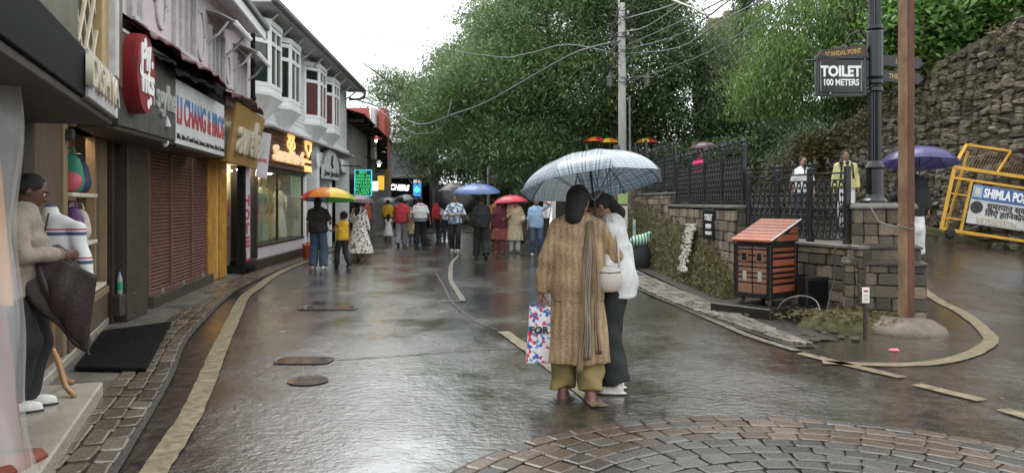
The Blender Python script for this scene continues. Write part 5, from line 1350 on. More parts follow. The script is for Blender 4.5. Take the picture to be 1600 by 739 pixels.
one('door_frame', MATS['white_paint'], wf, FW, dw1 + .02, dw1 + .2, -.3, .08, .1, 2.3)
one('pilaster', MATS['white_wall'], wf, FW, XW(488), XW(493), -.3, .12, .03, 3.2)
def dress_form(label, u, w, h, m, seed, flare=.22, top='panel_warm'):
    q = FW.p(u, w, .56); t = thing('mannequin', label, 'mannequin', q, group='mannequins in the dress shop window')
    ph = seed * 1.3
    def f(X, Y, Z):
        a = np.arctan2(Y, X); r = np.sqrt(X * X + (Y * 1.35) ** 2)
        prof = np.interp(Z, [0, .15, h * .55, h * .62, h * .72, h * .86, h * .93, h], [flare, flare * .93, .16, .125, .15, .17, .13, .05])
        return (r - prof - .014 * np.sin(a * 9 + ph) * np.clip(1 - Z / (h * .6), 0, 1)) * .7
    V, F = surfnets(f, (-.35, -.3, -.02), (.35, .3, h), .025); mesh_np('gown', V, F, m, t)
    mb = MB().lathe([(.03, h - .04), (.045, h + .03), (.05, h + .05), (.075, h + .13), (.08, h + .2), (.05, h + .27), (.01, h + .29)], 10); me = bpy.data.meshes.new('head'); me.from_pydata(mb.v, [], mb.f); link('head', me, mat('mannequin_skin', (.5, .4, .32), .5), t, True)
    mb = MB()
    for s in (-1, 1): mb.tube([(s * .16, 0, h * .88), (s * .20, .0, h * .7), (s * .19, -.04, h * .52)], [.045, .035, .022], 7)
    me = bpy.data.meshes.new('arm'); me.from_pydata(mb.v, [], mb.f); link('arms', me, m, t, True)
cl_ = [('gown_cream', (.52, .50, .36)), ('gown_green', (.25, .33, .22)), ('gown_sage', (.38, .44, .30)), ('gown_gold', (.48, .36, .16)), ('gown_white', (.6, .58, .5))]
for nme, c in cl_: mat(nme, c, .7, var=.25, vscale=12, bump=.3, bscale=30)
for k, (u_, m, lab) in enumerate(((.22, 'gown_cream', 'cream gown mannequin first in the dress shop window'), (.33, 'gown_green', 'green gown mannequin beside the cream one in the window'), (.44, 'gown_sage', 'sage green gown mannequin third in the window'), (.60, 'gown_gold', 'golden gown mannequin in the middle of the window'), (.84, 'gown_white', 'white gown mannequin at the far end of the window'))):
    dress_form(lab, dw0 + (dw1 - dw0) * u_, -.45 - .08 * (k % 2), 1.32 - .05 * (k == 4), MATS[m], k)
# next shop: arched white sign
s5 = thing('arched_sign_shop', 'shadowy shop below an arched white sign at the end of the white building', 'shop', (-6.0, 25.5, 0))
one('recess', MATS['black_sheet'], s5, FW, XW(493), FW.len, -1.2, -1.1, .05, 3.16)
one('counter', MATS['dark_wood'], s5, FW, XW(496), XW(512), -.8, -.1, .05, .9)
one('pilaster', MATS['white_wall'], s5, FW, XW(537), FW.len + .02, -.3, .10, .05, 3.16)
one('pilaster', MATS['white_wall'], s5, FW, XW(512), XW(516), -.3, .06, .05, 2.4)
ua_, ub_ = XW(505, .2), XW(530, .2); um = (ua_ + ub_) / 2; hw = (ub_ - ua_) / 2
arch = [(um - hw, 2.22), (um + hw, 2.22), (um + hw, 2.65)] + [(um + hw * math.cos(a), 2.65 + .52 * math.sin(a)) for a in np.linspace(.15, math.pi - .15, 12)] + [(um - hw, 2.65)]
n = len(arch); asg = MB().add([FW.p(u, w, v) for w in (.14, .2) for u, v in arch], [tuple(range(n)), tuple(range(n, 2 * n))] + [(i, (i + 1) % n, n + (i + 1) % n, n + i) for i in range(n)]).build('arched_sign', MATS['board_white'], s5)
MB().tube([FW.p(u, .2, v) for u, v in arch[2:]], .03, 5).build('rim', MATS['slate'], asg)
letters(FW, 'Jane Jacobs', ua_ + .1, ub_ - .1, 2.40, .205, .24, MATS['letter_black'], asg, .01, .004, .2)
MB().tube([FW.p(um, .205, 2.95), FW.p(um - .1, .205, 2.7), FW.p(um + .12, .205, 2.6)], .05, 5).build('motif', MATS['letter_black'], asg)
for px, z in ((497, 2.7), (535, 2.75)):
    q = FW.p(XW(px, .2), .2, z); MB().lathe([(.2, -.02), (.22, 0), (.2, .02)], 16, (0, 0, 0), Matrix.Translation(q) @ plane_M((0, 0, 0), FW.d)).build('round_plaque', MATS['white_paint'], s5)
one('lower_sign', MATS['white_wall'], s5, FW, XW(493), XW(537), .02, .12, 2.55, 3.0)
# ---- dark corrugated building and its signs
FC = Frame((-6.25, 28.5), (-6.9, 39)); XC = FC.ux
cb = thing('corrugated_building', 'dark building clad in grey corrugated sheets past the white one', 'building', (-6.5, 33, 0))
one('wall', MATS['dark_pier'], cb, FC, 0, FC.len, -3, -.02, 0, 4.9)
nn = 70; vs = []
for i in range(nn + 1):
    u = FC.len * .62 * i / nn; w = .05 * (1 if i % 2 else 0); vs += [FC.p(u, w, 2.6 + .1 * noise.noise((i * .3, 0, 0))), FC.p(u, w + .02, 4.55)]
MB().add(vs, [(2 * i, 2 * i + 2, 2 * i + 3, 2 * i + 1) for i in range(nn)]).build('corrugated_sheet', MATS['corrugated'], cb)
MB().add([FC.p(-.2, -2.5, 5.7), FC.p(FC.len, -2.5, 5.7), FC.p(FC.len, .8, 4.55), FC.p(-.2, .8, 4.75), FC.p(-.2, -2.5, 5.6), FC.p(FC.len, -2.5, 5.6), FC.p(FC.len, .8, 4.47), FC.p(-.2, .8, 4.67)], [(0, 1, 2, 3), (4, 5, 6, 7), (3, 2, 6, 7), (0, 3, 7, 4), (1, 2, 6, 5)]).build('roof', MATS['black_sheet'], cb)
for u in np.arange(.3, FC.len, 1.6): one('beam', MATS['dark_wood'], cb, FC, u, u + .1, 0, .7, 4.5, 4.62)
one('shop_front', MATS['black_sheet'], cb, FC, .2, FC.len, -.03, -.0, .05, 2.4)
rr_ = thing('red_roof_house', 'red tin gable roof showing above the corrugated building', 'building', (-8.2, 36, 4))
pA, pB, pC, pD = AT(541, 200, 36), AT(580, 196, 36), AT(577, 169, 36), AT(541, 169, 36)
quadslab('roof', (pA, pB, pC, pD), MATS['red_roof'], rr_, .12)
for k in range(9): quadslab('seam', tuple(p + Vector((0, -.02, 0)) for p in (pA.lerp(pB, k / 9), pA.lerp(pB, k / 9 + .012), pD.lerp(pC, k / 9 + .012), pD.lerp(pC, k / 9))), MATS['red_roof'], rr_, .03)
MB().box(pB.x - .02, pB.x + .16, 36, 40, 3.5, pC.z).build('gable_wall', MATS['white_wall'], rr_)
MB().box(pA.x - 1, pB.x, 36.3, 42, 0, 4.9).build('wall', MATS['grey_plaster'], rr_)
MB().bbox(pB.x + .25, pB.x + .55, 36.5, 38, 3.5, pC.z + .05, .02).build('chimney', MATS['red_roof'], rr_)
# LED notice board
lc = AT(567.5, 286, 25.5); ld = thing('led_sign', 'green lit LED board reading BEST DEAL IN SAMSUNG', 'sign', (lc.x, lc.y, lc.z - .42))
MB().bbox(lc.x - .27, lc.x + .27, lc.y, lc.y + .08, lc.z - .42, lc.z + .42, .01).build('panel', MATS['led_panel'], ld)
f = MB()
for s in (-1, 1): f.box(lc.x + s * .275 - .014, lc.x + s * .275 + .014, lc.y - .02, lc.y + .05, lc.z - .43, lc.z + .43); f.box(lc.x - .26, lc.x + .26, lc.y - .02, lc.y + .05, lc.z + s * .425 - .014, lc.z + s * .425 + .014)
f.build('border', MATS['lit_cyan'], ld)
for k, s in enumerate(('BEST', 'DEAL IN', 'SAMSUNG', 'TIPS HOT', 'N COLD', 'AC QUILT', 'JACKET')):
    text('lettering', s, .125, plane_M((lc.x, lc.y - .012, lc.z + .345 - k * .115), (1, 0, 0)), MATS['lit_green'], ld, .003, bold=.0, xs=1.0)
MB().tube([(lc.x - .1, lc.y + .04, lc.z + .42), (lc.x - .1, lc.y + .04, lc.z + .55), (lc.x - 1.0, lc.y + .3, lc.z + .6)], .02, 5).build('bracket', MATS['black_sheet'], ld)
# small projecting signs further on
def panel_sign(label, px, py, w, h, Y, m, cat='sign', txt=None, tm=None, depth=.06):
    c = AT(px, py, Y); wm, hm = w * Y / FPX / 2, h * Y / FPX / 2
    t = thing('projecting_sign', label, cat, (c.x, c.y, c.z - hm), group='small signs along the far shops')
    MB().bbox(c.x - wm, c.x + wm, c.y, c.y + depth, c.z - hm, c.z + hm, .01).build('panel', m, t)
    MB().tube([(c.x - wm, c.y + depth / 2, c.z + hm * .6), (c.x - wm - .5, c.y + .3, c.z + hm * .6)], .02, 5).build('bracket', MATS['black_sheet'], t)
    if txt: text('lettering', txt, hm * 1.1, plane_M((c.x, c.y - .004, c.z), (1, 0, 0)), tm, t, .002, bold=.003, xs=.8)
panel_sign('small yellow lit sign beyond the LED board', 595, 286, 10, 22, 31, mat('sign_lit_yellow', (.7, .45, .05), .5, emit=(1, .6, .05), estr=.35))
panel_sign('small white lit box sign beside the yellow one', 586, 291, 9, 15, 29, mat('sign_lit_white', (.8, .8, .8), .5, emit=(1, 1, 1), estr=.4))
panel_sign('tall black board hung high before the far shops', 597, 242, 16, 46, 34, MATS['black_sheet'])
panel_sign('slim yellow board on the dark shop corner', 605, 277, 6, 30, 36, MATS['yellow_column'])
for px, py, lab in ((588, 218, 'red and white shop lamp under the far eaves'), (592, 256, 'white tube lamp glowing under the far awning')):
    c = AT(px, py, 31); t = thing('shop_lamp', lab, 'lamp', c); MB().lathe([(.02, .15), (.12, .06), (.14, .0), (.02, -.05)], 10, c).build('shade', MATS['letter_red'] if py < 240 else MATS['board_white'], t); MB().sphere(c + Vector((0, 0, -.06)), .05).build('bulb', MATS['lamp_glow'], t); MB().tube([c + Vector((0, 0, .15)), c + Vector((-.6, .2, .3))], .015, 5).build('arm', MATS['black_sheet'], t)
# far shop front that faces us
fs_ = thing('shoe_shop', 'black fronted SKECHERS shop facing us at the end of the street', 'shop', (-6.6, 46, 0))
MB().bbox(-9.5, -4.95, 46.1, 52, 0, 2.9, .02).build('wall', MATS['black_sheet'], fs_)
MB().bbox(-8.7, -5.3, 46.0, 46.09, 1.95, 2.85, .02).build('fascia', MATS['black_sheet'], fs_)
MB().bbox(-9.6, -4.8, 45.4, 52, 2.92, 3.08, .02).build('roof', MATS['corrugated'], fs_)
text('lettering', 'SKECHERS', .46, plane_M((-7.05, 45.97, 2.38), (1, 0, -.06)), MATS['lit_white'], fs_, .02, bold=.022, shear=.15, xs=.82)
for x0, x1 in ((-8.2, -7.6), (-7.4, -6.6), (-6.4, -5.9)): MB().box(x0, x1, 45.98, 46.05, .3, 1.8).build('window', MATS['glass_grey'], fs_)
MB().bbox(-5.75, -5.35, 45.7, 46.05, 0, 2.3, .02).build('column', mat('maroon_paint', (.10, .012, .02), .4), fs_)
ls2 = thing('lit_blue_sign', 'bright blue and green lit sign right of the shoe shop name', 'sign', (-5.6, 45.5, 1.85))
MB().bbox(-5.86, -5.38, 45.5, 45.6, 1.85, 2.85, .02).build('panel', mat('lit_blue', (.1, .3, .7), .4, emit=(.08, .35, .9), estr=.4), ls2)
MB().lathe([(.12, -.01), (.17, 0), (.12, .01)], 16, M=plane_M((-5.62, 45.48, 2.25), (1, 0, 0))).build('emblem', mat('lit_teal', (.1, .8, .5), .4, emit=(.1, .9, .5), estr=.6), ls2)
MB().box(-5.83, -5.41, 45.48, 45.495, 2.68, 2.8).build('stripe', MATS['lit_warm'], ls2)
ub2 = thing('grey_house', 'grey house with dim windows above the shoe shop', 'building', (-7.5, 50, 3))
MB().bbox(-11, -5.4, 48, 56, 3.1, 5.2, .02).build('wall', MATS['slate'], ub2)
for x0 in (-8.3, -7.3, -6.4):
    wn = MB().box(x0, x0 + .7, 47.94, 47.98, 3.7, 4.6).build('window', MATS['glass_grey'], ub2)
    MB().box(x0 - .06, x0 + .76, 47.95, 48.0, 4.6, 4.68).build('frame', MATS['old_trim'], wn)
MB().add([(-11.3, 47.4, 5.2), (-5.1, 47.4, 5.2), (-5.1, 52, 6.3), (-11.3, 52, 6.3), (-11.3, 47.4, 5.1), (-5.1, 47.4, 5.1), (-5.1, 52, 6.2), (-11.3, 52, 6.2)], [(0, 1, 2, 3), (4, 5, 6, 7), (0, 1, 5, 4), (1, 2, 6, 5)]).build('roof', MATS['slate'], ub2)
# low far structures on the right of the bend
lw = thing('low_wall', 'low pale parapet at the bend behind the walkers', 'wall', (.5, 33, 0))
MB().bbox(-.4, 2.6, 33.2, 33.5, 0, .75, .02).build('wall', MATS['grey_plaster'], lw); MB().bbox(-.5, 2.7, 33.1, 33.6, .75, .83, .02).build('coping', MATS['coping'], lw)
st_ = thing('far_stall', 'dim shop stall at the far bend right of the lit sign', 'stall', (-3, 54, 0))
MB().bbox(-5.2, 2.5, 54, 57, 0, 2.6, .02).build('wall', MATS['dark_pier'], st_); MB().bbox(-5.4, 2.6, 53, 57, 2.6, 2.75, .02).build('roof', MATS['slate'], st_)
for x in (-4.6, -3.1): MB().bbox(x, x + 1.0, 53.9, 53.98, 1.2, 2.0, .01).build('display', MATS['interior_pale'], st_)
# ================================================================ people
mat('skin', (.24, .125, .075), .5, var=.10, vscale=14); mat('skin_dark', (.11, .055, .034), .5, var=.12, vscale=14); mat('skin_fair', (.36, .20, .13), .5, var=.08, vscale=14)
mat('hair_black', (.006, .005, .005), .55, spec=.3, vscale=45, col2=(.028, .022, .019), bump=.8, bscale=55, stretch=(3, 3, .25))
mat('eye_white', (.6, .58, .54), .2); mat('eye_dark', (.01, .008, .007), .15); mat('lip', (.22, .075, .06), .45)
SKIN = 'skin'
def ik(a, c, l1, l2, pole):
    a, c, pole = Vector(a), Vector(c), Vector(pole); d = c - a; L = min(d.length, (l1 + l2) * .995); d.normalize(); c = a + d * L
    x = (l1 * l1 - l2 * l2 + L * L) / (2 * L); h = math.sqrt(max(0, l1 * l1 - x * x)); p = pole - d * pole.dot(d); p = p.normalized() if p.length > 1e-5 else d.orthogonal().normalized()
    return a + d * x + p * h, c
def fold(P, k, seed, f=18.):
    X, Y, Z = P; s = seed
    return k * (np.sin(X * f + Z * f * .45 + s) * np.sin(Y * f * .8 + Z * f * .6 + s * 2.1) + .6 * np.sin(Z * f * 1.5 + X * f * .9 + s * .7) * np.sin(Y * f + s))
def make_person(label, pos, heading, h=1.7, girth=1.0, feet=None, hands=None, poles=None, head=(0, 0), lean=0, tops=None, bottom=None, hair='short',
                skin='skin', shoes='shoe_dark', vox=.022, group=None, fine=False, seed=1, female=False, child=False, hem=None, extra=None):
    """local frame: x right, y forward, z up. feet / hands are given for a height of 1.7 m"""
    s = h / 1.7; Q = lambda *p: Vector(p) * s
    g = girth
    feet = feet or [(-.10, .02, 0), (.10, -.02, 0)]
    lz = lean
    hipz, chz = .92, 1.27
    T = lambda x, y, z: Vector((x, y + (max(0, z - .95)) * lz, z)) * s      # torso leans forward
    sh = [T(q * .178 * (.9 if female else 1) * g ** .4, -.01, 1.372) for q in (-1, 1)]
    hip = [T(-.09, 0, hipz), T(.09, 0, hipz)]
    ank, knee = [], []
    for i in (0, 1):
        a = Vector(feet[i]) * s + Vector((0, 0, .085 * s)); k, a = ik(hip[i], a, .435 * s, .42 * s, (0.04 * (-1 if i == 0 else 1), 1, 0)); ank.append(a); knee.append(k)
    hands = hands or [(-.26, .04, .78), (.26, .04, .78)]
    poles = poles or [(-.4, -1, -.1), (.4, -1, -.1)]
    wr, elb = [], []
    for i in (0, 1):
        e, w = ik(sh[i], Vector(hands[i]) * s, .285 * s, .255 * s, poles[i]); elb.append(e); wr.append(w)
    neck = T(0, -.01, 1.44); hc = T(0, .02, 1.565)
    yaw, pit = R(head[0]), R(head[1])
    if child: hs = 1.28
    else: hs = 1.0
    Rm = Matrix.Rotation(yaw, 3, 'Z') @ Matrix.Rotation(pit, 3, 'X')
    nb = T(0, -.012, 1.468)
    HP = lambda x, y, z: nb + Rm @ (Vector((x, y, z)) * s * hs)         # head frame: origin at the neck top
    hax = [list(Rm.col[0]), list(Rm.col[1]), list(Rm.col[2])]
    # ---- body
    def hand_prims(P, i):
        w, e = wr[i], elb[i]; d = (w - e).normalized(); sidev = Vector((1 if i == 0 else -1, 0, 0)); sidev = (sidev - d * sidev.dot(d)).normalized(); up_ = d.cross(sidev)
        c = w + d * .05 * s; out = [el(P, c, (.018 * s, .04 * s, .055 * s), [list(sidev), list(up_), list(d)])]
        for k, (off, ln) in enumerate(((-.028, .062), (-.010, .072), (.009, .068), (.027, .052))):
            a = w + d * .09 * s + up_ * off * s; m_ = a + d * ln * .55 * s + sidev * .010 * s; b = m_ + d * ln * .4 * s + sidev * .028 * s
            out += [rc(P, a, m_, .0088 * s, .008 * s), rc(P, m_, b, .008 * s, .0068 * s)]
        a = w + d * .03 * s - up_ * .03 * s; m_ = a + d * .035 * s - up_ * .025 * s + sidev * .012 * s
        out += [rc(P, a, m_, .011 * s, .0095 * s), rc(P, m_, m_ + d * .03 * s + sidev * .012 * s, .0095 * s, .0075 * s)]
        return union(out, .006 * s)
    def torso(P, k=0.0):
        b = [el(P, T(0, 0, 1.27), ((.150 * g + k) * s, (.108 * g + k) * s, (.20 + k * .5) * s)), el(P, T(0, .01, 1.08), ((.142 * g + k) * s, (.105 * g + k) * s, (.17 + k) * s)), el(P, T(0, -.01, .95), ((.162 * g + k) * s, (.112 * g + k) * s, (.13 + k) * s)),
             rc(P, T(0, -.02, 1.43), sh[0] + Vector((.03 * s, 0, .005 * s)), (.055 + k * .6) * s, (.045 + k * .6) * s), rc(P, T(0, -.02, 1.43), sh[1] + Vector((-.03 * s, 0, .005 * s)), (.055 + k * .6) * s, (.045 + k * .6) * s)]
        if female: b.append(el(P, T(0, .075, 1.27), ((.13 + k) * s, (.06 + k) * s, (.075 + k) * s)))
        return union(b, .055 * s)
    def body(X, Y, Z):
        P = (X, Y, Z)
        ds = [torso(P, -.012)]
        hd = [el(P, HP(0, .005, .135), (.076 * s * hs, .096 * s * hs, .105 * s * hs), hax), el(P, HP(0, .035, .075), (.054 * s * hs, .062 * s * hs, .075 * s * hs), hax),
              rc(P, neck - Vector((0, 0, .06 * s)), HP(0, -.005, .06), .053 * s, .048 * s)]
        H = union(hd, .03 * s)
        H = smin(H, rc(P, HP(0, .098, .125), HP(0, .112, .088), .009 * s * hs, .015 * s * hs), .015 * s)      # nose
        H = smin(H, el(P, HP(0, .082, .152), (.05 * s, .016 * s, .012 * s), hax), .014 * s)                   # brow
        for q in (-1, 1):
            H = np.maximum(H, -(el(P, HP(q * .031, .108, .128), (.017 * s, .017 * s, .011 * s), hax)))        # eye sockets
            H = smin(H, el(P, HP(q * .079, -.005, .115), (.010 * s, .020 * s, .032 * s), hax), .008 * s)      # ears
        H = smin(H, el(P, HP(0, .088, .055), (.024 * s, .012 * s, .011 * s), hax), .008 * s)                  # lips
        ds.append(H)
        for i in (0, 1):
            ds += [rc(P, hip[i], knee[i], .082 * s * g ** .5, .056 * s), rc(P, knee[i], ank[i], .054 * s, .036 * s), el(P, knee[i].lerp(ank[i], .28) - Vector((0, .015 * s, 0)), (.05 * s, .055 * s, .12 * s)),
                   rc(P, ank[i], ank[i] + Vector((0, .13 * s, -.055 * s)), .036 * s, .026 * s)]
        A = union(ds, .03 * s)
        for i in (0, 1):
            arm_ = union([rc(P, sh[i], elb[i], .050 * s, .040 * s), rc(P, elb[i], wr[i], .040 * s, .026 * s)], .02 * s)
            A = smin(A, smin(arm_, hand_prims(P, i), .012 * s), .012 * s)
        return A
    allp = sh + hip + ank + knee + wr + elb + [HP(0, 0, .25)]
    lo = [min(p[i] for p in allp) - .24 for i in range(3)]; hi = [max(p[i] for p in allp) + .24 for i in range(3)]; lo[2] = -.03; hi[2] = max(HP(0, 0, .25).z, max(p.z for p in wr) + .2) + .1
    V, F = surfnets(body, lo, hi, vox if not fine else .0095)
    ob = mesh_np('person', V, F, MATS[skin]); ob.location = pos; ob.rotation_euler = (0, 0, R(heading))
    tag(ob, label, 'person', group)
    # ---- shoes
    for i in (0, 1):
        a = ank[i]; fwd = Vector((0, 1, 0)); pitch = -.35 if feet[i][2] > .03 else 0
        ca, sa = math.cos(pitch), math.sin(pitch); ax = [[1, 0, 0], [0, ca, sa], [0, -sa, ca]]
        def shoe(X, Y, Z, a=a):
            x, y, z = X - a.x, Y - a.y, Z - a.z
            y, z = y * ca + z * sa, -y * sa + z * ca
            P = (x, y, z)
            top = union([el(P, (0, .10 * s, -.045 * s), (.045 * s, .105 * s, .042 * s)), el(P, (0, -.01 * s, -.03 * s), (.042 * s, .065 * s, .06 * s))], .03 * s)
            sole = np.maximum(np.maximum(np.sqrt((x / .047) ** 2 + ((y - .055 * s) / .155) ** 2) * .05 * s / s - .05 * s, z + .058 * s), -(z + .084 * s))
            return np.minimum(np.maximum(top, -(z + .082 * s)), sole)
        V, F = surfnets(shoe, (a.x - .1, a.y - .18 * s, -.02 if feet[i][2] <= .03 else a.z - .2), (a.x + .1, a.y + .3 * s, a.z + .12 * s), .012 if fine else .02)
        so = mesh_np('shoe', V, F, MATS[shoes], ob)
        if fine:
            n_ = 20; z0 = a.z - .086 * s
            ring = [(a.x + .050 * math.cos(q), a.y + .055 * s + .158 * s * math.sin(q)) for q in np.linspace(0, 2 * math.pi, n_, endpoint=False)]
            mb = MB().prism(ring, z0, z0 + .016); me = bpy.data.meshes.new('sole'); me.from_pydata(mb.v, [], mb.f); link('sole', me, MATS['shoe_dark' if shoes != 'shoe_tan' else 'shoe_tan'], so)
            for k in range(4):
                yy = a.y + (.04 + k * .022) * s; zz = a.z + (.012 - k * .014) * s; mb = MB().tube([(a.x - .028 * s, yy, zz - .012 * s), (a.x, yy, zz + .004 * s), (a.x + .028 * s, yy, zz - .012 * s)], .004, 5)
                me = bpy.data.meshes.new('lace'); me.from_pydata(mb.v, [], mb.f); link('lace', me, MATS['charcoal' if shoes == 'shoe_white' else shoes], so)
    # ---- clothes
    def trousers(name, m, knee_r=.078, hem_r=.07, hem_z=.07, waist=1.02, k=.018, folds=.006, leg_k=1):
        def f(X, Y, Z):
            P = (X, Y, Z); d = np.maximum(torso(P, k), np.maximum(Z - waist * s, -(Z - .8 * s)))
            for i in (0, 1):
                kk, aa = knee[i], ank[i]
                dirn = (aa - kk).normalized(); end = kk + dirn * ((aa - kk).length + (.085 - hem_z) * s)
                L = union([rc(P, hip[i], kk, .105 * s * g ** .5 * (1 + .25 * (leg_k - 1)), knee_r * s * leg_k), rc(P, kk, end + dirn * .1, knee_r * s * leg_k, hem_r * s)], .03 * s)
                L = np.maximum(L, (X - end.x) * dirn.x + (Y - end.y) * dirn.y + (Z - end.z) * dirn.z)
                d = smin(d, L, .03 * s)
            return d + fold(P, folds, seed + 3, 22) * np.clip((.9 * s - Z) * 3, .2, 1)
        V, F = surfnets(f, lo, (hi[0], hi[1], waist * s + .05), .011 if fine else vox); return mesh_np(name, V, F, MATS[m], ob)
    def top(name, m, sleeve=1.0, hem_=.90, k=.02, loose=0.0, sl_r=1.0, folds=.005, collar=True, flare=0.0, open_neck=.0):
        def f(X, Y, Z):
            P = (X, Y, Z); d = torso(P, k + loose * .5)
            if flare or loose:
                zz = np.clip((1.2 * s - Z) / s, 0, 1)
                rx = (.165 * g + k + loose + flare * zz) * s; ry = (.118 * g + k + loose + flare * .8 * zz) * s
                tube = (np.sqrt((X / rx) ** 2 + ((Y - (Z / s > .95) * np.maximum(0, Z / s - .95) * lz * s) / ry) ** 2) - 1) * ry
                tube = np.maximum(np.maximum(tube, Z - 1.24 * s), -(Z - .3 * s)); d = smin(d, tube, .05 * s)
            d = np.maximum(d, -(Z - hem_ * s))
            for i in (0, 1):
                segs_ = []
                if sleeve <= .5:
                    e = sh[i].lerp(elb[i], sleeve * 2); dn = (elb[i] - sh[i]).normalized(); q = rc(P, sh[i], e + dn * .08, .064 * s * sl_r, .066 * s * sl_r)
                    q = np.maximum(q, (X - e.x) * dn.x + (Y - e.y) * dn.y + (Z - e.z) * dn.z); segs_ = [q]
                else:
                    t = (sleeve - .5) * 2; e = elb[i].lerp(wr[i], t); dn = (wr[i] - elb[i]).normalized()
                    q2 = rc(P, elb[i], e + dn * .06, .062 * s * sl_r, .047 * s * (1 + (sl_r - 1) * .7)); q2 = np.maximum(q2, (X - e.x) * dn.x + (Y - e.y) * dn.y + (Z - e.z) * dn.z)
                    segs_ = [smin(rc(P, sh[i], elb[i], .064 * s * sl_r ** .6, .056 * s * sl_r), q2, .02 * s)]
                d = smin(d, segs_[0], .022 * s)
            if collar: d = smin(d, rc(P, T(0, -.01, 1.43), T(0, -.015, 1.475), .068 * s, .062 * s), .02 * s)
            d = np.maximum(d, Z - 1.50 * s)
            if open_neck: d = np.maximum(d, -el(P, T(0, .11, 1.43), (.055 * s, .08 * s, open_neck * s)))
            return d + fold(P, folds, seed, 20)
        V, F = surfnets(f, lo, (hi[0], hi[1], max(1.56 * s, max(p.z for p in elb + wr) + .1)), .011 if fine else vox); return mesh_np(name, V, F, MATS[m], ob)
    def skirt(name, m, z0, z1, r0, r1, pleats=11, amp=.012, ratio=.78, cy=0):
        def f(X, Y, Z):
            t = np.clip((z1 * s - Z) / ((z1 - z0) * s), 0, 1); a = np.arctan2(Y / ratio, X); r = np.sqrt(X ** 2 + ((Y - cy * s - np.maximum(0, Z / s - .95) * lz * s) / ratio) ** 2)
            tgt = (r0 + (r1 - r0) * t ** 1.1) * s + amp * t * np.sin(a * pleats + seed + 2 * np.sin(Z * 5)) + .5 * amp * np.sin(a * (pleats * 2 + 1) + seed * 2) * t
            return np.maximum(np.maximum((r - tgt) * .75, Z - z1 * s), -(Z - z0 * s))
        b = max(r0, r1) * s + .1; V, F = surfnets(f, (-b, -b, z0 * s - .04), (b, b + .05, z1 * s + .05), .011 if fine else vox); return mesh_np(name, V, F, MATS[m], ob)
    E = dict(top=top, trousers=trousers, skirt=skirt)
    for kind, a in (bottom or []): E[kind](**a)
    for kind, a in (tops or []): E[kind](**a)
    # ---- hair
    def hairf(X, Y, Z):
        P = (X, Y, Z); k = hs * s
        cap = el(P, HP(0, -.012, .150), (.088 * k, .102 * k, .102 * k), hax)
        lx, ly, lz_ = [(X - nb.x) * a[0] + (Y - nb.y) * a[1] + (Z - nb.z) * a[2] for a in hax]
        front = (ly / k - .045) + (.145 - lz_ / k) * .9       # hairline: open face
        cap = np.maximum(cap, front * .7)
        cap = np.maximum(cap, .055 * k - lz_ if hair == 'short' else -1 + 0 * X)
        d = cap
        if hair in ('long', 'pony', 'bun', 'shoulder'):
            if hair == 'long': d = smin(d, rc(P, HP(0, -.06, .14), HP(0, -.095, -.16), .078 * k, .07 * k), .04 * k); d = smin(d, rc(P, HP(0, -.09, -.10), HP(0, -.10, -.34), .075 * k, .035 * k), .04 * k)
            if hair == 'shoulder': d = smin(d, rc(P, HP(0, -.055, .13), HP(0, -.065, -.03), .082 * k, .075 * k), .04 * k)
            if hair == 'pony': d = smin(d, rc(P, HP(0, -.085, .12), HP(0, -.10, .10) + Vector((0, -.07 * k, -.10 * k)), .045 * k, .05 * k), .03 * k); d = smin(d, rc(P, HP(0, -.10, .10) + Vector((0, -.07 * k, -.10 * k)), HP(0, -.10, .10) + Vector((0, -.06 * k, -.30 * k)), .048 * k, .02 * k), .03 * k)
            if hair == 'bun': d = smin(d, el(P, HP(0, -.115, .09), (.05 * k, .045 * k, .05 * k), hax), .02 * k)
        if hair == 'beard':
            d = np.maximum(d, .05 * k - lz_); jaw = el(P, HP(0, .036, .062), (.062 * k, .070 * k, .062 * k), hax); d = np.minimum(d, np.maximum(jaw, np.maximum(lz_ - .075 * k + 0 * ly, .035 * k - ly)))
        return d + .004 * np.sin(X * 60 + seed) * np.sin(Y * 50) * np.sin(Z * 40)
    if hair:
        c = HP(0, 0, .1); V, F = surfnets(hairf, (c.x - .26, c.y - .28, c.z - .52 * hs), (c.x + .26, c.y + .26, c.z + .25 * hs), .011 if fine else .017); mesh_np('hair', V, F, MATS['hair_black'], ob)
    # ---- eyes and mouth
    def small(name, m, p, r): me_ = MB().sphere(p, r, 8, 6); me = bpy.data.meshes.new(name); me.from_pydata(me_.v, [], me_.f); return link(name, me, MATS[m], ob, True)
    for q in (-1, 1):
        e = small('eye', 'eye_white', HP(q * .031, .086, .128), .0125 * s * hs); me_ = MB().sphere(HP(q * .031, .0955, .128), .0062 * s * hs, 8, 6); me = bpy.data.meshes.new('iris'); me.from_pydata(me_.v, [], me_.f); link('iris', me, MATS['eye_dark'], e, True)
        me_ = MB().tube([HP(q * .014, .103, .150), HP(q * .033, .100, .156), HP(q * .052, .088, .150)], .0045 * s, 5); me = bpy.data.meshes.new('eyebrow'); me.from_pydata(me_.v, [], me_.f); link('eyebrow', me, MATS['hair_black'], ob, True)
    me_ = MB().tube([HP(-.022, .094, .056), HP(0, .102, .055), HP(.022, .094, .056)], [.003 * s, .0065 * s, .003 * s], 6); me = bpy.data.meshes.new('mouth'); me.from_pydata(me_.v, [], me_.f); link('mouth', me, MATS['lip'], ob, True)
    ob['wrists'] = [list(w) for w in wr]
    INFO[ob.name] = dict(wr=wr, elb=elb, sh=sh, HP=HP, s=s, T=T)
    if extra: extra(ob, INFO[ob.name])
    return ob
INFO = {}
def child_mesh(ob, name, mb, m, smooth=True):
    me = bpy.data.meshes.new(name); me.from_pydata(mb.v, [], mb.f); return link(name, me, MATS[m] if isinstance(m, str) else m, ob, smooth)
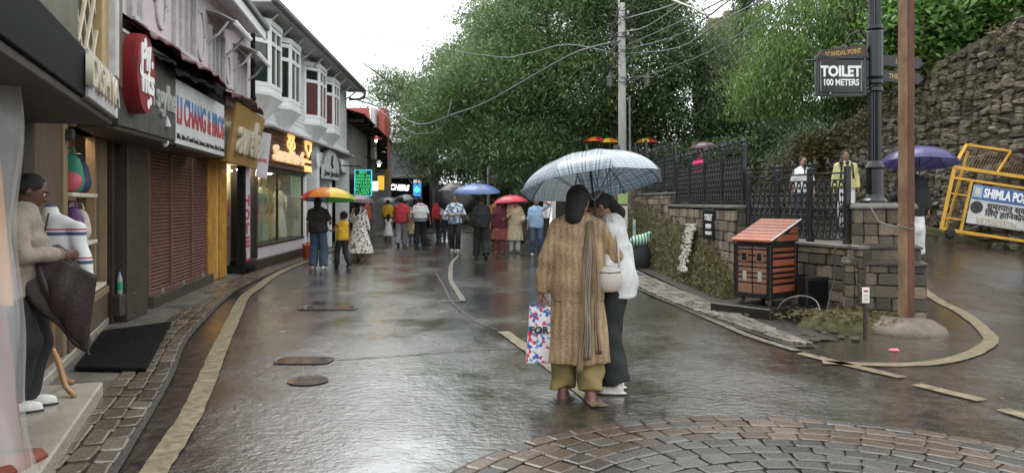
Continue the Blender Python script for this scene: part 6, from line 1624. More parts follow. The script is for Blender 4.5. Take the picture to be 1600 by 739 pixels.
def W2(ob, p):
    """local point on a person -> world"""
    return Matrix.LocRotScale(ob.location, ob.rotation_euler, None) @ Vector(p)
for n_, c in (('shoe_dark', (.02, .018, .017)), ('shoe_white', (.62, .60, .57)), ('shoe_tan', (.19, .095, .075)), ('jeans', (.045, .075, .125)), ('jeans_dark', (.02, .03, .055)), ('black_cloth', (.012, .012, .014)), ('charcoal', (.03, .032, .036)),
              ('red_cloth', (.36, .025, .035)), ('yellow_cloth', (.62, .36, .02)), ('orange_cloth', (.55, .20, .02)), ('white_cloth', (.58, .58, .57)), ('skyblue_cloth', (.27, .40, .56)), ('beige_cloth', (.50, .40, .26)), ('maroon_cloth', (.10, .016, .03)),
              ('olive', (.22, .165, .06)), ('dark_green', (.009, .011, .011)), ('grey_cloth', (.20, .20, .21)), ('brick_cloth', (.26, .05, .03)), ('cream_sweater', (.30, .255, .20)), ('pale_yellow', (.52, .48, .22)), ('pink_cloth', (.75, .06, .22)), ('lilac_cloth', (.45, .42, .5))):
    mat(n_, c, .8 if 'shoe' not in n_ else .5, var=.22, vscale=9, bump=.25, bscale=16)
mat('jeans', (.045, .075, .125)); 
spots('print_shirt', [(.55, .62, .70), (.16, .26, .40), (.65, .66, .66), (.10, .13, .18), (.45, .55, .66)], 17)
spots('floral', [(.45, .36, .24), (.20, .08, .05), (.50, .42, .30), (.08, .07, .06), (.35, .26, .12)], 20)
spots('leopard', [(.60, .57, .53), (.66, .63, .60), (.10, .08, .08), (.62, .60, .56), (.45, .42, .40)], 26)
spots('camo', [(.10, .10, .09), (.05, .05, .045), (.16, .15, .13), (.03, .03, .03)], 14)
spots('maroon_print', [(.20, .05, .04), (.16, .035, .03), (.30, .12, .08), (.18, .04, .035)], 30)
spots('beige_print', [(.50, .41, .27), (.56, .48, .34), (.42, .33, .20)], 26)
bands('striped_polo', [(0, (.66, .67, .66)), (.30, (.42, .10, .16)), (.36, (.66, .67, .66)), (.43, (.16, .24, .30)), (.56, (.12, .13, .16)), (.60, (.66, .67, .66))], 'Z', .60)
bands('green_stripe', [(0, (.02, .25, .13)), (.5, (.6, .62, .58))], 'X', .07)
# kurta of the woman in front: golden brown with fine vertical embroidery
def kurta_mat():
    m = bpy.data.materials.new('kurta_gold'); m.use_nodes = True; MATS['kurta_gold'] = m; nt = m.node_tree; b = nt.nodes['Principled BSDF']; L = nt.links
    tc = _n(nt, 'TexCoord'); sx = _n(nt, 'SeparateXYZ'); L.new(tc.outputs['Object'], sx.inputs[0])
    w = _n(nt, 'TexNoise'); w.inputs['Scale'].default_value = 7; L.new(tc.outputs['Object'], w.inputs['Vector'])
    ws = _n(nt, 'Math', operation='MULTIPLY_ADD'); L.new(w.outputs['Fac'], ws.inputs[0]); ws.inputs[1].default_value = .06; L.new(sx.outputs['X'], ws.inputs[2])
    st = _n(nt, 'Math', operation='MULTIPLY'); L.new(ws.outputs[0], st.inputs[0]); st.inputs[1].default_value = 2 * math.pi / .046
    sn = _n(nt, 'Math', operation='SINE'); L.new(st.outputs[0], sn.inputs[0])
    n1 = _n(nt, 'TexNoise'); n1.inputs['Scale'].default_value = 95; n1.inputs['Detail'].default_value = 3; L.new(tc.outputs['Object'], n1.inputs['Vector'])
    n2 = _n(nt, 'TexNoise'); n2.inputs['Scale'].default_value = 5; n2.inputs['Detail'].default_value = 3; L.new(tc.outputs['Object'], n2.inputs['Vector'])
    a1 = _n(nt, 'Math', operation='MULTIPLY_ADD'); L.new(sn.outputs[0], a1.inputs[0]); a1.inputs[1].default_value = .075; L.new(n1.outputs['Fac'], a1.inputs[2])
    a2 = _n(nt, 'Math', operation='MULTIPLY_ADD'); L.new(n2.outputs['Fac'], a2.inputs[0]); a2.inputs[1].default_value = .5; L.new(a1.outputs[0], a2.inputs[2])
    rp = _n(nt, 'ValToRGB'); e = rp.color_ramp.elements; e[0].position = .50; e[0].color = (.15, .088, .043, 1); e[1].position = 1.0; e[1].color = (.42, .30, .165, 1)
    L.new(a2.outputs[0], rp.inputs[0]); L.new(rp.outputs[0], b.inputs['Base Color']); b.inputs['Roughness'].default_value = .6
    bp = _n(nt, 'Bump'); bp.inputs['Strength'].default_value = .25; bp.inputs['Distance'].default_value = .004; L.new(n1.outputs['Fac'], bp.inputs['Height']); L.new(bp.outputs[0], b.inputs['Normal'])
kurta_mat()
mat('dupatta', (.24, .165, .10), .6, vscale=30, col2=(.15, .10, .055), bump=.3, bscale=50, stretch=(1, 1, .15))
mat('dupatta_grey', (.27, .215, .165), .6, vscale=30, col2=(.17, .125, .09), bump=.3, bscale=50, stretch=(1, 1, .15))

# ---- the woman in the golden kurta with her companion
def woman_extra(ob, I):
    s = I['s']
    # scarf falling down the back, and its loose ends
    for x0, x1, z0, m, ph in ((.085, .06, .34, 'dupatta_grey', 0.), (.075, .015, .24, 'dupatta', 1.), (.11, .15, .38, 'dupatta', 2.)):
        vs = []; nz = 26; nx = 8
        for j in range(nz + 1):
            t = j / nz; z = 1.36 + (z0 - 1.36) * t
            for i in range(nx + 1):
                q = i / nx - .5; x = x0 + (x1 - x0) * t + q * (.020 + .028 * t) + .008 * math.sin(t * 9 + ph * 2)
                yb = -(.155 + .075 * min(1, t * 1.4)) * (1 - .5 * abs(x) / .4) - .010 * math.sin(q * 16 + ph + t * 4) - .02 * t
                vs.append((x, yb, z))
        mb = MB().add(vs, [(j * (nx + 1) + i, j * (nx + 1) + i + 1, (j + 1) * (nx + 1) + i + 1, (j + 1) * (nx + 1) + i) for j in range(nz) for i in range(nx)])
        o = child_mesh(ob, 'scarf', mb, m); md_ = o.modifiers.new('thick', 'SOLIDIFY'); md_.thickness = .008
wp_ = G(903, 622)
woman = make_person('woman in a long golden brown kurta seen from behind', (wp_.x, wp_.y, 0), -4, h=1.62, girth=1.05, female=True, fine=True, skin='skin', seed=2,
    feet=[(-.12, .06, 0), (.10, -.06, 0)], hands=[(-.33, .02, .70), (.20, .30, 1.06)], poles=[(-1, -.6, 0), (.9, -.6, -.6)], head=(-25, -12), lean=.03, shoes='shoe_tan', hair='shoulder',
    bottom=[('trousers', dict(name='trousers', m='olive', knee_r=.115, hem_r=.10, hem_z=.075, folds=.012, k=.02))],
    tops=[('top', dict(name='kurta_top', m='kurta_gold', sleeve=1.0, hem_=.78, k=.028, loose=.012, sl_r=1.12, folds=.006)), ('skirt', dict(name='kurta_skirt', m='kurta_gold', z0=.30, z1=.98, r0=.19, r1=.248, pleats=6, amp=.020, ratio=.80))], extra=woman_extra)
gp = G(966, 612)
def girl_extra(ob, I):
    HP, s = I['HP'], I['s']
    # pink stole at the neck
    V, F = surfnets(lambda X, Y, Z: union([rc((X, Y, Z), HP(-.07, .05, -.02), HP(.06, .06, -.06), .035, .04), rc((X, Y, Z), HP(.0, .08, -.04), HP(.02, .09, -.16), .04, .03)], .03) + .005 * np.sin(X * 60) * np.sin(Z * 55), (-.4, -.3, 1.0), (.4, .55, 1.7), .012)
    mesh_np('stole', V, F, MATS['pink_cloth'], ob)
girl = make_person('young woman in white shirt and wide black trousers bending her head', (gp.x, gp.y, 0), 78, h=1.60, girth=.95, female=True, fine=True, skin='skin', seed=5,
    feet=[(-.10, .02, 0), (.10, .03, 0)], hands=[(-.07, .22, .90), (.12, .24, .95)], poles=[(-.6, -1, -.2), (.6, -1, -.2)], head=(5, -42), lean=.16, shoes='shoe_white', hair='pony',
    bottom=[('trousers', dict(name='trousers', m='dark_green', knee_r=.12, hem_r=.125, hem_z=.10, folds=.007, k=.02))],
    tops=[('top', dict(name='shirt', m='white_cloth', sleeve=.92, hem_=.80, k=.024, loose=.02, sl_r=1.25, folds=.006))], extra=girl_extra)
for c in girl.children:
    if c.name.startswith('trousers'): break

# ---- umbrellas
def umbrella(label, top, R0, depth, tilt=(0, 0), cols=None, shaft=.95, n=8, hand=None, rz=0, plaid=None, droop=.10, handle='black_cloth', inner=None, group='open umbrellas', grip=None):
    """top: world point of the canopy's crown; tilt = (toward +x, toward +y) in degrees; each gore is a panel"""
    t = thing('umbrella', label, 'umbrella', top, group=group)
    M = Matrix.Rotation(R(tilt[0]), 4, 'Y') @ Matrix.Rotation(-R(tilt[1]), 4, 'X') @ Matrix.Rotation(rz, 4, 'Z')
    def surf(r, a, k):      # r 0..1, a within the gore -.5...5: cloth sags between ribs
        half = math.pi / n; rib = 1 - .06 * (math.cos(a * math.pi) ** 2) * r ** 2
        z = -depth * (1 - math.cos(r * 1.25)) / (1 - math.cos(1.25)) - droop * .25 * math.cos(a * math.pi) ** 2 * r * (1 - r) * 1.2
        th = (k + .5 + a) * 2 * math.pi / n; rr = R0 * math.sin(r * 1.3) / math.sin(1.3) * rib
        return Vector((rr * math.cos(th), rr * math.sin(th), z))
    nr, na = 9, 6; ribm = MB()
    for k in range(n):
        vs, uv = [], []
        for i in range(nr + 1):
            for j in range(na + 1):
                a = j / na - .5; vs.append(M @ surf(i / nr, a, k)); uv.append((a * (i / nr), i / nr))
        fs = [(i * (na + 1) + j, i * (na + 1) + j + 1, (i + 1) * (na + 1) + j + 1, (i + 1) * (na + 1) + j) for i in range(nr) for j in range(na)]
        me = bpy.data.meshes.new('panel'); me.from_pydata(vs, [], fs); ul = me.uv_layers.new(name='UVMap')
        for lp in me.loops: ul.data[lp.index].uv = uv[lp.vertex_index]
        o = link('panel', me, plaid[k % len(plaid)] if plaid else MATS[cols[k % len(cols)]], t, True)
        ribm = MB(); ribm.tube([M @ (surf(i / nr, -.5, k) + Vector((0, 0, -.012))) for i in range(nr + 1)], .005, 4)
        e = M @ (surf(.5, -.5, k) + Vector((0, 0, -.015))); ribm.tube([M @ Vector((0, 0, -depth - .12)), e], .0045, 4)
        tip = M @ surf(1, -.5, k); ribm.sphere(tip, .011, 6, 4); me = bpy.data.meshes.new('rib'); me.from_pydata(ribm.v, [], ribm.f); link('rib', me, MATS['cable_grey'], t)
    mb = MB().tube([M @ Vector((0, 0, .06)), M @ Vector((0, 0, -shaft))], .009, 6); me = bpy.data.meshes.new('shaft'); me.from_pydata(mb.v, [], mb.f); link('shaft', me, MATS['charcoal'], t)
    mb = MB().tube([M @ Vector((0, 0, -shaft + .05)), M @ Vector((0, 0, -shaft - .08))], [.014, .018], 8); me = bpy.data.meshes.new('handle'); me.from_pydata(mb.v, [], mb.f); link('handle', me, MATS[handle], t)
    mb = MB().lathe([(.02, 0), (.015, .02), (.008, .07), (.002, .075)], 8); mb.v = [M @ Vector(v) for v in mb.v]; me = bpy.data.meshes.new('ferrule'); me.from_pydata(mb.v, [], mb.f); link('ferrule', me, MATS['charcoal'], t)
    return t
def plaid_mat(name, base, c1, c2, alpha=1.0):
    m = bpy.data.materials.new(name); m.use_nodes = True; MATS[name] = m; nt = m.node_tree; b = nt.nodes['Principled BSDF']; L = nt.links
    tc = _n(nt, 'TexCoord'); sx = _n(nt, 'SeparateXYZ'); L.new(tc.outputs['UV'], sx.inputs[0])
    outs = []
    for ax, per in (('X', .22), ('Y', .16)):
        d = _n(nt, 'Math', operation='DIVIDE'); L.new(sx.outputs[ax], d.inputs[0]); d.inputs[1].default_value = per
        a = _n(nt, 'Math', operation='ADD'); L.new(d.outputs[0], a.inputs[0]); a.inputs[1].default_value = 10.2
        f = _n(nt, 'Math', operation='FRACT'); L.new(a.outputs[0], f.inputs[0])
        rp = _n(nt, 'ValToRGB'); rp.color_ramp.interpolation = 'CONSTANT'; e = rp.color_ramp.elements
        e[0].position = 0; e[0].color = (0, 0, 0, 1); e[1].position = .08; e[1].color = (.85, .85, .85, 1)
        for p_, v_ in ((.18, 0), (.30, .85), (.40, 0), (.6, .35), (.9, 0)): q = e.new(p_); q.color = (v_, v_, v_, 1)
        L.new(f.outputs[0], rp.inputs[0]); outs.append(rp.outputs[0])
    mx = _n(nt, 'Mix', data_type='RGBA'); L.new(outs[0], mx.inputs[0]); mx.inputs[6].default_value = (*base, 1); mx.inputs[7].default_value = (*c1, 1)
    mx2 = _n(nt, 'Mix', data_type='RGBA'); L.new(outs[1], mx2.inputs[0]); L.new(mx.outputs[2], mx2.inputs[6]); mx2.inputs[7].default_value = (*c2, 1)
    L.new(mx2.outputs[2], b.inputs['Base Color']); b.inputs['Roughness'].default_value = .28
    tr = _n(nt, 'BsdfTranslucent'); L.new(mx2.outputs[2], tr.inputs[0]); ms = _n(nt, 'MixShader'); ms.inputs[0].default_value = .18; L.new(b.outputs[0], ms.inputs[1]); L.new(tr.outputs[0], ms.inputs[2]); L.new(ms.outputs[0], nt.nodes['Material Output'].inputs['Surface'])
    return m
PL = plaid_mat('plaid', (.36, .42, .46), (.02, .045, .09), (.03, .06, .12)); PW_ = plaid_mat('plaid_pale', (.46, .50, .52), (.20, .25, .29), (.25, .30, .34))
top_ = AT(918, 240, 6.0)
umbrella('large grey and blue plaid umbrella held over the two women', top_, .56, .26, (-7, 11), plaid=[PL, PL, PW_, PL, PL, PL, PW_, PL], shaft=.72, rz=.2)
for n_, c in (('u_red', (.50, .03, .04)), ('u_orange', (.62, .20, .02)), ('u_yellow', (.65, .46, .03)), ('u_lime', (.35, .52, .04)), ('u_green', (.06, .30, .06)), ('u_blue', (.10, .17, .40)), ('u_black', (.010, .010, .012)), ('u_pink', (.62, .05, .10)), ('u_purple', (.07, .06, .18)), ('u_grey', (.26, .26, .28)), ('u_plum', (.09, .05, .06)), ('u_lav', (.12, .17, .36))):
    m = mat(n_, c, .35, var=.08); b = m.node_tree.nodes['Principled BSDF']
    tr = _n(m.node_tree, 'BsdfTranslucent'); tr.inputs[0].default_value = (*c, 1); ms = _n(m.node_tree, 'MixShader'); ms.inputs[0].default_value = .25
    m.node_tree.links.new(b.outputs[0], ms.inputs[1]); m.node_tree.links.new(tr.outputs[0], ms.inputs[2]); m.node_tree.links.new(ms.outputs[0], m.node_tree.nodes['Material Output'].inputs['Surface'])

# ---- the crowd further up the street
def at(px, py): p = G(px, py); return (p.x, p.y, 0)
T_ = lambda name, m, **k: ('top', dict(name=name, m=m, **k)); B_ = lambda name, m, **k: ('trousers', dict(name=name, m=m, **k)); S_ = lambda name, m, *a, **k: ('skirt', dict(name=name, m=m, z0=a[0], z1=a[1], r0=a[2], r1=a[3], **k))
GR = 'walkers in the rain'
WALK = [(-.09, .22, 0), (.09, -.24, .05)]; WALK2 = [(-.09, -.24, .05), (.09, .20, 0)]
make_person('man in black T-shirt and jeans walking away under rainbow umbrella', at(497, 420), 0, 1.60, 1.12, feet=[(-.13, .05, 0), (.13, -.02, 0)], hands=[(-.27, .03, .80), (.24, .22, 1.08)], tops=[T_('t_shirt', 'black_cloth', sleeve=.4, hem_=.86, loose=.02)], bottom=[B_('jeans', 'jeans', knee_r=.105, hem_r=.105)], shoes='shoe_white', group=GR, hair='shoulder', seed=11)
umbrella('rainbow umbrella over the man in the black T-shirt', AT(513, 293, 17.2), .62, .28, (0, 6), cols=['u_green', 'u_green', 'u_blue', 'u_red', 'u_red', 'u_orange', 'u_yellow', 'u_lime'], shaft=.62, rz=.3)
make_person('boy in yellow vest and striped track pants reaching to the man', at(535, 418), 42, 1.24, 1.0, child=True, feet=[(-.12, .12, 0), (.12, -.22, .05)], hands=[(-.26, .38, 1.18), (.26, .05, .82)], poles=[(-.5, -.2, -1), (.5, -1, 0)], head=(20, 12), tops=[T_('vest', 'yellow_cloth', sleeve=.05, hem_=.86, loose=.015), ], bottom=[B_('track_pants', 'black_cloth', knee_r=.09, hem_r=.08)], shoes='shoe_dark', group=GR, seed=12)
make_person('woman in pale spotted gown under the dark patterned umbrella', at(562, 408), -25, 1.60, 1.0, female=True, hands=[(-.2, .2, 1.05), (.24, .1, .85)], tops=[T_('bodice', 'leopard', sleeve=1.0, hem_=.9, loose=.01)], bottom=[S_('gown', 'leopard', .22, 1.05, .17, .40)], hair='long', shoes='shoe_tan', group=GR, seed=13)
umbrella('dark speckled umbrella beside the rainbow one', AT(560, 304, 19.6), .48, .20, (4, 0), cols=['u_plum'], shaft=.6)
make_person('person in brick red top standing by the dark shop', at(573, 384), 75, 1.62, 1.0, hands=[(-.2, .25, .98), (.22, .2, 1.02)], head=(10, -15), tops=[T_('shirt', 'brick_cloth', sleeve=.45, loose=.02)], bottom=[B_('trousers', 'charcoal')], group=GR, seed=14, vox=.028)
make_person('person in yellow top beyond the little girl', at(606, 371), 10, 1.60, 1.05, tops=[T_('shirt', 'yellow_cloth', sleeve=.45, loose=.02)], bottom=[B_('trousers', 'black_cloth')], group=GR, seed=15, vox=.028)
umbrella('pale grey umbrella above the person in yellow', AT(603, 308, 33.5), .55, .24, (0, 0), cols=['u_grey'], shaft=.6)
make_person('little girl in white sleeveless frock', at(607, 381), 0, 1.05, 1.0, child=True, female=True, tops=[T_('frock_top', 'white_cloth', sleeve=.1, hem_=.9)], bottom=[S_('frock', 'white_cloth', .45, 1.1, .17, .30)], hair='shoulder', group=GR, seed=16, vox=.026)
make_person('man in bright red T-shirt and grey trousers walking away', at(627, 386), 4, 1.66, 1.12, feet=WALK2, hands=[(-.30, .16, .84), (.30, -.08, .80)], tops=[T_('t_shirt', 'red_cloth', sleeve=.4, loose=.025, hem_=.84)], bottom=[B_('trousers', 'grey_cloth', knee_r=.095, hem_r=.09)], group=GR, seed=17)
umbrella('grey umbrella half hidden behind the man in bright red', AT(632, 304, 29), .5, .24, (-8, 0), cols=['u_grey', 'u_black'], shaft=.6)
make_person('woman in flowered dress between red shirt and striped shirt', at(644, 379), 0, 1.52, 1.05, female=True, tops=[T_('blouse', 'floral', sleeve=.6, loose=.02, hem_=.9)], bottom=[S_('dress', 'floral', .35, 1.05, .17, .27)], hair='bun', group=GR, seed=18, vox=.026)
make_person('man in white polo with grey and pink bands, black trousers', at(657, 384), 8, 1.66, 1.16, feet=[(-.13, .02, 0), (.12, .12, 0)], hands=[(-.33, .02, .82), (.34, .06, .84)], head=(25, 0), tops=[T_('polo', 'striped_polo', sleeve=.42, loose=.03, hem_=.86)], bottom=[B_('trousers', 'black_cloth', knee_r=.105, hem_r=.10)], group=GR, seed=19)
make_person('man in red shirt under the edge of a black umbrella', at(686, 376), -6, 1.70, 1.08, feet=WALK, hands=[(-.24, -.12, .80), (.26, .20, .86)], tops=[T_('shirt', 'red_cloth', sleeve=.9, loose=.02, hem_=.84)], bottom=[B_('trousers', 'charcoal')], group=GR, seed=20, vox=.026)
make_person('person in pale grey-blue shirt behind the printed shirt', at(698, 377), 0, 1.60, .95, tops=[T_('shirt', 'lilac_cloth', sleeve=.5, loose=.02, hem_=.86)], bottom=[B_('jeans', 'jeans_dark')], group=GR, seed=21, vox=.026)
pm = make_person('man in blue printed shirt and black trousers walking toward us', at(711, 393), 180, 1.70, .95, feet=[(-.09, .06, 0), (.09, -.08, 0)], hands=[(-.09, .26, 1.12), (.1, .28, 1.10)], poles=[(-1, -.4, -.6), (1, -.4, -.6)], head=(0, -10), tops=[T_('shirt', 'print_shirt', sleeve=.55, loose=.03, hem_=.84, sl_r=1.1), ], bottom=[B_('trousers', 'black_cloth', knee_r=.085, hem_r=.082)], shoes='shoe_white', group=GR, seed=22)
umbrella('black umbrella with white edge tilted behind the printed shirt', AT(716, 302, 24.2), .66, .32, (20, -52), cols=['u_black'], shaft=.7, n=8)
make_person('man in black clothes walking away under the blue umbrella', at(752, 404), 8, 1.66, 1.05, feet=[(-.12, .14, 0), (.12, -.16, .04)], hands=[(-.25, .05, .8), (.12, .25, 1.12)], tops=[T_('shirt', 'black_cloth', sleeve=.95, loose=.02, hem_=.84)], bottom=[B_('trousers', 'black_cloth', knee_r=.10, hem_r=.10)], group=GR, seed=23)
umbrella('blue umbrella over the man in black', AT(745, 287, 20.8), .64, .25, (0, -4), cols=['u_lav', 'u_blue'], shaft=.62)
make_person('person in orange shirt walking beyond the blue umbrella', at(772, 378), -20, 1.62, 1.0, feet=WALK, hands=[(-.25, .1, .82), (.26, -.1, .82)], tops=[T_('shirt', 'orange_cloth', sleeve=.45, loose=.02)], bottom=[B_('trousers', 'charcoal')], group=GR, seed=24, vox=.026)
make_person('woman in maroon top and rust skirt with blue sleeve', at(781, 396), 176, 1.62, 1.2, female=True, hands=[(-.14, .22, 1.05), (.28, .06, .84)], tops=[T_('tunic', 'maroon_cloth', sleeve=.8, loose=.03, hem_=.80, open_neck=.05)], bottom=[B_('trousers', 'maroon_print'), S_('skirt', 'maroon_print', .42, .95, .20, .29)], hair='bun', shoes='shoe_tan', group=GR, seed=25)
make_person('woman in beige suit carrying a dark shoulder bag', at(804, 396), 184, 1.64, 1.05, female=True, hands=[(-.25, .12, .98), (.16, .24, 1.14)], tops=[T_('tunic', 'beige_cloth', sleeve=.95, loose=.025, hem_=.85, open_neck=.04)], bottom=[B_('trousers', 'white_cloth', hem_z=.09), S_('skirt', 'beige_print', .40, 1.0, .19, .28)], hair='bun', shoes='shoe_tan', group=GR, seed=26)
umbrella('pink red umbrella shared by the maroon and beige women', AT(797, 305, 22.6), .50, .22, (-4, 2), cols=['u_pink'], shaft=.66)
make_person('bearded man in light blue shirt holding a hand to his head', at(838, 399), 180, 1.60, 1.0, feet=[(-.14, .02, 0), (.13, .0, 0)], hands=[(-.18, .15, 1.62), (.26, .08, .84)], poles=[(-1, -.1, -.1), (.4, -1, 0)], head=(15, 0), tops=[T_('shirt', 'skyblue_cloth', sleeve=.6, loose=.03, hem_=.82)], bottom=[B_('jeans', 'jeans', knee_r=.09, hem_r=.085)], hair='beard', shoes='shoe_white', group=GR, seed=27)
# shoulder bag of the woman in beige, hand bag of the companion, shopping bag
def soft_bag(name, label, c, r, m, strap=None, cat='bag', rot=0):
    t = thing(name, label, cat, c); Rz = Matrix.Rotation(rot, 3, 'Z')
    ax = [list(Rz.col[0]), list(Rz.col[1]), list(Rz.col[2])]
    V, F = surfnets(lambda X, Y, Z: np.maximum(el((X, Y, Z), (0, 0, 0), (r[0] * 1.15, r[1] * 1.1, r[2] * 1.12), ax), np.abs(Z) - r[2]), (-max(r[:2]) * 1.4, -max(r[:2]) * 1.4, -r[2] * 1.4), (max(r[:2]) * 1.4, max(r[:2]) * 1.4, r[2] * 1.4), min(r) / 4)
    mesh_np('body', V, F, MATS[m], t)
    if strap: mb = MB().tube(catmull([Vector(p) - Vector(c) for p in strap], .06), .008, 5); me = bpy.data.meshes.new('strap'); me.from_pydata(mb.v, [], mb.f); link('strap', me, MATS[m], t, True)
    fz = MB().tube([Rz @ Vector((-r[0] * .9, -r[1] * .72, r[2] * .55)), Rz @ Vector((0, -r[1] * 1.0, r[2] * .5)), Rz @ Vector((r[0] * .9, -r[1] * .72, r[2] * .55))], .005, 4); me = bpy.data.meshes.new('zip'); me.from_pydata(fz.v, [], fz.f); link('zip', me, MATS['charcoal'], t)
    return t
b0 = AT(812, 372, 22.6); soft_bag('shoulder_bag', 'dark backpack hanging on the arm of the beige woman', b0, (.16, .08, .2), 'charcoal', [b0 + Vector((-.06, 0, .18)), b0 + Vector((0, .1, .42)), b0 + Vector((.06, 0, .18))])
mat('bag_pale', (.45, .40, .36), .45, var=.08)
b1 = AT(951, 436, 5.83); soft_bag('hand_bag', 'small pale crossbody bag hanging between the two women', b1, (.095, .05, .10), 'bag_pale', [b1 + Vector((-.07, 0, .09)), b1 + Vector((-.03, .05, .3)), b1 + Vector((.02, .1, .5)), b1 + Vector((.07, .06, .3)), b1 + Vector((.08, 0, .09))], rot=.15)
# printed shopping bag in her hand
hw_ = W2(woman, INFO[woman.name]['wr'][0]); sbg = thing('shopping_bag', 'white paper bag with red and blue print in the hand of the woman', 'shopping bag', (hw_.x, hw_.y, .24))
spots('bag_print', [(.72, .70, .72), (.74, .72, .74), (.70, .68, .72), (.72, .70, .72), (.06, .12, .40), (.62, .05, .10), (.72, .66, .72), (.10, .30, .5)], 38)
cx, cy = hw_.x - .03, hw_.y + .02; zt = .70; zb = .27
MB().add([(cx - .06, cy - .04, zt), (cx + .14, cy - .06, zt), (cx + .14, cy + .05, zt), (cx - .06, cy + .06, zt), (cx - .09, cy - .05, zb), (cx + .15, cy - .07, zb), (cx + .15, cy + .06, zb), (cx - .09, cy + .07, zb)], [(0, 1, 5, 4), (1, 2, 6, 5), (2, 3, 7, 6), (3, 0, 4, 7), (4, 5, 6, 7)]).build('body', MATS['bag_print'], sbg)
for dy in (-.04, .05): MB().tube(catmull([(cx + .0, cy + dy, zt - .02), (hw_.x, hw_.y, .80), (cx + .1, cy + dy, zt - .02)], .04), .004, 4).build('cord', MATS['letter_red'], sbg)
text('lettering', 'FOR', .075, plane_M((cx + .01, cy - .066, .52), (1, -.08, 0)), MATS['letter_black'], sbg, .001, bold=.003)
# ---- behind the railings and on the side road
gz = lambda x, y: ramp(x, y)
def up_at(px, Y): x = (px - 800) / FPX * Y; return (x, Y, gz(x, Y))
make_person('young woman in white top and jeans walking behind the lowest railing', up_at(1254, 16.2), 155, 1.56, .95, female=True, head=(35, 0), tops=[T_('top', 'white_cloth', sleeve=.45, loose=.02, hem_=.88)], bottom=[B_('jeans', 'jeans_dark')], hair='pony', skin='skin_fair', group='walkers on the upper road', seed=40)
make_person('young man in pale yellow shirt with backpack straps behind the railing', up_at(1321, 16.4), 170, 1.68, 1.0, head=(0, -6), tops=[T_('shirt', 'pale_yellow', sleeve=.9, loose=.02, hem_=.88)], bottom=[B_('trousers', 'white_cloth')], skin='skin', group='walkers on the upper road', seed=41,
    extra=lambda ob, I: [child_mesh(ob, 'strap', MB().tube([I['T'](q * .11, -.13, 1.40), I['T'](q * .11, .0, 1.475), I['T'](q * .11, .14, 1.36), I['T'](q * .13, .15, 1.1)], .022, 6), 'charcoal') for q in (-1, 1)])
make_person('person in dark jacket and white trousers beside the pillar', up_at(1424, 13.6), 150, 1.66, 1.1, hands=[(-.28, .05, .8), (.2, .2, 1.1)], tops=[T_('jacket', 'black_cloth', sleeve=1.0, loose=.05, hem_=.74, sl_r=1.25)], bottom=[B_('trousers', 'white_cloth', knee_r=.13, hem_r=.12)], hair='shoulder', group='walkers on the upper road', seed=42)
umbrella('dark purple umbrella behind the rusty pole', AT(1436, 230, 13.4), .64, .30, (3, 8), cols=['u_purple'], shaft=.62, rz=.4)
make_person('person in red top under a dark umbrella behind the railings', up_at(1095, 22), 185, 1.60, 1.0, tops=[T_('top', 'pink_cloth', sleeve=.9, loose=.03)], bottom=[B_('trousers', 'charcoal')], group='walkers on the upper road', seed=43, hair='long')
umbrella('small dark umbrella over the person in red behind the railings', AT(1100, 222, 22.2), .42, .20, (0, 0), cols=['u_plum'], shaft=.6)
for px, py, cols, lab in ((930, 214, ['u_red', 'u_orange'], 'red umbrella leftmost of the three on the upper road'), (951, 216, ['u_orange', 'u_lime', 'u_yellow'], 'orange and lime umbrella just left of the concrete pole'), (1011, 216, ['u_red', 'u_orange', 'u_yellow'], 'red and orange umbrella just right of the concrete pole')):
    p = AT(px, py, 28.2); x = p.x
    umbrella(lab, p, .42, .18, (0, 0), cols=cols, shaft=.85)
    make_person('person hidden to the waist under the ' + lab.split(' umbrella')[0] + ' umbrella', (p.x, p.y + .1, ramp(p.x, p.y)), 180, 1.6, 1.0, tops=[T_('top', 'charcoal', sleeve=.9, loose=.03)], bottom=[B_('trousers', 'charcoal')], group='walkers on the upper road', seed=44, vox=.034)
# ---- the man at the shop door on the left
def lman_extra(ob, I):
    s, T = I['s'], I['T']
    for i in (0, 1):       # ribbed cuffs
        w, e = I['wr'][i], I['elb'][i]; d = (w - e).normalized(); child_mesh(ob, 'cuff', MB().tube([w - d * .045, w + d * .002], [.046, .043], 14), 'cuff_brown')
    child_mesh(ob, 'collar', MB().tube([T(.075 * math.cos(a), -.012 + .078 * math.sin(a), 1.468 - .014 * math.sin(a)) for a in np.linspace(0, 6.283, 22)], .018, 8), 'cuff_brown')
    child_mesh(ob, 'zip', MB().tube([T(0, .152 - .004 * k, 1.42 - .05 * k) for k in range(10)], .006, 5), 'charcoal')
mat('cuff_brown', (.17, .135, .10), .85, var=.2, vscale=30, bump=.5, bscale=60)
MATS['cream_sweater'].node_tree.nodes['Bump'].inputs['Strength'].default_value = .6
lm = make_person('man in cream sweater and dark trousers at the shop door', (-3.22, 5.0, .15), -72, h=1.53, girth=.92, skin='skin_dark', fine=True, seed=51, feet=[(-.09, .03, 0), (.09, -.02, 0)],
    hands=[(-.10, .26, 1.09), (.10, .30, 1.12)], poles=[(-1, -.7, -.5), (1, -.7, -.5)], head=(8, -22), lean=.10, shoes='shoe_white', hair='short',
    bottom=[('trousers', dict(name='trousers', m='black_cloth', knee_r=.095, hem_r=.085, hem_z=.075, folds=.008))], tops=[('top', dict(name='sweater', m='cream_sweater', sleeve=.95, hem_=.82, k=.034, loose=.032, sl_r=1.05, folds=.012))], extra=lman_extra)
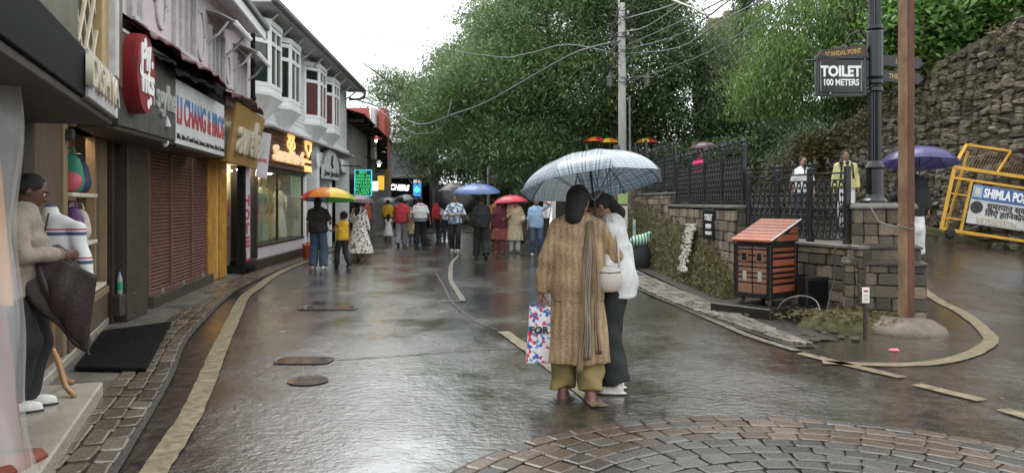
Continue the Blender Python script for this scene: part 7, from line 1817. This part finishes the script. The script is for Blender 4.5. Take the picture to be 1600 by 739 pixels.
# his half-folded dark umbrella: limp cloth panels round the shaft
h0 = W2(lm, INFO[lm.name]['wr'][1]); fu = thing('folded_umbrella', 'half folded dark brown umbrella drooping from the hands of the man', 'umbrella', h0)
mat('umbrella_brown', (.022, .013, .011), .5, var=.2, bump=.2)
tipb = AT(137, 548, 5.05); hnd = AT(62, 365, 5.0); dirn = (tipb - hnd).normalized()
A0 = hnd.lerp(tipb, .12); vs = []; nz, na = 14, 40
e1 = dirn.orthogonal().normalized(); e2 = dirn.cross(e1)
for j in range(nz + 1):
    t = j / nz; c = A0.lerp(tipb, t); rad = .012 + .13 * math.sin(min(1, t * 1.25 + .12) * math.pi * .80) ** .8 * (1 - t) ** .55 * 1.15
    for i in range(na):
        a = 2 * math.pi * i / na; rr = rad * (1 + .42 * math.cos(a * 8 + t)) * (1 + .35 * math.cos(a - 1))
        vs.append(c + e1 * rr * math.cos(a) + e2 * rr * .6 * math.sin(a))
MB().add(vs, [(j * na + i, j * na + (i + 1) % na, (j + 1) * na + (i + 1) % na, (j + 1) * na + i) for j in range(nz) for i in range(na)]).build('canopy', MATS['umbrella_brown'], fu, smooth=True)
ca, cb_, cc_, cd = AT(60, 388, 4.95), AT(152, 430, 5.0), AT(138, 550, 5.05), AT(66, 455, 4.92)
nu, nv = 16, 16; vs = []
for j in range(nv + 1):
    for i in range(nu + 1):
        a, b = i / nu, j / nv; q = ca.lerp(cb_, a).lerp(cd.lerp(cc_, a), b)
        q.y += -.05 * math.sin(a * math.pi) * math.sin(b * math.pi) - .020 * abs(math.sin(a * 9 + b * 2.5)) * (.3 + b * .7); q.z -= .03 * math.sin(a * math.pi) * b; vs.append(q)
pnl = MB().add(vs, [(j * (nu + 1) + i, j * (nu + 1) + i + 1, (j + 1) * (nu + 1) + i + 1, (j + 1) * (nu + 1) + i) for j in range(nv) for i in range(nu)]).build('loose_panel', MATS['umbrella_brown'], fu, smooth=True)
pnl.modifiers.new('thick', 'SOLIDIFY').thickness = .006
MB().tube([hnd, tipb + dirn * .03], .007, 6).build('shaft', MATS['charcoal'], fu)
MB().tube([hnd - dirn * .09, hnd + dirn * .04], [.022, .018], 8).build('handle', MATS['black_cloth'], fu)
# striped jacket on a wooden dress stand
dsx, dsy = -3.26, 5.44; dsf = thing('dress_stand', 'wooden dress stand wearing a white jacket with navy stripes', 'dress stand', (dsx, dsy, .15))
bands('jacket_stripe', [(0, (.62, .62, .62)), (.58, (.06, .07, .16)), (.70, (.62, .62, .62)), (.76, (.35, .05, .08)), (.82, (.62, .62, .62))], 'Z', .20)
V, F = surfnets(lambda X, Y, Z: union([el((X, Y, Z), (0, 0, 1.02), (.16, .10, .24)), rc((X, Y, Z), (0, -.01, 1.24), (-.16, 0, 1.17), .05, .055), rc((X, Y, Z), (0, -.01, 1.24), (.16, 0, 1.17), .05, .055), rc((X, Y, Z), (0, 0, 1.22), (0, 0, 1.29), .055, .05), rc((X, Y, Z), (-.18, 0, 1.16), (-.27, -.03, .80), .055, .048), rc((X, Y, Z), (.18, 0, 1.16), (.27, -.03, .80), .055, .048)], .02) + .009 * np.sin(X * 30) * np.sin(Z * 25), (-.4, -.3, .7), (.4, .3, 1.45), .016)
jk = mesh_np('jacket', V, F, MATS['jacket_stripe'], dsf)
mw = mat('honey_wood', (.34, .19, .09), .4, var=.2, vscale=10, stretch=(1, 1, .2))
mb = MB().tube([(0, 0, .28), (0, 0, .9)], .022, 8); me = bpy.data.meshes.new('pole'); me.from_pydata(mb.v, [], mb.f); link('pole', me, mw, dsf, True)
for k in range(3):
    a = k * 2.09 - .5; mb = MB().tube(catmull([(0, 0, .32), (.08 * math.cos(a), .08 * math.sin(a), .22), (.17 * math.cos(a), .17 * math.sin(a), .06), (.27 * math.cos(a), .27 * math.sin(a), .015)], .04), .018, 7); me = bpy.data.meshes.new('leg'); me.from_pydata(mb.v, [], mb.f); link('leg', me, mw, dsf, True)
# ================================================================ street furniture
# slatted litter bin
mat('bin_orange', (.23, .066, .03), .45, var=.2, vscale=8, rnd=.2, bump=.2, bscale=30, rough2=.6); mat('bin_cream', (.23, .12, .08), .5, var=.2, vscale=8, rnd=.15); mat('bin_black', (.012, .011, .011), .4)
BC = Vector((3.42, 10.35, 0)); BR = R(39); bz = .15
MBn = Matrix.Translation(BC) @ Matrix.Rotation(BR, 4, 'Z')      # local -y faces the road on the right of the corner, -x the left side
bn = thing('litter_bin', 'wooden slatted litter bin with sloping orange lid by the wall', 'litter bin', (BC.x, BC.y, bz))
hx, hy = .30, .25
for x in (-hx, hx):
    for y in (-hy, hy): MB().bbox(x - .03, x + .03, y - .03, y + .03, bz + .09, bz + (.80 if x < 0 else .80), .005, MBn).build('corner_post', MATS['bin_black'], bn)
fm = MB()
for z in (.12, .79):
    for y in (-hy, hy): fm.bbox(-hx + .03, hx - .03, y - .025, y + .025, bz + z - .03, bz + z + .03, .004, MBn)
    for x in (-hx, hx): fm.bbox(x - .025, x + .025, -hy + .03, hy - .03, bz + z - .03, bz + z + .03, .004, MBn)
fm.build('frame', MATS['bin_black'], bn)
MB().box(-hx + .012, hx - .012, -hy + .012, hy - .012, bz + .1, bz + .8, MBn).build('liner', MATS['bin_black'], bn)
z = .165
for k, hh in enumerate((.10, .055, .05, .055, .09, .055, .06)):      # slats of the right side
    for face in (-1, 1): MB().bbox(-hx + .035, hx - .035, face * hy - .015 - (.004 if face < 0 else -.004), face * hy + .015 - (.004 if face < 0 else -.004), bz + z, bz + z + hh - .012, .004, MBn).build('slat', MATS['bin_orange'], bn)
    z += hh + .022
for q in (-1, 1):          # two small doors on the left side, each with a slot
    y0, y1 = (-hy + .035, -.012) if q < 0 else (.012, hy - .035); z = .155
    for hh in (.13, .06, .055, .07, .06, .08, .07, .06):
        if .48 < z < .60:
            pass
        MB().bbox(-hx - .02, -hx + .008, y0, y1, bz + z, bz + z + hh - .01, .003, MBn).build('slat', MATS['bin_cream'], bn); z += hh + .008
    ym = (y0 + y1) / 2; MB().bbox(-hx - .03, -hx - .018, ym - .055, ym + .055, bz + .56, bz + .70, .003, MBn).build('slot_frame', MATS['bin_cream'], bn)
    MB().bbox(-hx - .034, -hx - .029, ym - .035, ym + .035, bz + .58, bz + .68, .002, MBn).build('slot', MATS['bin_black'], bn)
    MB().box(-hx - .024, -hx - .0205, ym - .03, ym + .025, bz + .31, bz + .44, MBn).build('sticker', mat('sticker_dull', (.35, .34, .28), .6, var=.3), bn)
# sloping lid: low toward the left side
zl, zh = .83, 1.10
nS = 7
for k in range(nS):
    a, b = k / nS, (k + .86) / nS; x0, x1 = -hx - .06 + (2 * hx + .12) * a, -hx - .06 + (2 * hx + .12) * b; z0_, z1_ = bz + zl + (zh - zl) * a, bz + zl + (zh - zl) * b
    MB().add([MBn @ Vector(p) for p in [(x0, -hy - .05, z0_), (x1, -hy - .05, z1_), (x1, hy + .05, z1_), (x0, hy + .05, z0_), (x0, -hy - .05, z0_ + .025), (x1, -hy - .05, z1_ + .025), (x1, hy + .05, z1_ + .025), (x0, hy + .05, z0_ + .025)]], [(0, 1, 2, 3), (4, 5, 6, 7), (0, 1, 5, 4), (1, 2, 6, 5), (2, 3, 7, 6), (3, 0, 4, 7)]).build('lid_slat', MATS['bin_orange'], bn)
MB().add([MBn @ Vector((x, y, bz + zz)) for y in (-hy - .03, hy + .03) for x, zz in ((-hx - .04, .82), (hx + .04, .82), (hx + .04, zh - .02), (-hx - .04, zl - .005))], [(0, 1, 2, 3), (4, 5, 6, 7), (0, 1, 5, 4), (1, 2, 6, 5), (2, 3, 7, 6), (3, 0, 4, 7)]).build('lid_box', MATS['bin_black'], bn)
for k in range(2):
    zz = .84 + .10 * k; xs_ = -hx + .16 + .30 * k
    MB().add([MBn @ Vector((x, -hy - .035 - w, bz + z_)) for w in (0, .012) for x, z_ in ((xs_ - .1, zz), (hx + .0, zz), (hx + .0, zz + .085), (xs_ + .06, zz + .085))], [(0, 1, 2, 3), (4, 5, 6, 7), (0, 1, 5, 4), (1, 2, 6, 5), (2, 3, 7, 6), (3, 0, 4, 7)]).build('gable_slat', MATS['bin_orange'], bn)
MB().tube([MBn @ Vector((-hx - .06, -hy - .055, bz + zl + .02)), MBn @ Vector((hx + .06, -hy - .055, bz + zh + .02))], .012, 6).build('lid_edge', MATS['old_trim'], bn)
for x in (-hx + .05, hx - .05):
    for y in (-hy + .05, hy - .05):
        c = MBn @ Vector((x, y, bz + .05)); wv = MB().lathe([(.018, -.018), (.05, -.018), (.05, .018), (.018, .018)], 12, M=Matrix.Translation(c) @ Matrix.Rotation(BR, 4, 'Z') @ Matrix.Rotation(R(90), 4, 'X')).build('wheel', MATS['mound_cement'], bn)
pl = thing('bin_platform', 'black wet slab platform under the litter bin', 'platform', (BC.x, BC.y, 0))
MB().bbox(-.55, .55, -.42, .5, .0, .15, .012, MBn).build('slab', mat('black_slab', (.02, .018, .016), .3, var=.3, bump=.2, rough2=.5), pl); MB().bbox(-.2, .75, -.75, -.43, .0, .13, .012, MBn).build('slab', MATS['black_slab'], pl)
eb = MBn @ Vector((.30, -.52, 0)); ex = thing('cable_box', 'black metal cable box leaning at the corner of the bin', 'box', (eb.x, eb.y, .13))
MB().bbox(-.17, .17, -.09, .09, .135, .52, .008, Matrix.Translation((eb.x, eb.y, 0)) @ Matrix.Rotation(R(12), 4, 'Z')).build('case', MATS['bin_black'], ex); MB().bbox(-.14, .14, -.1, -.091, .17, .48, .004, Matrix.Translation((eb.x, eb.y, 0)) @ Matrix.Rotation(R(12), 4, 'Z')).build('lid', MATS['black_sheet'], ex)
tag(MB().tube(catmull([AT(1212, 487, 9.8), AT(1225, 470, 9.7), AT(1250, 462, 9.6), AT(1275, 470, 9.5), AT(1285, 500, 9.3)], .05), .009, 5).build('loose_cable', MATS['cable_grey'], smooth=True), 'grey cable arching over the black cable box', 'cable')
tag(MB().tube(catmull([AT(1305, 385, 9.55), AT(1304, 430, 9.5), AT(1296, 465, 9.4), AT(1290, 500, 9.2)], .05), .008, 5).build('loose_cable', MATS['cable_black'], smooth=True), 'black cable hanging down the wall beside the pillar', 'cable')
# debris between platform and pillar
C = []; deb = MB()
for k in range(70):
    p = G(random.uniform(1255, 1350), random.uniform(478, 535)); s_ = random.uniform(.012, .05); deb.bbox(p.x - s_, p.x + s_, p.y - s_ * .8, p.y + s_ * .8, 0, s_ * random.uniform(.6, 1.5), s_ * .4)
tag(deb.build('rubble_heap', MATS['mortar']), 'scatter of rubble and soil between bin platform and pillar', 'rubble', kind='stuff')
V, F = surfnets(lambda X, Y, Z: el((X, Y, Z), (0, 0, -.05), (.55, .42, .24)) + .03 * np.sin(X * 13) * np.sin(Y * 15) + .015 * np.sin(X * 31 + 1) * np.sin(Y * 37), (-.7, -.6, -.1), (.7, .6, .3), .04)
sm = mesh_np('soil_heap', V, F, MATS['moss_soil']); sm.location = (3.95, 9.15, 0); tag(sm, 'low heap of wet soil at the foot of the pillar', 'soil', kind='stuff')
pp = NPR.normal(0, 1, (900, 3)) * np.array([.3, .22, .03]) + np.array([3.95, 9.15, .16]); tag(leaves('weeds', pp, .07, 'leaf_moss', None, -.2, 2.6), 'weeds sprouting on the soil heap', 'weeds', kind='stuff')
# marker post
mp0 = G(1352, 530); mk = thing('marker_post', 'short dark marker post with small white plate before the pillar', 'post', (mp0.x, mp0.y, 0)); MB().bbox(mp0.x - .018, mp0.x + .018, mp0.y - .018, mp0.y + .018, 0, .56, .004).build('stake', MATS['dark_wood'], mk); MB().bbox(mp0.x - .045, mp0.x + .035, mp0.y - .026, mp0.y - .018, .40, .57, .003).build('plate', MATS['litter_white'], mk); [MB().bbox(mp0.x - .03, mp0.x + .02, mp0.y - .0285, mp0.y - .0265, z_, z_ + .022, .001).build('mark', MATS['letter_red' if z_ > .5 else 'letter_grey'], mk) for z_ in (.43, .47, .52)]
# small sign on the retaining wall
sp = AT(1115, 351, 13.25); ss = thing('wall_sign', 'tall narrow black sign with white lettering on the retaining wall', 'sign', (sp.x, sp.y, sp.z - .32))
xw_ = Xw(13.25) - .10; Ms = plane_M((xw_, 13.25, sp.z), (.25, -1, 0)); MB().bbox(-.20, .20, -.26, .26, -.02, .0, .006, Ms).build('board', MATS['sign_black'], ss)
text('lettering', 'TOILET', .14, Ms @ Matrix.Translation((0, .12, .002)), MATS['letter_white'], ss, .002, bold=.006, xs=.6); text('lettering', 'MEN', .10, Ms @ Matrix.Translation((0, -.03, .002)), MATS['letter_white'], ss, .002, bold=.006, xs=.9); text('lettering', 'WOMEN', .08, Ms @ Matrix.Translation((0, -.15, .002)), MATS['letter_white'], ss, .002, bold=.004, xs=.7)
# striped bundle behind the companion
bp_ = AT(1000, 372, 17.5); sd_ = thing('striped_bundle', 'folded green and white striped seat by the mossy bank', 'bundle', (bp_.x, bp_.y, .0))
V, F = surfnets(lambda X, Y, Z: union([el((X, Y, Z), (0, 0, .62), (.24, .18, .14)), rc((X, Y, Z), (-.1, 0, .6), (.22, 0, .78), .08, .06)], .06), (-.45, -.35, .3), (.45, .35, 1.0), .03); mesh_np('seat', V, F, MATS['green_stripe'], sd_)
V, F = surfnets(lambda X, Y, Z: np.maximum(el((X, Y, Z), (.05, 0, .25), (.2, .2, .34)), -Z), (-.4, -.3, -.03), (.4, .3, .65), .03); mesh_np('bag', V, F, MATS['charcoal'], sd_)
me_ = MB().bbox(-.16, -.10, -.02, .02, .5, 1.1, .005); me = bpy.data.meshes.new('stake'); me.from_pydata(me_.v, [], me_.f); link('stake', me, mat('green_white', (.10, .35, .2), .6, vscale=18, col2=(.6, .62, .6)), sd_)
# yellow police barricade: leaning wire cage with a sign board
mat('barricade_yellow', (.60, .32, .03), .4, var=.18, vscale=6, bump=.15, rough2=.55); mat('wire_brown', (.16, .11, .05), .6); mat('tyre', (.012, .012, .012), .7)
BY = 14.6
bo = AT(1470, 362, BY); roll = math.atan2(-.155, 1); bw, bh = 3.1, 1.25
br = thing('police_barricade', 'yellow wire mesh barricade with SHIMLA POLICE board by the rubble wall', 'barricade', (bo.x, bo.y, bo.z))
MBr = Matrix.Translation(bo) @ Matrix.Rotation(-roll, 4, 'Y') @ Matrix.Rotation(R(-3), 4, 'Z')
BP = lambda x, y, z: MBr @ Vector((x, y, z))
lean_ = .30     # front face leans: foot left of the shoulder as the photo shows
def bar(name, pts, r=.026): return MB().tube([BP(*p) for p in pts], r, 4).build(name, MATS['barricade_yellow'], br)
sx = lambda z: .07 * z / bh        # the frame rakes to the right going up
bar('frame_post', [(0, 0, .05), (sx(bh), .0, bh)], .034); bar('frame_post', [(.36, 0, .05), (.36 + sx(bh * .84), 0, bh * .84)], .028)
bar('frame_post', [(bw, 0, .05), (bw + .1, 0, bh)], .034); bar('back_post', [(.35, .55, .05), (.55, .55, bh + .42)], .028); bar('back_post', [(bw, .55, .05), (bw, .55, bh + .42)], .028)
bar('base_rail', [(0, 0, .06), (bw, 0, .06)], .036); bar('base_rail', [(.3, .55, .06), (bw, .55, .06)], .03); bar('base_tie', [(0, 0, .06), (.35, .55, .06)], .03)
bar('shoulder_rail', [(sx(bh) - .02, 0, bh), (bw + .1, 0, bh)], .045); bar('mid_rail', [(sx(bh * .84), 0, bh * .84), (bw + .1, 0, bh * .84)], .03); bar('mid_rail', [(sx(.28), 0, .28), (.36, 0, .28)], .022); bar('mid_rail', [(sx(.75), 0, .75), (.38, 0, .75)], .018)
hz = bh + .50
bar('top_rail', [(.36, .28, hz), (bw + .2, .28, hz)], .03)
bar('hood_rib', [(sx(bh) - .02, 0, bh), (.36, .28, hz)], .034)
for x in (.85, 1.75, 2.65): bar('hood_rib', [(x, 0, bh), (x + .36, .28, hz)], .022)
msh = MB()
for k in range(56):
    x = .10 + k * .055
    msh.tube([BP(x, .012, bh + .02), BP(x + .29, .28, hz)], .0045, 3, False)
for k in range(13): t = (k + .5) / 13; msh.tube([BP(.06 + .30 * t, .28 * t, bh + (hz - bh) * t), BP(bw + .15, .28 * t, bh + (hz - bh) * t)], .0045, 3, False)
tag(msh.build('hood_mesh', MATS['wire_brown'], br), kind='stuff')
msh = MB()
for k in range(24): z = .1 + k * .045; msh.tube([BP(sx(z), .02, z), BP(.36 + sx(z), .02, z)], .0042, 3, False)
for k in range(7): x = .04 + k * .05; msh.tube([BP(x, .02, .08), BP(x + sx(1.1), .02, 1.1)], .0042, 3, False)
tag(msh.build('side_mesh', MATS['wire_brown'], br), kind='stuff')
x0_, x1_, z0_, z1_ = .47, bw - .1, .24, .98
def bpanel(name, xa, xb, za, zb, y, m): return MB().add([BP(xa + sx(za), y, za), BP(xb + .1, y, za), BP(xb + .1, y, zb), BP(xa + sx(zb), y, zb), BP(xa + sx(za), y + .012, za), BP(xb + .1, y + .012, za), BP(xb + .1, y + .012, zb), BP(xa + sx(zb), y + .012, zb)], [(0, 1, 2, 3), (4, 5, 6, 7), (0, 1, 5, 4), (1, 2, 6, 5), (2, 3, 7, 6), (3, 0, 4, 7)]).build(name, m, br)
bpanel('sign_board', x0_ - .06, x1_, z0_, z1_ + .0, -.02, MATS['board_white']); bpanel('sign_header', x0_ - .05, x1_, z1_ - .27, z1_ - .005, -.028, mat('police_blue', (.03, .10, .28), .45, var=.1))
Mb = lambda x, z: MBr @ plane_M((x, -.030, z), (1, 0, 0))
bo_w = wloc(br)
def btext(s, size, x, z, m, **k): return text('lettering', s, size, Mb(x, z), m, br, .003, **k)
btext('SHIMLA POLICE', .235, .66, z1_ - .14, MATS['letter_white'], bold=.010, xs=.62, align='LEFT', shear=.06)
btext('धूम्रपान स्वास्थ्य के', .155, .76, .61, MATS['letter_black'], bold=.003, align='LEFT')
btext('िलए हािनकारक है', .155, .74, .475, MATS['letter_black'], bold=.003, align='LEFT')
btext('VIDYAPEETH', .165, .60, .315, mat('letter_sand', (.50, .44, .34), .5), bold=.004, align='LEFT', xs=.8)
for k in range(2): MB().box(.6, 1.75, -.0325, -.031, .215 + z0_ * .16 + k * .018, .222 + z0_ * .16 + k * .018, MBr).build('small_print', MATS['letter_grey'], br)
MB().lathe([(.055, -.004), (.115, -.004), (.115, .004), (.055, .004)], 20, M=Mb(.57, .56)).build('no_smoking_ring', MATS['letter_black'], br)
MB().bbox(-.10, .10, -.012, .012, -.002, .004, .001, Mb(.57, .56) @ Matrix.Rotation(R(-45), 4, 'Z')).build('no_smoking_bar', MATS['letter_black'], br)
MB().bbox(-.09, .09, -.11, .11, -.003, .004, .002, Mb(.545, .85)).build('police_crest', mat('crest_blue', (.25, .38, .55), .5), br)
MB().bbox(-.05, .05, -.07, .07, .004, .007, .001, Mb(.545, .85)).build('crest_shield', MATS['board_white'], br)
for x, y in ((.16, -.03), (bw - .55, -.03), (.45, .55), (bw - .2, .55)):
    c = BP(x, y, .0); MB().lathe([(.03, -.03), (.09, -.03), (.10, -.015), (.10, .015), (.09, .03), (.03, .03)], 16, M=Matrix.Translation(c) @ Matrix.Rotation(R(90), 4, 'X')).build('wheel', MATS['tyre'], br, smooth=True)
# raised kerb where the barricade stands
kb = MB(); path = catmull([(7.9, 17.4, 0), (8.55, 16.4, 0), (9.45, 14.8, 0), (11.6, 13.3, 0), (14, 12.3, 0)], .5); vs = []
for i, p in enumerate(path):
    s = side(path, i); s = s if s.x > 0 else -s; z = ramp(p.x, p.y); q = p + s * 1.6
    vs += [(p.x, p.y, z - .05), (p.x, p.y, z + .09), (q.x, q.y, z + .16)]
tag(kb.add(vs, [(3 * i + k, 3 * i + 3 + k, 3 * i + 4 + k, 3 * i + 1 + k) for i in range(len(path) - 1) for k in (0, 1)]).build('kerb', MATS['moss_soil']), kind='structure')
# orange litter bucket by the black T-shirt man
q = G(483, 405); ob_ = thing('orange_bin', 'orange plastic bin beside the man in the black T-shirt', 'litter bin', (q.x, q.y, 0)); MB().lathe([(.13, .0), (.15, .02), (.17, .34), (.19, .36), (.19, .40), (.165, .40), (.15, .1)], 16, (q.x, q.y, 0)).build('tub', mat('bin_plastic', (.45, .10, .03), .5), ob_, smooth=True); MB().lathe([(.1, .40), (.10, .44), (.04, .46)], 12, (q.x, q.y, 0)).build('lid', MATS['bin_plastic'], ob_, smooth=True)

# wet leaf litter scattered over the asphalt
lp_pts = np.array([[random.uniform(-2.5, 4.5), random.uniform(4.6, 20), .016] for _ in range(260)]); lp_pts = np.array([q for q in lp_pts if q[0] < Xw(q[1]) - .6 and q[0] > -2 - (q[1] - 4.3) * .22])
ll = leaves('leaf_litter', lp_pts, .045, 'leaf_litter_mix', None, 0, 2.2) if leaf_mat('leaf_litter_mix', (.05, .035, .015), (.30, .26, .14)) else None
ll.data.vertices.foreach_set('co', (lambda a: (a.__setitem__((slice(None), 2), .016 + (a[:, 2] - .016) * .06), a)[1])(np.array([v.co[:] for v in ll.data.vertices], np.float32)).ravel())
tag(ll, 'small wet leaves scattered over the asphalt', 'leaf litter', kind='stuff')
bpy.data.scenes.remove(TMP)
